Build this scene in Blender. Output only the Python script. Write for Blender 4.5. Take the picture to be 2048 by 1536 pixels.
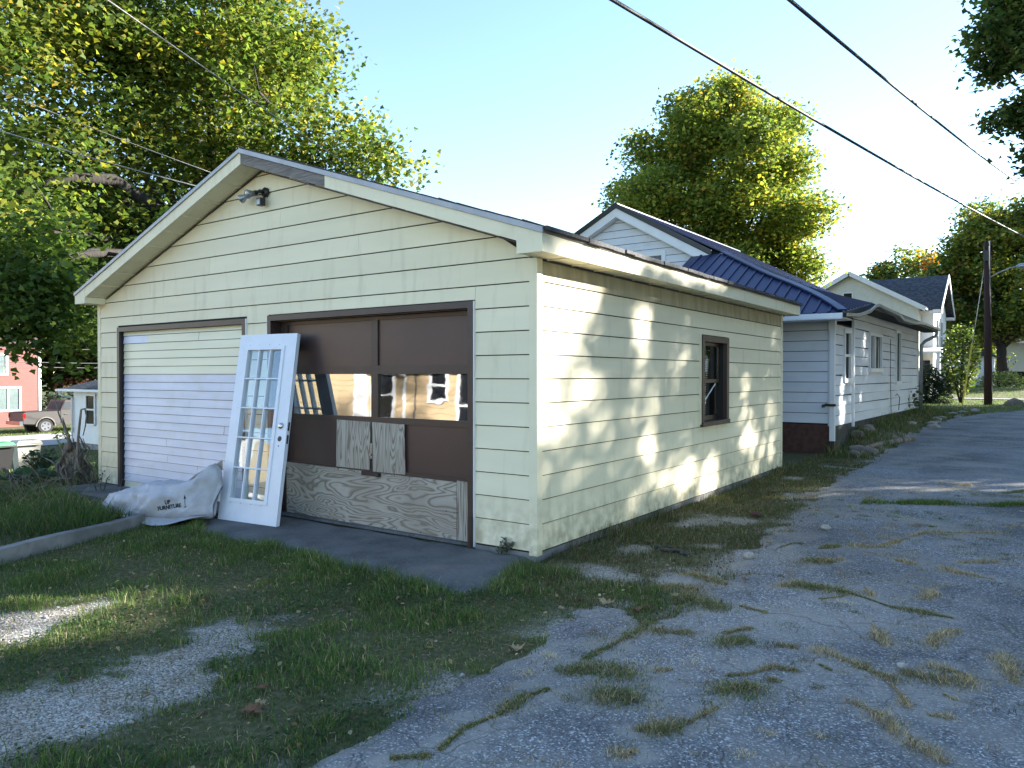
import bpy, math, random
import numpy as np
from mathutils import Vector, Matrix

random.seed(7)
rng = np.random.default_rng(11)
R = math.radians
for o in list(bpy.data.objects):
    bpy.data.objects.remove(o)
SC = bpy.context.scene
COL = SC.collection

# ------------------------------------------------------------------ camera, sky, sun, exposure
EYE = 1.55
cam_d = bpy.data.cameras.new("camera")
cam = bpy.data.objects.new("camera", cam_d)
COL.objects.link(cam)
cam.location = (3.413, -5.217, EYE)
cam.rotation_euler = (R(90 - 0.6587), 0, R(35.0703))
cam_d.sensor_width = 36
cam_d.lens = 36 * 1499.85 / 2048
cam_d.clip_start = 0.05
cam_d.clip_end = 3000
SC.camera = cam

SUN_PHI, SUN_EL = R(51.5), R(19.5)          # azimuth measured from +X towards +Y
SUN = Vector((math.cos(SUN_PHI) * math.cos(SUN_EL), math.sin(SUN_PHI) * math.cos(SUN_EL), math.sin(SUN_EL)))
world = bpy.data.worlds.new("World")
SC.world = world
world.use_nodes = True
wn = world.node_tree
bg = wn.nodes["Background"]
sky = wn.nodes.new("ShaderNodeTexSky")
sky.sky_type = 'NISHITA'
sky.sun_disc = False
sky.sun_elevation = SUN_EL
sky.sun_rotation = math.pi / 2 - SUN_PHI
sky.air_density = 1.0
sky.dust_density = 0.0
sky.ozone_density = 1.8
wn.links.new(sky.outputs[0], bg.inputs[0])
bg.inputs[1].default_value = 0.088
sun_d = bpy.data.lights.new("sun", 'SUN')
sun_d.energy = 4.8
sun_d.angle = R(0.6)
sun_d.color = (1.0, 0.95, 0.86)
sun = bpy.data.objects.new("sun", sun_d)
COL.objects.link(sun)
sun.rotation_euler = (-SUN).to_track_quat('-Z', 'Y').to_euler()
sun.location = (20, 25, 20)
SC.view_settings.view_transform = 'Standard'
SC.view_settings.look = 'None'
SC.view_settings.exposure = 2.45
SC.view_settings.gamma = 1.0
SC.view_settings.use_curve_mapping = False
SC.render.engine = 'CYCLES'
SC.cycles.max_bounces = 8
SC.cycles.transparent_max_bounces = 12
SC.cycles.use_denoising = True
SC.cycles.sample_clamp_indirect = 6


# ------------------------------------------------------------------ noise and terrain
def ss(a, b, x):
    t = np.clip((np.asarray(x, float) - a) / (b - a), 0, 1)
    return t * t * (3 - 2 * t)


def _hash(ix, iy, seed):
    h = (ix.astype(np.int64) * 374761393 + iy.astype(np.int64) * 668265263 + seed * 974711) & 0x7fffffff
    h = ((h ^ (h >> 13)) * 1274126177) & 0x7fffffff
    return ((h ^ (h >> 16)) & 0xffff) / 65535.0


def vnoise(x, y, seed=0):
    x = np.asarray(x, float); y = np.asarray(y, float)
    ix = np.floor(x); iy = np.floor(y)
    fx = x - ix; fy = y - iy
    fx = fx * fx * (3 - 2 * fx); fy = fy * fy * (3 - 2 * fy)
    a = _hash(ix, iy, seed); b = _hash(ix + 1, iy, seed)
    c = _hash(ix, iy + 1, seed); d = _hash(ix + 1, iy + 1, seed)
    return a + (b - a) * fx + (c - a) * fy + (a - b - c + d) * fx * fy


def fbm(x, y, seed=0, octv=4):
    s = 0; a = 0.5; t = 0
    for i in range(octv):
        s = s + a * vnoise(x * 2 ** i + 17.3 * i, y * 2 ** i - 9.1 * i, seed + i)
        t += a; a *= 0.5
    return s / t


def poly_sd(x, y, poly):
    """signed distance to a closed polygon, positive inside"""
    x = np.asarray(x, float); y = np.asarray(y, float)
    d = np.full(x.shape, 1e9); ins = np.zeros(x.shape, bool)
    n = len(poly)
    for i in range(n):
        ax, ay = poly[i]; bx, by = poly[(i + 1) % n]
        ex, ey = bx - ax, by - ay
        t = np.clip(((x - ax) * ex + (y - ay) * ey) / (ex * ex + ey * ey + 1e-12), 0, 1)
        d = np.minimum(d, np.hypot(x - ax - t * ex, y - ay - t * ey))
        if abs(by - ay) > 1e-9:
            cr = ((ay > y) != (by > y)) & (x < (bx - ax) * (y - ay) / (by - ay) + ax)
            ins ^= cr
    return np.where(ins, d, -d)


def curb_x(y):
    return -4.05 + 0.345 * (-1.14 - np.asarray(y, float))


def base_h(x, y):
    s = ss(-8.2, -24, x)
    h = 0.27 * ss(1.05, .35, x) * ss(-1.2, -.6, x) * ss(10.9, 12.6, y) * ss(25.5, 22.5, y) - 1.72 * s + (1 - s) * (0.25 * ss(8, 28, y) + 0.5 * ss(41, 58, y))
    return h


def ground_h(x, y):
    x = np.asarray(x, float); y = np.asarray(y, float)
    h = base_h(x, y)
    left = curb_x(y) - x
    bed = ss(0.02, 0.12, left) * ss(-1.0, -1.3, y) * ss(-9.5, -8, x) * ss(-12, -9, y)
    mound = fbm(x * 1.1, y * 1.1, 5)
    h = h + bed * (0.075 + 0.10 * mound * ss(0.2, 1.2, left))
    lawn = ss(-9, -7, x) * (1 - ss(6, 12, np.abs(y)))
    h = h + (fbm(x * 2.3, y * 2.3, 9) - 0.5) * 0.035 * lawn
    return h


ALLEY = [(1.12, -8), (1.12, -3.4), (1.0, -2.87), (1.03, -2.5), (1.07, -2.1), (1.09, -1.75), (1.06, -1.35), (1.0, -0.93),
         (1.18, -0.75), (1.42, -0.9), (1.5, -0.6), (1.2, -0.2), (1.1, 0.25), (1.45, 0.35), (1.35, 1.0), (1.3, 1.6), (1.3, 2.5),
         (1.25, 3.8), (1.06, 5.2), (1.0, 7.6), (0.95, 10.8), (0.85, 14), (0.9, 18), (1.15, 21.5), (1.9, 25), (3.2, 28.5),
         (6.5, 30), (30, 30.5), (30, 24.5), (9, 24), (5.6, 20), (4.9, 12), (4.9, -8)]
APRON = [(-3.85, -0.62), (-3.3, -0.97), (-2.3, -0.86), (-0.92, -1.04), (0.12, -1.09), (0.16, -0.9), (-0.02, -0.3), (-0.06, 0.05), (-3.7, 0.05)]
GRAVEL_B = [(-0.54, -2.12), (-0.78, -2.45), (-0.55, -2.9), (-0.58, -3.28), (-0.66, -3.75), (-0.7, -4.6), (0.0, -4.6), (0.1, -3.7), (0.0, -3.32), (0.03, -3.03), (-0.36, -2.53)]
GRAVEL_A = [(-2.15, -3.3), (-2.02, -2.95), (-1.84, -2.62), (-1.6, -2.95), (-1.45, -3.2), (-1.5, -3.7), (-1.6, -4.5), (-2.3, -4.5)]
STRINGS = [('g',0.085,[(1.44,-2.91),(1.41,-2.72),(1.45,-2.52),(1.44,-2.31),(1.48,-2.17)]),('g',0.1,[(1.44,-1.93),(1.53,-1.83),(1.71,-1.79)]),('g',0.1,[(1.44,-1.71),(1.47,-1.37),(1.49,-1.13),(1.44,-0.91),(1.47,-0.62)]),('b',0.07,[(1.57,-1.12),(1.74,-1.04)]),('g',0.075,[(1.99,0.37),(2.15,0.4),(2.35,0.4),(2.63,0.22),(2.77,0.2),(2.98,0.17)]),('b',0.07,[(2.35,0.4),(2.31,0.27),(2.21,0.13)]),('b',0.09,[(2.14,-1.51),(2.23,-1.42),(2.29,-1.27),(2.4,-1.25)]),('g',0.07,[(2.17,-1.71),(2.24,-1.63),(2.31,-1.6)]),('b',0.06,[(2.33,-1.44),(2.36,-1.43)]),('b',0.06,[(2.02,-2.28),(2.1,-2.19),(2.17,-2.08),(2.22,-1.89)]),('g',0.05,[(2.07,-2.28),(2.15,-2.16)]),('d',0.06,[(2.44,-0.89),(2.58,-0.95),(2.69,-1.0)]),('b',0.07,[(2.67,-1.01),(2.79,-1.08),(2.84,-1.1)]),('g',0.05,[(2.49,-1.1),(2.55,-1.14)]),('b',0.07,[(2.87,-0.97),(2.98,-0.97),(3.07,-0.96)]),('d',0.07,[(2.83,-1.16),(2.89,-1.26),(2.92,-1.37)]),('d',0.07,[(2.98,-0.79),(3.05,-0.78),(3.12,-0.85),(3.14,-0.95)]),('d',0.06,[(2.72,-1.48),(2.8,-1.52),(2.87,-1.58),(2.93,-1.68)]),('d',0.06,[(2.99,-1.74),(3.05,-1.78),(3.12,-1.84)]),('d',0.06,[(2.83,1.51),(2.96,1.43),(3.14,1.39)]),('d',0.05,[(2.9,1.84),(3.13,2.05)]),('d',0.05,[(2.05,1.94),(2.28,2.05),(2.52,3.03),(3.08,3.37)]),('d',0.05,[(2.7,0.83),(2.83,0.78),(2.79,0.54)]),('d',0.05,[(2.59,-0.22),(2.67,-0.43),(2.71,-0.54)]),('d',0.05,[(2.93,-0.44),(2.95,-0.23),(3.04,-0.06)]),('d',0.06,[(3.27,-0.43),(3.3,-0.61),(3.33,-0.78)]),('d',0.05,[(3.06,-1.14),(3.1,-1.17)]),('d',0.05,[(3.03,-1.42),(3.1,-1.39)]),('d',0.05,[(1.97,1.19),(2.09,1.37)]),('d',0.05,[(2.46,1.63),(2.61,1.55)]),('d',0.05,[(1.01,0.82),(1.21,0.86)]),('b',0.06,[(1.92,-0.91),(2.01,-0.74)]),('b',0.06,[(1.82,-0.34),(1.99,-0.37)]),('g',0.07,[(1.96,-1.1),(2.05,-0.96)]),('b',0.05,[(2.24,-0.93),(2.32,-0.92)]),('g',0.11,[(1.74,-2.08),(1.85,-2.02)]),('g',0.08,[(1.34,-3.07),(1.43,-2.99)]),('d',0.05,[(1.81,-1.65),(1.87,-1.61)]),('d',0.06,[(2.04,-2.54),(2.09,-2.47)]),('b',0.09,[(1.01,0.51),(1.34,0.2),(1.56,0.11)]),('g',0.11,[(1.41,-0.36),(1.61,-0.42),(1.73,-0.47)]),('b',0.1,[(0.94,-0.24),(1.23,-0.2),(1.45,-0.19)]),('g',0.07,[(1.9,1.18),(2.0,1.21)]),('d',0.05,[(1.51,0.49),(1.62,0.49)]),('b',0.06,[(1.56,1.54),(1.61,1.82)]),('g',0.06,[(1.85,1.7),(1.96,1.91)]),('d',0.05,[(1.9,0.28),(2.0,0.47)]),('d',0.04,[(2.4,0.63),(2.49,0.4)]),('d',0.05,[(2.29,6.85),(2.65,6.81)]),('d',0.05,[(1.64,4.84),(1.73,5.0)]),('g',0.07,[(3.07,6.32),(3.27,6.71)])]


def dust_mask(x, y):
    d = np.zeros(np.shape(x))
    for k_, w_, pts in STRINGS:
        for (ax, ay), (bx, by) in zip(pts[:-1], pts[1:]):
            ex_, ey_ = bx - ax, by - ay
            t = np.clip(((x - ax) * ex_ + (y - ay) * ey_) / (ex_ * ex_ + ey_ * ey_ + 1e-9), 0, 1)
            d = np.maximum(d, ss(w_ * 2.6, w_ * .5, np.hypot(x - ax - t * ex_, y - ay - t * ey_)))
    d = d * (.35 + .9 * ss(.3, .6, fbm(x * 6, y * 6, 140)))
    edge = ss(.40, .0, poly_sd(x, y, ALLEY)) * ss(.35, .6, fbm(x * 3, y * 3, 141)) * .9
    return np.clip(np.maximum(d, edge), 0, .9)


GARAGE_FOOT = [(-7.25, 0.0), (0.0, 0.0), (0.0, 7.26), (-7.25, 7.26)]


# ------------------------------------------------------------------ materials
def _n(nt, typ, **kw):
    n = nt.nodes.new(typ)
    for k, v in kw.items():
        setattr(n, k, v)
    return n


def mat(name, c1, c2=None, scale=4.0, detail=4, stretch=(1, 1, 1), rough=0.6, bump=0.0, bscale=None, bdist=0.01, metal=0.0, spec=0.5,
        c3=None, scale3=1.0, fac3=0.5, lo=0.35, hi=0.65, vary=0.0, lo3=0.5, hi3=0.7, coat=0.0, stretch3=(1, 1, 1)):
    m = bpy.data.materials.new(name)
    m.use_nodes = True
    nt = m.node_tree; L = nt.links
    p = nt.nodes["Principled BSDF"]
    p.inputs["Roughness"].default_value = rough
    p.inputs["Metallic"].default_value = metal
    p.inputs["Specular IOR Level"].default_value = spec
    p.inputs["Coat Weight"].default_value = coat
    tc = _n(nt, "ShaderNodeTexCoord")
    mp = _n(nt, "ShaderNodeMapping")
    mp.inputs["Scale"].default_value = stretch
    L.new(tc.outputs["Object"], mp.inputs["Vector"])
    if c2 is None:
        c2 = tuple(c * 0.88 for c in c1)
    no = _n(nt, "ShaderNodeTexNoise")
    no.inputs["Scale"].default_value = scale
    no.inputs["Detail"].default_value = detail
    L.new(mp.outputs[0], no.inputs["Vector"])
    mr = _n(nt, "ShaderNodeMapRange")
    mr.inputs["From Min"].default_value = lo
    mr.inputs["From Max"].default_value = hi
    L.new(no.outputs["Fac"], mr.inputs["Value"])
    mx = _n(nt, "ShaderNodeMix", data_type='RGBA')
    mx.inputs["A"].default_value = (*c1, 1)
    mx.inputs["B"].default_value = (*c2, 1)
    L.new(mr.outputs[0], mx.inputs["Factor"])
    out = mx.outputs["Result"]
    if c3 is not None:
        n3 = _n(nt, "ShaderNodeTexNoise")
        n3.inputs["Scale"].default_value = scale3
        n3.inputs["Detail"].default_value = 5
        mp3 = _n(nt, "ShaderNodeMapping")
        mp3.inputs["Scale"].default_value = stretch3
        L.new(tc.outputs["Object"], mp3.inputs["Vector"])
        L.new(mp3.outputs[0], n3.inputs["Vector"])
        m3 = _n(nt, "ShaderNodeMapRange")
        m3.inputs["From Min"].default_value = lo3
        m3.inputs["From Max"].default_value = hi3
        m3.inputs["To Max"].default_value = fac3
        L.new(n3.outputs["Fac"], m3.inputs["Value"])
        x3 = _n(nt, "ShaderNodeMix", data_type='RGBA')
        L.new(m3.outputs[0], x3.inputs["Factor"])
        L.new(out, x3.inputs["A"])
        x3.inputs["B"].default_value = (*c3, 1)
        out = x3.outputs["Result"]
    if vary > 0:
        oi = _n(nt, "ShaderNodeObjectInfo")
        hv = _n(nt, "ShaderNodeHueSaturation")
        vr = _n(nt, "ShaderNodeMapRange")
        vr.inputs["To Min"].default_value = 1 - vary
        vr.inputs["To Max"].default_value = 1 + vary
        L.new(oi.outputs["Random"], vr.inputs["Value"])
        L.new(vr.outputs[0], hv.inputs["Value"])
        L.new(out, hv.inputs["Color"])
        out = hv.outputs["Color"]
    L.new(out, p.inputs["Base Color"])
    if bump > 0:
        nb = _n(nt, "ShaderNodeTexNoise")
        nb.inputs["Scale"].default_value = bscale or scale * 6
        nb.inputs["Detail"].default_value = 5
        L.new(mp.outputs[0], nb.inputs["Vector"])
        b = _n(nt, "ShaderNodeBump")
        b.inputs["Strength"].default_value = bump
        b.inputs["Distance"].default_value = bdist
        L.new(nb.outputs["Fac"], b.inputs["Height"])
        L.new(b.outputs[0], p.inputs["Normal"])
    return m


def add_splash(m, z_top, col):
    nt = m.node_tree; L = nt.links
    p = nt.nodes["Principled BSDF"]
    src = p.inputs["Base Color"].links[0].from_socket
    tc = _n(nt, "ShaderNodeTexCoord")
    sx = _n(nt, "ShaderNodeSeparateXYZ"); L.new(tc.outputs["Object"], sx.inputs[0])
    no = _n(nt, "ShaderNodeTexNoise"); no.inputs["Scale"].default_value = 9; no.inputs["Detail"].default_value = 8
    L.new(tc.outputs["Object"], no.inputs["Vector"])
    mr = _n(nt, "ShaderNodeMapRange")
    for k, v in zip(("From Min", "From Max", "To Min", "To Max"), (0.0, z_top, 0.62, 0.0)): mr.inputs[k].default_value = v
    L.new(sx.outputs[2], mr.inputs["Value"])
    m2 = _n(nt, "ShaderNodeMapRange")
    for k, v in zip(("From Min", "From Max", "To Min", "To Max"), (0.38, 0.66, 0.0, 1.5)): m2.inputs[k].default_value = v
    L.new(no.outputs["Fac"], m2.inputs["Value"])
    mu = _n(nt, "ShaderNodeMath", operation='MULTIPLY'); mu.use_clamp = True
    L.new(mr.outputs[0], mu.inputs[0]); L.new(m2.outputs[0], mu.inputs[1])
    mx = _n(nt, "ShaderNodeMix", data_type='RGBA')
    L.new(mu.outputs[0], mx.inputs["Factor"]); L.new(src, mx.inputs["A"]); mx.inputs["B"].default_value = (*col, 1)
    L.new(mx.outputs["Result"], p.inputs["Base Color"])


def leaf_mat(name, transl=0.42, rough=0.55):
    m = bpy.data.materials.new(name)
    m.use_nodes = True
    nt = m.node_tree; L = nt.links
    p = nt.nodes["Principled BSDF"]
    p.inputs["Roughness"].default_value = rough
    p.inputs["Specular IOR Level"].default_value = 0.3
    a = _n(nt, "ShaderNodeAttribute", attribute_name="tint")
    t = _n(nt, "ShaderNodeBsdfTranslucent")
    hv = _n(nt, "ShaderNodeHueSaturation")
    hv.inputs["Value"].default_value = 1.9
    hv.inputs["Saturation"].default_value = 1.1
    L.new(a.outputs["Color"], p.inputs["Base Color"])
    L.new(a.outputs["Color"], hv.inputs["Color"])
    L.new(hv.outputs[0], t.inputs["Color"])
    mx = _n(nt, "ShaderNodeMixShader")
    mx.inputs[0].default_value = transl
    L.new(p.outputs[0], mx.inputs[1])
    L.new(t.outputs[0], mx.inputs[2])
    L.new(mx.outputs[0], nt.nodes["Material Output"].inputs["Surface"])
    return m


def glass_mat(name, tint=(0.8, 0.85, 0.85), refl=0.18, wavy=0.0, wscale=3.0, rough=0.02, stretch=(1, 1, 1)):
    """thin pane: see-through mixed with a mirror"""
    m = bpy.data.materials.new(name)
    m.use_nodes = True
    nt = m.node_tree; L = nt.links
    nt.nodes.remove(nt.nodes["Principled BSDF"])
    tr = _n(nt, "ShaderNodeBsdfTransparent")
    tr.inputs[0].default_value = (*tint, 1)
    gl = _n(nt, "ShaderNodeBsdfGlossy")
    gl.inputs["Roughness"].default_value = rough
    gl.inputs["Color"].default_value = (0.95, 0.97, 1, 1)
    lw = _n(nt, "ShaderNodeLayerWeight")
    lw.inputs["Blend"].default_value = 0.5
    fr = _n(nt, "ShaderNodeMath", operation='POWER')
    L.new(lw.outputs["Facing"], fr.inputs[0]); fr.inputs[1].default_value = 4.0
    ad = _n(nt, "ShaderNodeMath", operation='ADD')
    ad.use_clamp = True
    ad.inputs[1].default_value = refl
    L.new(fr.outputs[0], ad.inputs[0])
    mx = _n(nt, "ShaderNodeMixShader")
    L.new(ad.outputs[0], mx.inputs[0])
    L.new(tr.outputs[0], mx.inputs[1])
    L.new(gl.outputs[0], mx.inputs[2])
    if wavy > 0:
        tc = _n(nt, "ShaderNodeTexCoord")
        mp = _n(nt, "ShaderNodeMapping")
        mp.inputs["Scale"].default_value = stretch
        no = _n(nt, "ShaderNodeTexNoise")
        no.inputs["Scale"].default_value = wscale
        no.inputs["Detail"].default_value = 1.5
        b = _n(nt, "ShaderNodeBump")
        b.inputs["Strength"].default_value = 1.0
        b.inputs["Distance"].default_value = wavy
        L.new(tc.outputs["Object"], mp.inputs[0])
        L.new(mp.outputs[0], no.inputs["Vector"])
        L.new(no.outputs["Fac"], b.inputs["Height"])
        L.new(b.outputs[0], gl.inputs["Normal"])
    L.new(mx.outputs[0], nt.nodes["Material Output"].inputs["Surface"])
    return m


def plywood_mat(name, along='x'):
    m = bpy.data.materials.new(name)
    m.use_nodes = True
    nt = m.node_tree; L = nt.links
    p = nt.nodes["Principled BSDF"]
    p.inputs["Roughness"].default_value = 0.8
    p.inputs["Specular IOR Level"].default_value = 0.2
    tc = _n(nt, "ShaderNodeTexCoord")
    mp = _n(nt, "ShaderNodeMapping")
    mp.inputs["Scale"].default_value = (0.8, 1, 3.2) if along == 'x' else (5.5, 1, 0.7)
    L.new(tc.outputs["Object"], mp.inputs[0])
    n1 = _n(nt, "ShaderNodeTexNoise")
    n1.inputs["Scale"].default_value = 1.25
    n1.inputs["Detail"].default_value = 2.5
    n1.inputs["Roughness"].default_value = 0.42
    n1.inputs["Distortion"].default_value = 0.5
    L.new(mp.outputs[0], n1.inputs["Vector"])
    mu = _n(nt, "ShaderNodeMath", operation='MULTIPLY')
    mu.inputs[1].default_value = 22 if along == 'x' else 18
    L.new(n1.outputs["Fac"], mu.inputs[0])
    fr = _n(nt, "ShaderNodeMath", operation='FRACT')
    L.new(mu.outputs[0], fr.inputs[0])
    cr = _n(nt, "ShaderNodeValToRGB")
    e = cr.color_ramp.elements
    e[0].position = 0.0; e[0].color = (0.37, 0.335, 0.285, 1)
    e[1].position = 0.42; e[1].color = (0.44, 0.405, 0.35, 1)
    for pos, c in ((0.68, (0.26, 0.225, 0.18, 1)), (0.86, (0.185, 0.152, 0.12, 1)), (1.0, (0.34, 0.31, 0.27, 1))):
        x = e.new(pos); x.color = c
    L.new(fr.outputs[0], cr.inputs[0])
    n2 = _n(nt, "ShaderNodeTexNoise")
    n2.inputs["Scale"].default_value = 1.8
    n2.inputs["Detail"].default_value = 6
    L.new(tc.outputs["Object"], n2.inputs["Vector"])
    mx = _n(nt, "ShaderNodeMix", data_type='RGBA')
    mr = _n(nt, "ShaderNodeMapRange")
    mr.inputs["From Min"].default_value = 0.4; mr.inputs["From Max"].default_value = 0.75
    mr.inputs["To Max"].default_value = 0.55
    L.new(n2.outputs["Fac"], mr.inputs[0])
    L.new(mr.outputs[0], mx.inputs["Factor"])
    L.new(cr.outputs[0], mx.inputs["A"])
    mx.inputs["B"].default_value = (0.24, 0.20, 0.155, 1)
    L.new(mx.outputs["Result"], p.inputs["Base Color"])
    b = _n(nt, "ShaderNodeBump")
    b.inputs["Strength"].default_value = 0.4; b.inputs["Distance"].default_value = 0.004
    L.new(fr.outputs[0], b.inputs["Height"])
    L.new(b.outputs[0], p.inputs["Normal"])
    return m


def asphalt_mat(name):
    m = bpy.data.materials.new(name)
    m.use_nodes = True
    nt = m.node_tree; L = nt.links
    p = nt.nodes["Principled BSDF"]
    p.inputs["Roughness"].default_value = 0.85
    p.inputs["Specular IOR Level"].default_value = 0.25
    tc = _n(nt, "ShaderNodeTexCoord")
    vo = _n(nt, "ShaderNodeTexVoronoi")
    vo.inputs["Scale"].default_value = 125
    L.new(tc.outputs["Object"], vo.inputs["Vector"])
    sp = _n(nt, "ShaderNodeSeparateColor")
    L.new(vo.outputs["Color"], sp.inputs[0])
    cr = _n(nt, "ShaderNodeValToRGB")
    e = cr.color_ramp.elements
    e[0].position = 0.0; e[0].color = (0.09, 0.091, 0.096, 1)
    e[1].position = 1.0; e[1].color = (0.60, 0.59, 0.57, 1)
    for pos, c in ((0.55, (0.16, 0.161, 0.167, 1)), (0.88, (0.27, 0.268, 0.266, 1))):
        x = e.new(pos); x.color = c
    L.new(sp.outputs[0], cr.inputs[0])
    # broad tone patches and sandy dust
    def noise(scale, detail=5, dist=0.0):
        n = _n(nt, "ShaderNodeTexNoise")
        n.inputs["Scale"].default_value = scale; n.inputs["Detail"].default_value = detail
        n.inputs["Distortion"].default_value = dist
        L.new(tc.outputs["Object"], n.inputs["Vector"])
        return n
    def rng_(src, a, b, c, d):
        r = _n(nt, "ShaderNodeMapRange")
        for k, v in zip(("From Min", "From Max", "To Min", "To Max"), (a, b, c, d)):
            r.inputs[k].default_value = v
        L.new(src, r.inputs["Value"])
        return r.outputs[0]
    big = noise(0.7)
    tone = rng_(big.outputs["Fac"], 0.3, 0.7, 0.65, 1.5)
    hv = _n(nt, "ShaderNodeHueSaturation")
    L.new(tone, hv.inputs["Value"]); L.new(cr.outputs[0], hv.inputs["Color"])
    dust = noise(1.3, 8, 0.4)
    mx = _n(nt, "ShaderNodeMix", data_type='RGBA')
    da = _n(nt, "ShaderNodeAttribute", attribute_name="dust")
    dn = noise(7, 6)
    dm = _n(nt, "ShaderNodeMath", operation='MULTIPLY')
    L.new(da.outputs["Fac"], dm.inputs[0]); L.new(rng_(dn.outputs["Fac"], 0.3, 0.6, 0.25, 1), dm.inputs[1])
    dx = _n(nt, "ShaderNodeMath", operation='MAXIMUM')
    L.new(rng_(dust.outputs["Fac"], 0.46, 0.70, 0, 0.8), dx.inputs[0]); L.new(dm.outputs[0], dx.inputs[1])
    L.new(dx.outputs[0], mx.inputs["Factor"])
    L.new(hv.outputs[0], mx.inputs["A"])
    mx.inputs["B"].default_value = (0.34, 0.315, 0.275, 1)
    # cracks: distorted cell borders, broken by noise
    wob = noise(2.2, 4)
    va = _n(nt, "ShaderNodeVectorMath", operation='MULTIPLY_ADD')
    L.new(wob.outputs["Color"], va.inputs[0])
    va.inputs[1].default_value = (0.5, 0.5, 0)
    L.new(tc.outputs["Object"], va.inputs[2])
    vc = _n(nt, "ShaderNodeTexVoronoi", feature='DISTANCE_TO_EDGE')
    vc.inputs["Scale"].default_value = 1.35
    L.new(va.outputs[0], vc.inputs["Vector"])
    vf = _n(nt, "ShaderNodeTexVoronoi", feature='DISTANCE_TO_EDGE')
    vf.inputs["Scale"].default_value = 4.2
    L.new(va.outputs[0], vf.inputs["Vector"])
    c1 = rng_(vc.outputs["Distance"], 0.0, 0.010, 1, 0)
    c2 = rng_(vf.outputs["Distance"], 0.0, 0.02, 1, 0)
    brk = noise(0.9, 3)
    c2m = _n(nt, "ShaderNodeMath", operation='MULTIPLY')
    L.new(c2, c2m.inputs[0]); L.new(rng_(brk.outputs["Fac"], 0.5, 0.62, 0, 1), c2m.inputs[1])
    brk1 = noise(0.55, 4)
    c1m = _n(nt, "ShaderNodeMath", operation='MULTIPLY')
    L.new(c1, c1m.inputs[0]); L.new(rng_(brk1.outputs["Fac"], 0.47, 0.56, 0, 1), c1m.inputs[1])
    c1 = c1m.outputs[0]
    cm = _n(nt, "ShaderNodeMath", operation='MAXIMUM')
    L.new(c1, cm.inputs[0]); L.new(c2m.outputs[0], cm.inputs[1])
    cs = _n(nt, "ShaderNodeMath", operation='MULTIPLY')
    L.new(cm.outputs[0], cs.inputs[0]); cs.inputs[1].default_value = 0.5
    mk_ = _n(nt, "ShaderNodeMix", data_type='RGBA')
    L.new(cs.outputs[0], mk_.inputs["Factor"]); L.new(mx.outputs["Result"], mk_.inputs["A"])
    mk_.inputs["B"].default_value = (0.035, 0.032, 0.028, 1)
    L.new(mk_.outputs["Result"], p.inputs["Base Color"])
    h = _n(nt, "ShaderNodeMath", operation='SUBTRACT')
    L.new(sp.outputs[1], h.inputs[0]); L.new(cm.outputs[0], h.inputs[1])
    b = _n(nt, "ShaderNodeBump")
    b.inputs["Strength"].default_value = 0.7; b.inputs["Distance"].default_value = 0.006
    L.new(h.outputs[0], b.inputs["Height"])
    L.new(b.outputs[0], p.inputs["Normal"])
    return m


MT = {}
MT['yellow'] = mat('pale_yellow_siding_paint', (0.80, 0.74, 0.545), (0.75, 0.69, 0.505), scale=1.5, stretch=(0.5, 0.5, 3), rough=0.62, spec=0.25, bump=0.12, bscale=60,
                   bdist=0.002, c3=(0.36, 0.31, 0.20), scale3=2.6, fac3=0.30, lo3=0.55, hi3=0.8, vary=0.035, stretch3=(3.2, 3.2, 0.55))
MT['yellow_dark'] = mat('dark_yellow_siding', (0.47, 0.43, 0.30), (0.36, 0.32, 0.22), scale=3, stretch=(3, 3, 0.6), rough=0.7, spec=0.2, vary=0.03)  # darker, browner yellow used on the right wall's top siding course
add_splash(MT['yellow'], 0.55, (0.34, 0.29, 0.17))
MT['white_board'] = mat('white_vinyl_board', (0.66, 0.68, 0.80), (0.57, 0.59, 0.70), scale=2.0, stretch=(0.6, 1, 4), rough=0.4, c3=(0.5, 0.49, 0.46), scale3=5,
                        fac3=0.25, vary=0.025, bump=0.1, bscale=20, bdist=0.003)
MT['cream_board'] = mat('cream_vinyl_board', (0.78, 0.74, 0.55), (0.72, 0.68, 0.50), scale=2.0, stretch=(0.6, 1, 4), rough=0.4, vary=0.02)
MT['white'] = mat('white_paint', (0.76, 0.77, 0.80), (0.70, 0.71, 0.74), scale=3, rough=0.4, c3=(0.45, 0.42, 0.36), scale3=8, fac3=0.15, lo3=0.6, hi3=0.8)
MT['door_white'] = mat('door_white_paint', (0.74, 0.77, 0.84), (0.70, 0.73, 0.80), scale=6, rough=0.35, c3=(0.4, 0.38, 0.36), scale3=14, fac3=0.12, lo3=0.62, hi3=0.75)
MT['house_white'] = mat('house_white_siding', (0.72, 0.74, 0.80), (0.64, 0.66, 0.72), scale=1.4, stretch=(0.5, 0.5, 3), rough=0.62, spec=0.25, c3=(0.36, 0.34, 0.30), scale3=3.5, fac3=0.3,
                        lo3=0.56, hi3=0.8, vary=0.04, bump=0.15, bscale=14, bdist=0.006)
MT['brown'] = mat('dark_brown_paint', (0.050, 0.030, 0.026), (0.038, 0.023, 0.020), scale=5, rough=0.42, bump=0.15, bscale=30, bdist=0.002, c3=(0.10, 0.075, 0.065), scale3=10,
                  fac3=0.25, lo3=0.6, hi3=0.8)
MT['brown_panel'] = mat('brown_panel_paint', (0.064, 0.036, 0.033), (0.052, 0.030, 0.028), scale=2, rough=0.38, bump=0.08, bscale=12, bdist=0.003)
MT['ply'] = plywood_mat('weathered_plywood_across', 'x')
MT['ply_v'] = plywood_mat('weathered_plywood_upright', 'z')
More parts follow.
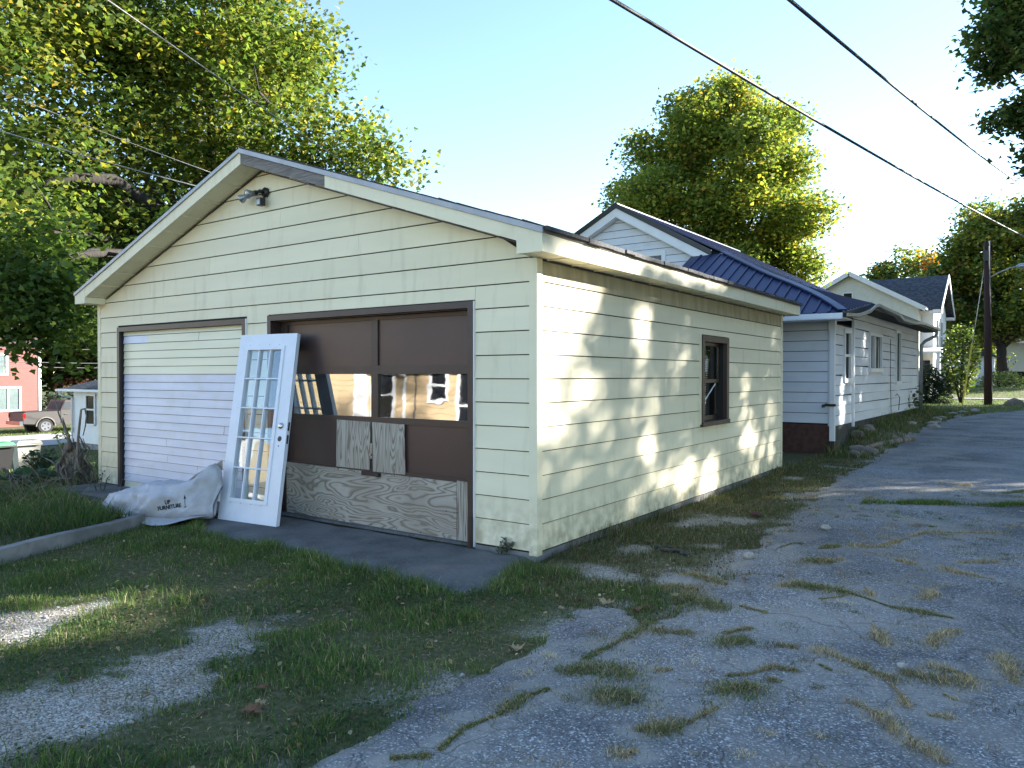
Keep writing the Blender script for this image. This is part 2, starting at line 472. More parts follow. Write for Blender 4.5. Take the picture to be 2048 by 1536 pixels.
MT['bare_wood'] = mat('bare_grey_wood', (0.22, 0.20, 0.185), (0.10, 0.085, 0.075), scale=6, stretch=(1, 1, 14), rough=0.85, bump=0.5, bscale=8, lo=0.4, hi=0.7)
MT['dark'] = mat('interior_dark', (0.02, 0.019, 0.018), rough=0.9)
MT['shingle'] = mat('dark_shingle', (0.045, 0.045, 0.05), (0.09, 0.09, 0.095), scale=30, rough=0.9, bump=0.6, bscale=60)
MT['drip'] = mat('grey_drip_edge', (0.40, 0.41, 0.44), (0.33, 0.34, 0.37), scale=6, rough=0.45)
MT['blue_metal'] = mat('navy_roof_metal', (0.018, 0.026, 0.085), (0.015, 0.022, 0.072), scale=2, rough=0.42, spec=0.35, vary=0.05)
MT['black_metal'] = mat('black_trim_metal', (0.012, 0.012, 0.016), rough=0.4)
MT['concrete'] = mat('concrete', (0.26, 0.255, 0.25), (0.15, 0.148, 0.145), scale=5, detail=8, rough=0.9, bump=0.4, bscale=60, bdist=0.004, c3=(0.10, 0.10, 0.09), scale3=2.5, fac3=0.5)
MT['apron'] = mat('stained_concrete', (0.135, 0.135, 0.136), (0.075, 0.076, 0.079), scale=3.2, detail=10, rough=0.85, bump=0.5, bscale=120, bdist=0.004, c3=(0.19, 0.185, 0.175), scale3=38,
                  fac3=0.55, lo3=0.5, hi3=0.72)
MT['concrete_dark'] = mat('mossy_foundation', (0.07, 0.068, 0.06), (0.035, 0.036, 0.03), scale=7, rough=0.95, bump=0.5, bscale=30)
MT['brick'] = mat('painted_foundation', (0.10, 0.045, 0.035), (0.06, 0.03, 0.025), scale=10, rough=0.9, bump=0.5, bscale=30)
MT['soil'] = None
MT['asphalt'] = asphalt_mat('old_asphalt')
MT['street'] = mat('street_asphalt', (0.33, 0.32, 0.31), (0.28, 0.275, 0.27), scale=2, detail=8, rough=0.9, bump=0.3, bscale=60)
MT['leaf'] = leaf_mat('maple_leaf')
MT['grass'] = leaf_mat('grass_blade', 0.3, 0.6)
MT['bark'] = mat('bark', (0.036, 0.030, 0.024), (0.02, 0.017, 0.014), scale=7, stretch=(1, 1, 0.25), rough=0.95, bump=0.9, bscale=18, bdist=0.03)
MT['deadwood'] = mat('dead_wood', (0.27, 0.225, 0.18), (0.10, 0.08, 0.062), scale=14, stretch=(1, 1, 0.3), rough=0.95, bump=0.8, bscale=25, bdist=0.015)
MT['glass'] = glass_mat('window_glass', (0.75, 0.8, 0.8), 0.10)
MT['door_glass'] = glass_mat('lite_glass', (0.93, 0.96, 0.95), 0.10, wavy=0.0006, wscale=4)
MT['old_glass'] = glass_mat('warped_garage_glass', (0.25, 0.25, 0.25), 0.38, wavy=0.0005, wscale=4.0, stretch=(1.0, 1, 1.6))
MT['dark_glass'] = mat('dark_window', (0.012, 0.014, 0.018), rough=0.12, spec=0.4)
MT['truck_glass'] = mat('dusty_truck_glass', (0.03, 0.034, 0.04), rough=0.5, spec=0.3)
MT['steel'] = mat('worn_steel', (0.42, 0.42, 0.43), (0.3, 0.29, 0.28), scale=20, rough=0.35, metal=0.9)
MT['black'] = mat('black_plastic', (0.018, 0.018, 0.02), rough=0.45)
MT['rubber'] = mat('tyre_rubber', (0.015, 0.015, 0.016), rough=0.8)
MT['bag'] = mat('grey_paper_sack', (0.47, 0.48, 0.53), (0.38, 0.38, 0.41), scale=6, detail=8, rough=0.55, bump=0.5, bscale=9, bdist=0.012, c3=(0.36, 0.33, 0.28), scale3=3, fac3=0.35)
MT['bag_in'] = mat('brown_paper_lining', (0.36, 0.30, 0.22), (0.26, 0.21, 0.15), scale=6, rough=0.8)
MT['ink'] = mat('black_ink', (0.012, 0.012, 0.016), rough=0.7)
MT['cart'] = mat('beige_plastic', (0.46, 0.44, 0.38), (0.40, 0.38, 0.33), scale=8, rough=0.5)
MT['green_plastic'] = mat('green_plastic', (0.03, 0.22, 0.09), rough=0.5)
MT['red_siding'] = mat('red_siding_paint', (0.175, 0.048, 0.034), (0.15, 0.040, 0.030), scale=3, rough=0.6)
MT['tan_siding'] = mat('tan_siding_paint', (0.50, 0.37, 0.22), (0.46, 0.34, 0.20), scale=2, rough=0.55, vary=0.02)
MT['brown_roof'] = mat('brown_shingle', (0.085, 0.055, 0.045), (0.05, 0.035, 0.03), scale=25, rough=0.9, bump=0.5, bscale=40)
MT['grey_roof'] = mat('grey_shingle', (0.060, 0.062, 0.07), (0.025, 0.026, 0.03), scale=5, stretch=(1, 1, 1.6), rough=0.9, bump=0.8, bscale=12, lo=0.45, hi=0.55)
MT['tan_roof'] = mat('tan_shingle', (0.30, 0.24, 0.18), (0.22, 0.18, 0.14), scale=14, rough=0.9, bump=0.5, bscale=12)
MT['truck'] = mat('taupe_car_paint', (0.060, 0.055, 0.050), (0.055, 0.050, 0.046), scale=2, rough=0.4, metal=0.1, coat=0.2)
MT['chrome'] = mat('bright_metal', (0.6, 0.6, 0.62), rough=0.2, metal=1.0)
MT['tail'] = mat('red_lamp_plastic', (0.4, 0.01, 0.01), rough=0.2)
MT['pole'] = mat('creosoted_pole', (0.050, 0.022, 0.018), (0.030, 0.015, 0.013), scale=5, stretch=(1, 1, 0.15), rough=0.9, bump=0.7, bscale=14, bdist=0.02)
MT['yellow_plastic'] = mat('yellow_guard_plastic', (0.62, 0.50, 0.06), rough=0.5)
MT['galv'] = mat('galvanised_metal', (0.35, 0.37, 0.39), (0.28, 0.30, 0.32), scale=9, rough=0.4, metal=0.6)
MT['wire'] = mat('wire_sheath', (0.015, 0.015, 0.02), rough=0.6)
MT['wire_pale'] = mat('pale_wire', (0.30, 0.285, 0.26), (0.16, 0.155, 0.145), scale=20, rough=0.6)
MT['stone'] = mat('field_stone', (0.24, 0.20, 0.17), (0.14, 0.12, 0.105), scale=4, rough=0.9, bump=0.6, bscale=14)
MT['pebble'] = mat('pale_pebble', (0.42, 0.40, 0.37), (0.26, 0.245, 0.225), scale=40, rough=0.9)
MT['dry_leaf'] = mat('dry_leaf', (0.20, 0.10, 0.045), (0.12, 0.06, 0.03), scale=30, rough=0.8)
MT['pale_leaf'] = mat('pale_dry_leaf', (0.40, 0.30, 0.16), (0.28, 0.19, 0.10), scale=30, rough=0.8)
MT['white_far'] = mat('far_white_paint', (0.72, 0.72, 0.72), (0.66, 0.66, 0.67), scale=3, rough=0.5)
MT['cream_far'] = mat('far_cream_paint', (0.62, 0.60, 0.53), (0.56, 0.545, 0.49), scale=3, rough=0.5)
MT['curtain'] = mat('pale_curtain', (0.66, 0.65, 0.64), (0.5, 0.49, 0.48), scale=10, stretch=(6, 6, 0.3), rough=0.9)


def soil_mat():
    m = bpy.data.materials.new('ground_soil')
    m.use_nodes = True
    nt = m.node_tree; L = nt.links
    p = nt.nodes["Principled BSDF"]
    p.inputs["Roughness"].default_value = 0.95
    p.inputs["Specular IOR Level"].default_value = 0.15
    tc = _n(nt, "ShaderNodeTexCoord")
    def noise(s, d=6):
        n = _n(nt, "ShaderNodeTexNoise")
        n.inputs["Scale"].default_value = s; n.inputs["Detail"].default_value = d
        L.new(tc.outputs["Object"], n.inputs["Vector"])
        return n
    def ramp(src, stops):
        c = _n(nt, "ShaderNodeValToRGB")
        e = c.color_ramp.elements
        e[0].position, e[0].color = stops[0][0], (*stops[0][1], 1)
        e[1].position, e[1].color = stops[-1][0], (*stops[-1][1], 1)
        for q, col in stops[1:-1]:
            x = e.new(q); x.color = (*col, 1)
        L.new(src, c.inputs[0])
        return c.outputs[0]
    n1 = noise(26, 10)
    turf = ramp(n1.outputs["Fac"], [(0.3, (0.062, 0.072, 0.030)), (0.55, (0.11, 0.108, 0.052)), (0.75, (0.19, 0.16, 0.10))])
    n2 = noise(70, 4)
    vo = _n(nt, "ShaderNodeTexVoronoi")
    vo.inputs["Scale"].default_value = 120
    L.new(tc.outputs["Object"], vo.inputs["Vector"])
    sp = _n(nt, "ShaderNodeSeparateColor"); L.new(vo.outputs["Color"], sp.inputs[0])
    grit = ramp(sp.outputs[0], [(0.0, (0.13, 0.115, 0.095)), (0.5, (0.38, 0.35, 0.31)), (1.0, (0.70, 0.67, 0.62))])
    at_ = _n(nt, "ShaderNodeAttribute", attribute_name="grit")
    mx = _n(nt, "ShaderNodeMix", data_type='RGBA')
    L.new(at_.outputs["Fac"], mx.inputs["Factor"])
    n5 = noise(3.5, 8)
    dirt = ramp(n5.outputs["Fac"], [(0.35, (1, 1, 1)), (0.62, (0.76, 0.70, 0.62))])
    gm = _n(nt, "ShaderNodeMix", data_type='RGBA', blend_type='MULTIPLY')
    gm.inputs["Factor"].default_value = 1.0
    L.new(grit, gm.inputs["A"]); L.new(dirt, gm.inputs["B"])
    L.new(turf, mx.inputs["A"]); L.new(gm.outputs["Result"], mx.inputs["B"])
    L.new(mx.outputs["Result"], p.inputs["Base Color"])
    b = _n(nt, "ShaderNodeBump")
    b.inputs["Strength"].default_value = 0.8; b.inputs["Distance"].default_value = 0.015
    L.new(n2.outputs["Fac"], b.inputs["Height"])
    L.new(b.outputs[0], p.inputs["Normal"])
    return m


MT['soil'] = soil_mat()


# ------------------------------------------------------------------ object helpers
class MB:
    """collects boxes, prisms and tubes; build() links them as ONE mesh object"""
    def __init__(s):
        s.v = []; s.f = []

    def poly(s, pts):
        b = len(s.v); s.v += [tuple(p) for p in pts]; s.f.append(tuple(range(b, b + len(pts)))); return s

    def box(s, x0, x1, y0, y1, z0, z1):
        return s.hexa([(x0, y0, z0), (x1, y0, z0), (x1, y1, z0), (x0, y1, z0), (x0, y0, z1), (x1, y0, z1), (x1, y1, z1), (x0, y1, z1)])

    def hexa(s, p):
        b = len(s.v); s.v += [tuple(q) for q in p]
        for f in ((0, 3, 2, 1), (4, 5, 6, 7), (0, 1, 5, 4), (1, 2, 6, 5), (2, 3, 7, 6), (3, 0, 4, 7)):
            s.f.append(tuple(b + i for i in f))
        return s

    def bar(s, a, b, w, h, up=(0, 0, 1)):
        a = Vector(a); b = Vector(b); d = (b - a).normalized()
        u = d.cross(Vector(up))
        if u.length < 1e-5: u = d.cross(Vector((1, 0, 0)))
        u.normalize(); n = u.cross(d).normalized()
        u *= w / 2; n *= h / 2
        return s.hexa([a - u - n, a + u - n, b + u - n, b - u - n, a - u + n, a + u + n, b + u + n, b - u + n])

    def prism(s, pts, n0, n1, fn):
        """closed outline pts (u,z) extruded from n0 to n1; fn(u,n,z)->xyz"""
        b = len(s.v); k = len(pts)
        s.v += [tuple(fn(u, n0, z)) for u, z in pts] + [tuple(fn(u, n1, z)) for u, z in pts]
        s.f.append(tuple(b + i for i in reversed(range(k)))); s.f.append(tuple(b + k + i for i in range(k)))
        for i in range(k):
            j = (i + 1) % k
            s.f.append((b + i, b + j, b + k + j, b + k + i))
        return s

    def tube(s, pts, r, n=6, cap=True):
        pts = [Vector(p) for p in pts]
        rs = r if hasattr(r, '__len__') else [r] * len(pts)
        b = len(s.v); pu = None
        for i, p in enumerate(pts):
            d = (pts[min(i + 1, len(pts) - 1)] - pts[max(i - 1, 0)])
            if d.length < 1e-9: d = Vector((0, 0, 1))
            d.normalize()
            u = (pu - d * pu.dot(d)) if pu is not None else d.cross(Vector((0.3, 0.2, 0.93)))
            if u.length < 1e-4: u = d.cross(Vector((1, 0, 0)))
            u.normalize(); pu = u; w = d.cross(u)
            for k in range(n):
                a = 2 * math.pi * k / n
                s.v.append(tuple(p + (u * math.cos(a) + w * math.sin(a)) * rs[i]))
        for i in range(len(pts) - 1):
            for k in range(n):
                k2 = (k + 1) % n
                s.f.append((b + i * n + k, b + i * n + k2, b + (i + 1) * n + k2, b + (i + 1) * n + k))
        if cap:
            s.f.append(tuple(b + k for k in reversed(range(n))))
            e = b + (len(pts) - 1) * n
            s.f.append(tuple(e + k for k in range(n)))
        return s

    def disc(s, c, ax, r, h, n=16, r2=None):
        c = Vector(c); ax = Vector(ax).normalized()
        return s.tube([c, c + ax * h], [r, r if r2 is None else r2], n)

    def build(s, name, m, parent=None, smooth=False):
        me = bpy.data.meshes.new(name)
        me.from_pydata(s.v, [], s.f)
        me.materials.append(m)
        if smooth:
            me.polygons.foreach_set('use_smooth', [True] * len(me.polygons))
        me.update()
        o = bpy.data.objects.new(name, me)
        COL.objects.link(o)
        if parent is not None: o.parent = parent
        return o


def tag(o, label=None, cat=None, group=None, kind=None):
    if label: o['label'] = label
    if cat: o['category'] = cat
    if group: o['group'] = group
    if kind: o['kind'] = kind
    return o


def thing(name, label, cat, loc=(0, 0, 0), rz=0.0, group=None):
    o = bpy.data.objects.new(name, None)
    COL.objects.link(o)
    o.empty_display_size = 0.2
    o.location = loc; o.rotation_euler = (0, 0, rz)
    return tag(o, label, cat, group)


def copy_tree(o, parent=None):
    c = o.copy(); COL.objects.link(c)
    if parent is not None: c.parent = parent
    for ch in list(o.children): copy_tree(ch, c)
    return c


def np_mesh(name, co, loops, starts, m, parent=None, tint=None, smooth=False, attr='tint'):
    me = bpy.data.meshes.new(name)
    me.vertices.add(len(co)); me.vertices.foreach_set('co', np.ascontiguousarray(co, np.float32).ravel())
    me.loops.add(len(loops)); me.loops.foreach_set('vertex_index', np.ascontiguousarray(loops, np.int32))
    me.polygons.add(len(starts)); me.polygons.foreach_set('loop_start', np.ascontiguousarray(starts, np.int32))
    if smooth: me.polygons.foreach_set('use_smooth', np.ones(len(starts), bool))
    if tint is not None:
        if tint.ndim == 1:
            a = me.attributes.new(attr, 'FLOAT', 'POINT'); a.data.foreach_set('value', tint.astype(np.float32))
        else:
            a = me.attributes.new(attr, 'FLOAT_COLOR', 'POINT')
            a.data.foreach_set('color', np.c_[tint, np.ones(len(tint))].astype(np.float32).ravel())
    me.materials.append(m)
    me.update(calc_edges=True)
    o = bpy.data.objects.new(name, me)
    COL.objects.link(o)
    if parent is not None: o.parent = parent
    return o


def grid_mesh(name, xs, ys, zf, m, keep=None, parent=None, attr=None, attr_name='grit', smooth=True):
    X, Y = np.meshgrid(xs, ys)
    Z = zf(X, Y)
    nx, ny = len(xs), len(ys)
    i = np.arange(nx - 1)[None, :] + np.arange(ny - 1)[:, None] * nx
    q = np.stack([i, i + 1, i + nx + 1, i + nx], -1).reshape(-1, 4)
    if keep is not None:
        k = keep(X, Y).ravel()
        q = q[k[q].any(1)]
    co = np.c_[X.ravel(), Y.ravel(), Z.ravel()]
    used = np.unique(q); rm = np.full(len(co), -1); rm[used] = np.arange(len(used))
    q = rm[q]; co = co[used]
    t = attr(X, Y).ravel()[used] if attr is not None else None
    return np_mesh(name, co, q.ravel(), np.arange(len(q)) * 4, m, parent, t, smooth, attr_name)


FRONT = lambda u, n, z: (u, -n, z)      # wall facing -Y
RIGHT = lambda u, n, z: (n, u, z)       # wall facing +X
BACKF = lambda u, n, z: (-u, n, z)      # wall facing +Y


def lap_board(mb, fn, a0, a1, b0, b1, z0, z1, lip=0.014, n0=0.0, gap=0.009):
    """one lapped board: bottom edge a0..a1 proud by lip, top edge b0..b1; a recessed joint is left below it"""
    z0 = z0 + gap
    p = [fn(a0, n0 + 0.0, z0), fn(a1, n0 + 0.0, z0), fn(a1, n0 + lip, z0), fn(a0, n0 + lip, z0),
         fn(b0, n0 + 0.0, z1), fn(b1, n0 + 0.0, z1), fn(b1, n0 + 0.003, z1), fn(b0, n0 + 0.003, z1)]
    return mb.hexa(p)


def lap_wall(fn, u0, u1, z0, z1, e, lip=0.018, top=None):
    mb = MB(); z = z0
    while z < z1 - 0.01:
        zt = min(z + e, z1)
        if top is None:
            lap_board(mb, fn, u0, u1, u0, u1, z, zt, lip)
        else:
            a = top(z); b = top(zt)
            lap_board(mb, fn, a[0], a[1], b[0], b[1], z, zt, lip)
        z = zt
    return mb


# ------------------------------------------------------------------ vegetation helpers
MAPLE = np.array([(0, -.5), (.12, -.33), (.36, -.36), (.30, -.18), (.52, -.02), (.30, .05), (.30, .24), (.14, .20), (0, .52),
                  (-.14, .20), (-.30, .24), (-.30, .05), (-.52, -.02), (-.30, -.18), (-.36, -.36), (-.12, -.33)])
OVAL = np.array([(0, -.5), (.3, -.12), (.22, .25), (0, .5), (-.22, .25), (-.3, -.12)])
DIAMOND = np.array([(0, -.5), (.38, 0.05), (0, .5), (-.38, 0.05)])


def leaf_mesh(name, P, size, tint, shape, m, parent=None, flat=0.55, fold=0.12, r=rng):
    n = len(P); k = len(shape)
    a = r.uniform(0, 2 * np.pi, n)
    nz = r.normal(0, 1, (n, 3)); nz[:, 2] = np.abs(nz[:, 2]) * 1.2 + flat
    nz /= np.linalg.norm(nz, axis=1)[:, None]
    t = np.c_[np.cos(a), np.sin(a), r.normal(-0.35, 0.35, n)]
    v = t - nz * (t * nz).sum(1)[:, None]; v /= np.linalg.norm(v, axis=1)[:, None] + 1e-9
    u = np.cross(v, nz)
    sx = shape[:, 0]; sy = shape[:, 1]
    co = (P[:, None, :] + size[:, None, None] * (u[:, None, :] * sx[None, :, None] + v[:, None, :] * sy[None, :, None]
          + nz[:, None, :] * (np.abs(sx) * fold - (sy ** 2) * 0.15)[None, :, None]))
    co = co.reshape(-1, 3)
    return np_mesh(name, co, np.arange(n * k), np.arange(n) * k, m, parent, np.repeat(tint, k, 0))


def tints(n, cols, w, r=rng, jit=0.25):
    c = np.array(cols)[r.choice(len(cols), n, p=np.array(w) / np.sum(w))]
    return np.clip(c * (1 + r.normal(0, jit, (n, 1))), 0.004, 0.8)


SUNV = np.array(SUN)
# openings in the shading canopy, given as sunlit patches where the rays meet the garage's right wall (y, z, ry, rz, strength)
GAPS = [(0.25, 2.25, 1.05, 0.34, 1.0), (0.15, 1.85, 0.62, 0.45, 1.0), (0.05, 1.35, 0.30, 0.55, 0.8), (1.95, 2.1, 0.24, 0.26, 0.9),
        (0.80, 1.25, 0.36, 0.40, 0.3), (2.05, 1.25, 0.35, 0.45, 0.2), (2.05, 0.6, 0.45, 0.5, 0.25), (3.0, 1.65, 0.40, 0.45, 0.35),
        (3.1, 0.5, 0.35, 0.4, 0.15), (4.1, 0.35, 0.4, 0.4, 0.35), (5.1, 1.8, 0.55, 0.4, 0.4), (5.4, 1.0, 0.5, 0.5, 0.5),
        (5.7, 0.45, 0.5, 0.35, 0.4), (6.5, 1.5, 0.45, 0.5, 0.5), (6.7, 0.6, 0.45, 0.5, 0.7), (6.8, 2.1, 0.3, 0.3, 0.4),
        (2.6, 2.62, 1.6, 0.16, 0.95), (0.9, 2.62, 0.7, 0.16, 1.0), (5.6, 2.62, 0.6, 0.15, 0.6)]
GAPS2 = [(11.1, 1.0, 0.16, 0.9, 0.8), (11.9, 1.5, 0.12, 1.2, 0.6), (13.2, 1.9, 0.35, 0.8, 0.9), (13.0, 0.9, 0.3, 0.5, 0.8), (14.8, 2.1, 0.25, 0.5, 0.6)]


def sun_gap_keep(P, r=rng):
    """False for leaves that would stand in one of the openings of the canopy"""
    s = P[:, 0] / SUNV[0]
    yw = P[:, 1] - SUNV[1] * s; zw = P[:, 2] - SUNV[2] * s
    keep = np.ones(len(P), bool)
    for y, z, ry, rz, k in GAPS + GAPS2:
        d = np.sqrt(((yw - y) / (ry * 1.3 + 0.15)) ** 2 + ((zw - z) / (rz * 1.25 + 0.15)) ** 2)
        keep &= ~(r.random(len(P)) < np.clip((1 - d) * 1.6, 0, k ** 0.3))
    # the strip of low sun that reaches the lawn
    s2 = P[:, 2] / SUNV[2]
    xg = P[:, 0] - SUNV[0] * s2; yg = P[:, 1] - SUNV[1] * s2
    keep &= ~(np.hypot((xg + 1.55) / 0.5, (yg + 3.0) / 0.6) < 1)
    return keep


def tree(name, label, cat, base, trunk_r, trunk_top, blobs, n_sub, n_leaf, size, cols, w, shape=MAPLE, group=None, limb_ends=None, sub_r=0.35,
         gaps=False, r=None, flat=0.5, trunk_bend=(0, 0), shell=0.55, m=None, twig=True, green_below=None, heavy=None):
    """trunk, limbs and a crown of leaf sprays gathered round blobs (x,y,z,radius), all in world coordinates"""
    r = r or np.random.default_rng(int(abs(base[0] * 7 + base[1] * 13) + 100))
    t = thing(name, label, cat, base, 0, group)
    b = np.array(base, float)
    top = b + np.array([trunk_bend[0], trunk_bend[1], trunk_top])
    mb = MB()
    pts = [b + (top - b) * q + np.array([math.sin(q * 5) * .06, math.cos(q * 4) * .06, 0]) * trunk_r * 2 - b for q in np.linspace(0, 1, 6)]
    pts[0][2] -= 0.15
    mb.tube(pts, [trunk_r * k for k in (1.5, 1.08, 0.98, 0.9, 0.84, 0.75)], 10)
    mb.build('trunk', MT['bark'], t, True)
    bl = np.array(blobs, float)
    lm = MB()
    ends = limb_ends if limb_ends is not None else bl[r.permutation(len(bl))[:min(len(bl), 12)], :3]
    for e in ends:
        e = np.array(e, float)[:3]
        mid = (top + e) / 2 + np.array([0, 0, 0.12 * np.linalg.norm(e - top)]) + r.normal(0, .25, 3)
        start = b + (top - b) * r.uniform(0.75, 1.0)
        ps = [(1 - q) ** 2 * start + 2 * q * (1 - q) * mid + q * q * e - b for q in np.linspace(0, 1, 7)]
        rr = trunk_r * r.uniform(.32, .5)
        lm.tube(ps, [rr * (1 - .85 * q) + .012 for q in np.linspace(0, 1, 7)], 6)
        if twig:
            for _ in range(5):
                q = r.uniform(.4, .95); st = np.array(ps[int(q * 6)])
                en = st + r.normal(0, 1, 3) * np.array([.9, .9, .5])
                lm.tube([st, (st + en) / 2 + r.normal(0, .1, 3), en], [rr * .28, rr * .18, .008], 4)
    for path, rads in (heavy or []):
        lm.tube([np.array(q, float) - b for q in path], rads, 8)
    lm.build('branch', MT['bark'], t, True)
    # leaf sprays
    vol = bl[:, 3] ** 2; cnt = r.multinomial(n_sub, vol / vol.sum())
    C = np.repeat(bl, cnt, 0)
    d = r.normal(0, 1, (len(C), 3)); d /= np.linalg.norm(d, axis=1)[:, None]
    rad = C[:, 3] * (shell + (1 - shell) * r.random(len(C))) * np.where(r.random(len(C)) < 0.12, 1.12, 1.0)
    S = C[:, :3] + d * rad[:, None] * np.array([1, 1, 0.85])
    blob_tone = r.normal(1, .10, len(bl))[np.repeat(np.arange(len(bl)), cnt)]
    st = tints(len(S), cols, w, r, .12) * blob_tone[:, None]
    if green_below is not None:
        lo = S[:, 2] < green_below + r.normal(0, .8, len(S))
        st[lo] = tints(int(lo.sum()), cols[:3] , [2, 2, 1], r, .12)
    P = np.repeat(S, n_leaf, 0) + r.normal(0, 1, (len(S) * n_leaf, 3)) * np.array([sub_r, sub_r, sub_r * 0.5])
    T = np.repeat(st, n_leaf, 0)
    T2 = tints(len(P), cols, w, r, .2)
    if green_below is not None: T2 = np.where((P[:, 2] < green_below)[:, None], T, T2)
    T = T * 0.72 + T2 * 0.28
    if gaps:
        k = sun_gap_keep(P, r); P = P[k]; T = T[k]
    leaf_mesh('crown', P - b, size * r.uniform(.65, 1.2, len(P)), np.clip(T, .004, .8), shape, m or MT['leaf'], t, flat, r=r)
    return t


def ellipsoid_blobs(c, rad, n, br, r, flatb=0.0, zmin=-1e9):
    out = []
    while len(out) < n:
        d = r.normal(0, 1, 3); d /= np.linalg.norm(d)
        q = r.uniform(0.25, 1.0) ** (1 / 2.2)
        p = np.array(c) + d * np.array(rad) * q
        if p[2] < zmin: continue
        out.append((*p, br * r.uniform(.7, 1.25)))
    return out


def blades(name, P, h, wdt, lean, tint, parent=None, r=rng, kind='stuff'):
    n = len(P)
    a = r.uniform(0, 2 * np.pi, n); b = r.uniform(0, 2 * np.pi, n)
    wd = np.c_[np.cos(a), np.sin(a), np.zeros(n)] * (wdt / 2)[:, None]
    ld = np.c_[np.cos(b), np.sin(b), np.zeros(n)] * (lean * h)[:, None]
    up = np.c_[np.zeros(n), np.zeros(n), h]
    p0 = P - wd; p1 = P + wd
    m0 = P + up * 0.55 + ld * 0.35
    co = np.stack([p0, p1, m0 + wd * .8, m0 - wd * .8, P + up * (1 - 0.25 * lean)[:, None] + ld], 1).reshape(-1, 3)
    i = np.arange(n) * 5
    lo = np.stack([i, i + 1, i + 2, i + 3, i + 3, i + 2, i + 4], 1).ravel()
    stt = np.stack([np.arange(n) * 7, np.arange(n) * 7 + 4], 1).ravel()
    sh = np.stack([tint * .8, tint * .8, tint, tint, tint * 1.15], 1).reshape(-1, 3)
    o = np_mesh(name, co, lo, stt, MT['grass'], parent, sh)
    if kind: o['kind'] = kind
    return o


GREEN = [(0.060, 0.112, 0.024), (0.090, 0.150, 0.034), (0.125, 0.175, 0.048), (0.20, 0.19, 0.085), (0.38, 0.31, 0.17)]
STRAW = [(0.46, 0.38, 0.23), (0.34, 0.27, 0.16), (0.17, 0.155, 0.075), (0.11, 0.125, 0.05), (0.24, 0.155, 0.09)]

# ================================================================== THE SETTING
def axis(lo, hi, step, far):
    a = np.arange(lo, hi + step / 2, step)
    g = [0.0]; s = step
    while g[-1] < far:
        s *= 1.16; g.append(g[-1] + s)
    g = np.array(g[1:])
    return np.r_[(lo - g)[::-1], a, hi + g]


def grit_mask(x, y):
    n = (fbm(x * 5, y * 5, 3) - 0.5) * 0.5 + (fbm(x * 17, y * 17, 13) - 0.5) * 0.35
    b = ss(-0.12, 0.10, poly_sd(x, y, GRAVEL_B) + n)
    a = ss(-0.12, 0.10, poly_sd(x, y, GRAVEL_A) + n)
    verge = ss(0.15, 0.45, x) * ss(1.9, 1.2, x) * ss(-1.2, -0.3, y) * ss(14, 8, y) * ss(0.60, 0.74, fbm(x * 2.2, y * 2.2, 31)) * 0.8
    edge = ss(0.35, 0.0, np.abs(poly_sd(x, y, ALLEY))) * ss(0.5, 0.62, fbm(x * 3, y * 3, 77)) * 0.8
    return np.clip(np.maximum.reduce([a, b, verge, edge]), 0, 1)


xs = axis(-9.5, 5.0, 0.09, 900); ys = axis(-6.2, 12, 0.09, 900)
tag(grid_mesh('ground', xs, ys, ground_h, MT['soil'], attr=grit_mask), kind='structure')


def alley_sd(x, y):
    return poly_sd(x, y, ALLEY) + (fbm(x * 3.1, y * 3.1, 21) - 0.5) * 0.34 + (fbm(x * 11, y * 11, 22) - 0.5) * 0.10


def alley_h(x, y):
    d = alley_sd(x, y)
    return base_h(x, y) + np.clip(d * 0.22, -0.07, 0.03) + (fbm(x * 0.9, y * 0.9, 8) - 0.5) * 0.03


axx = np.r_[np.arange(0.2, 5.6, 0.045), np.arange(5.6, 31, 1.2)]
ayy = np.r_[np.arange(-6.5, 8, 0.05), np.arange(8, 32, 0.3)]
tag(grid_mesh('alley', axx, ayy, alley_h, MT['asphalt'], keep=lambda x, y: alley_sd(x, y) > -0.25, attr=dust_mask, attr_name='dust'), kind='structure')


def apron_sd(x, y):
    return poly_sd(x, y, APRON) + (fbm(x * 4, y * 4, 41) - 0.5) * 0.16


tag(grid_mesh('driveway_apron', np.arange(-4.2, 0.5, 0.05), np.arange(-1.5, 0.06, 0.05),
              lambda x, y: np.clip(apron_sd(x, y) * 0.35, -0.09, 0.035) + (fbm(x * 2, y * 2, 4) - .5) * .008, MT['apron'],
              keep=lambda x, y: apron_sd(x, y) > -0.3), kind='structure')
pad = MB()
pad.box(-7.3, -3.9, -0.62, 0.0, -0.15, 0.055)
tag(pad.build('concrete_pad', MT['apron']), kind='structure')


def sheet(name, x0, x1, y0, y1, dz, m, nx=20, ny=40):
    return tag(grid_mesh(name, np.linspace(x0, x1, nx), np.linspace(y0, y1, ny), lambda x, y: base_h(x, y) + dz, m), kind='structure')


sheet('street', -41.6, -34.2, -120, 160, 0.03, MT['street'], 6, 80)
sheet('cross_street', -60, 120, 62, 69, 0.03, MT['street'], 90, 6)
sheet('sidewalk', -14, 60, 41.6, 43.0, 0.05, MT['concrete'], 60, 5)
wk = MB()
for i in range(9):
    x0 = -3.6 + i * 0.02
    wk.hexa([(-3.3, 36.0 + i * .62, .2), (-2.3, 36.0 + i * .62, .2), (-2.3, 36.6 + i * .62, .2), (-3.3, 36.6 + i * .62, .2),
             (-3.3, 36.0 + i * .62, .33), (-2.3, 36.0 + i * .62, .33), (-2.3, 36.6 + i * .62, .33), (-3.3, 36.6 + i * .62, .33)])
tag(wk.build('garden_path', MT['concrete']), kind='structure')

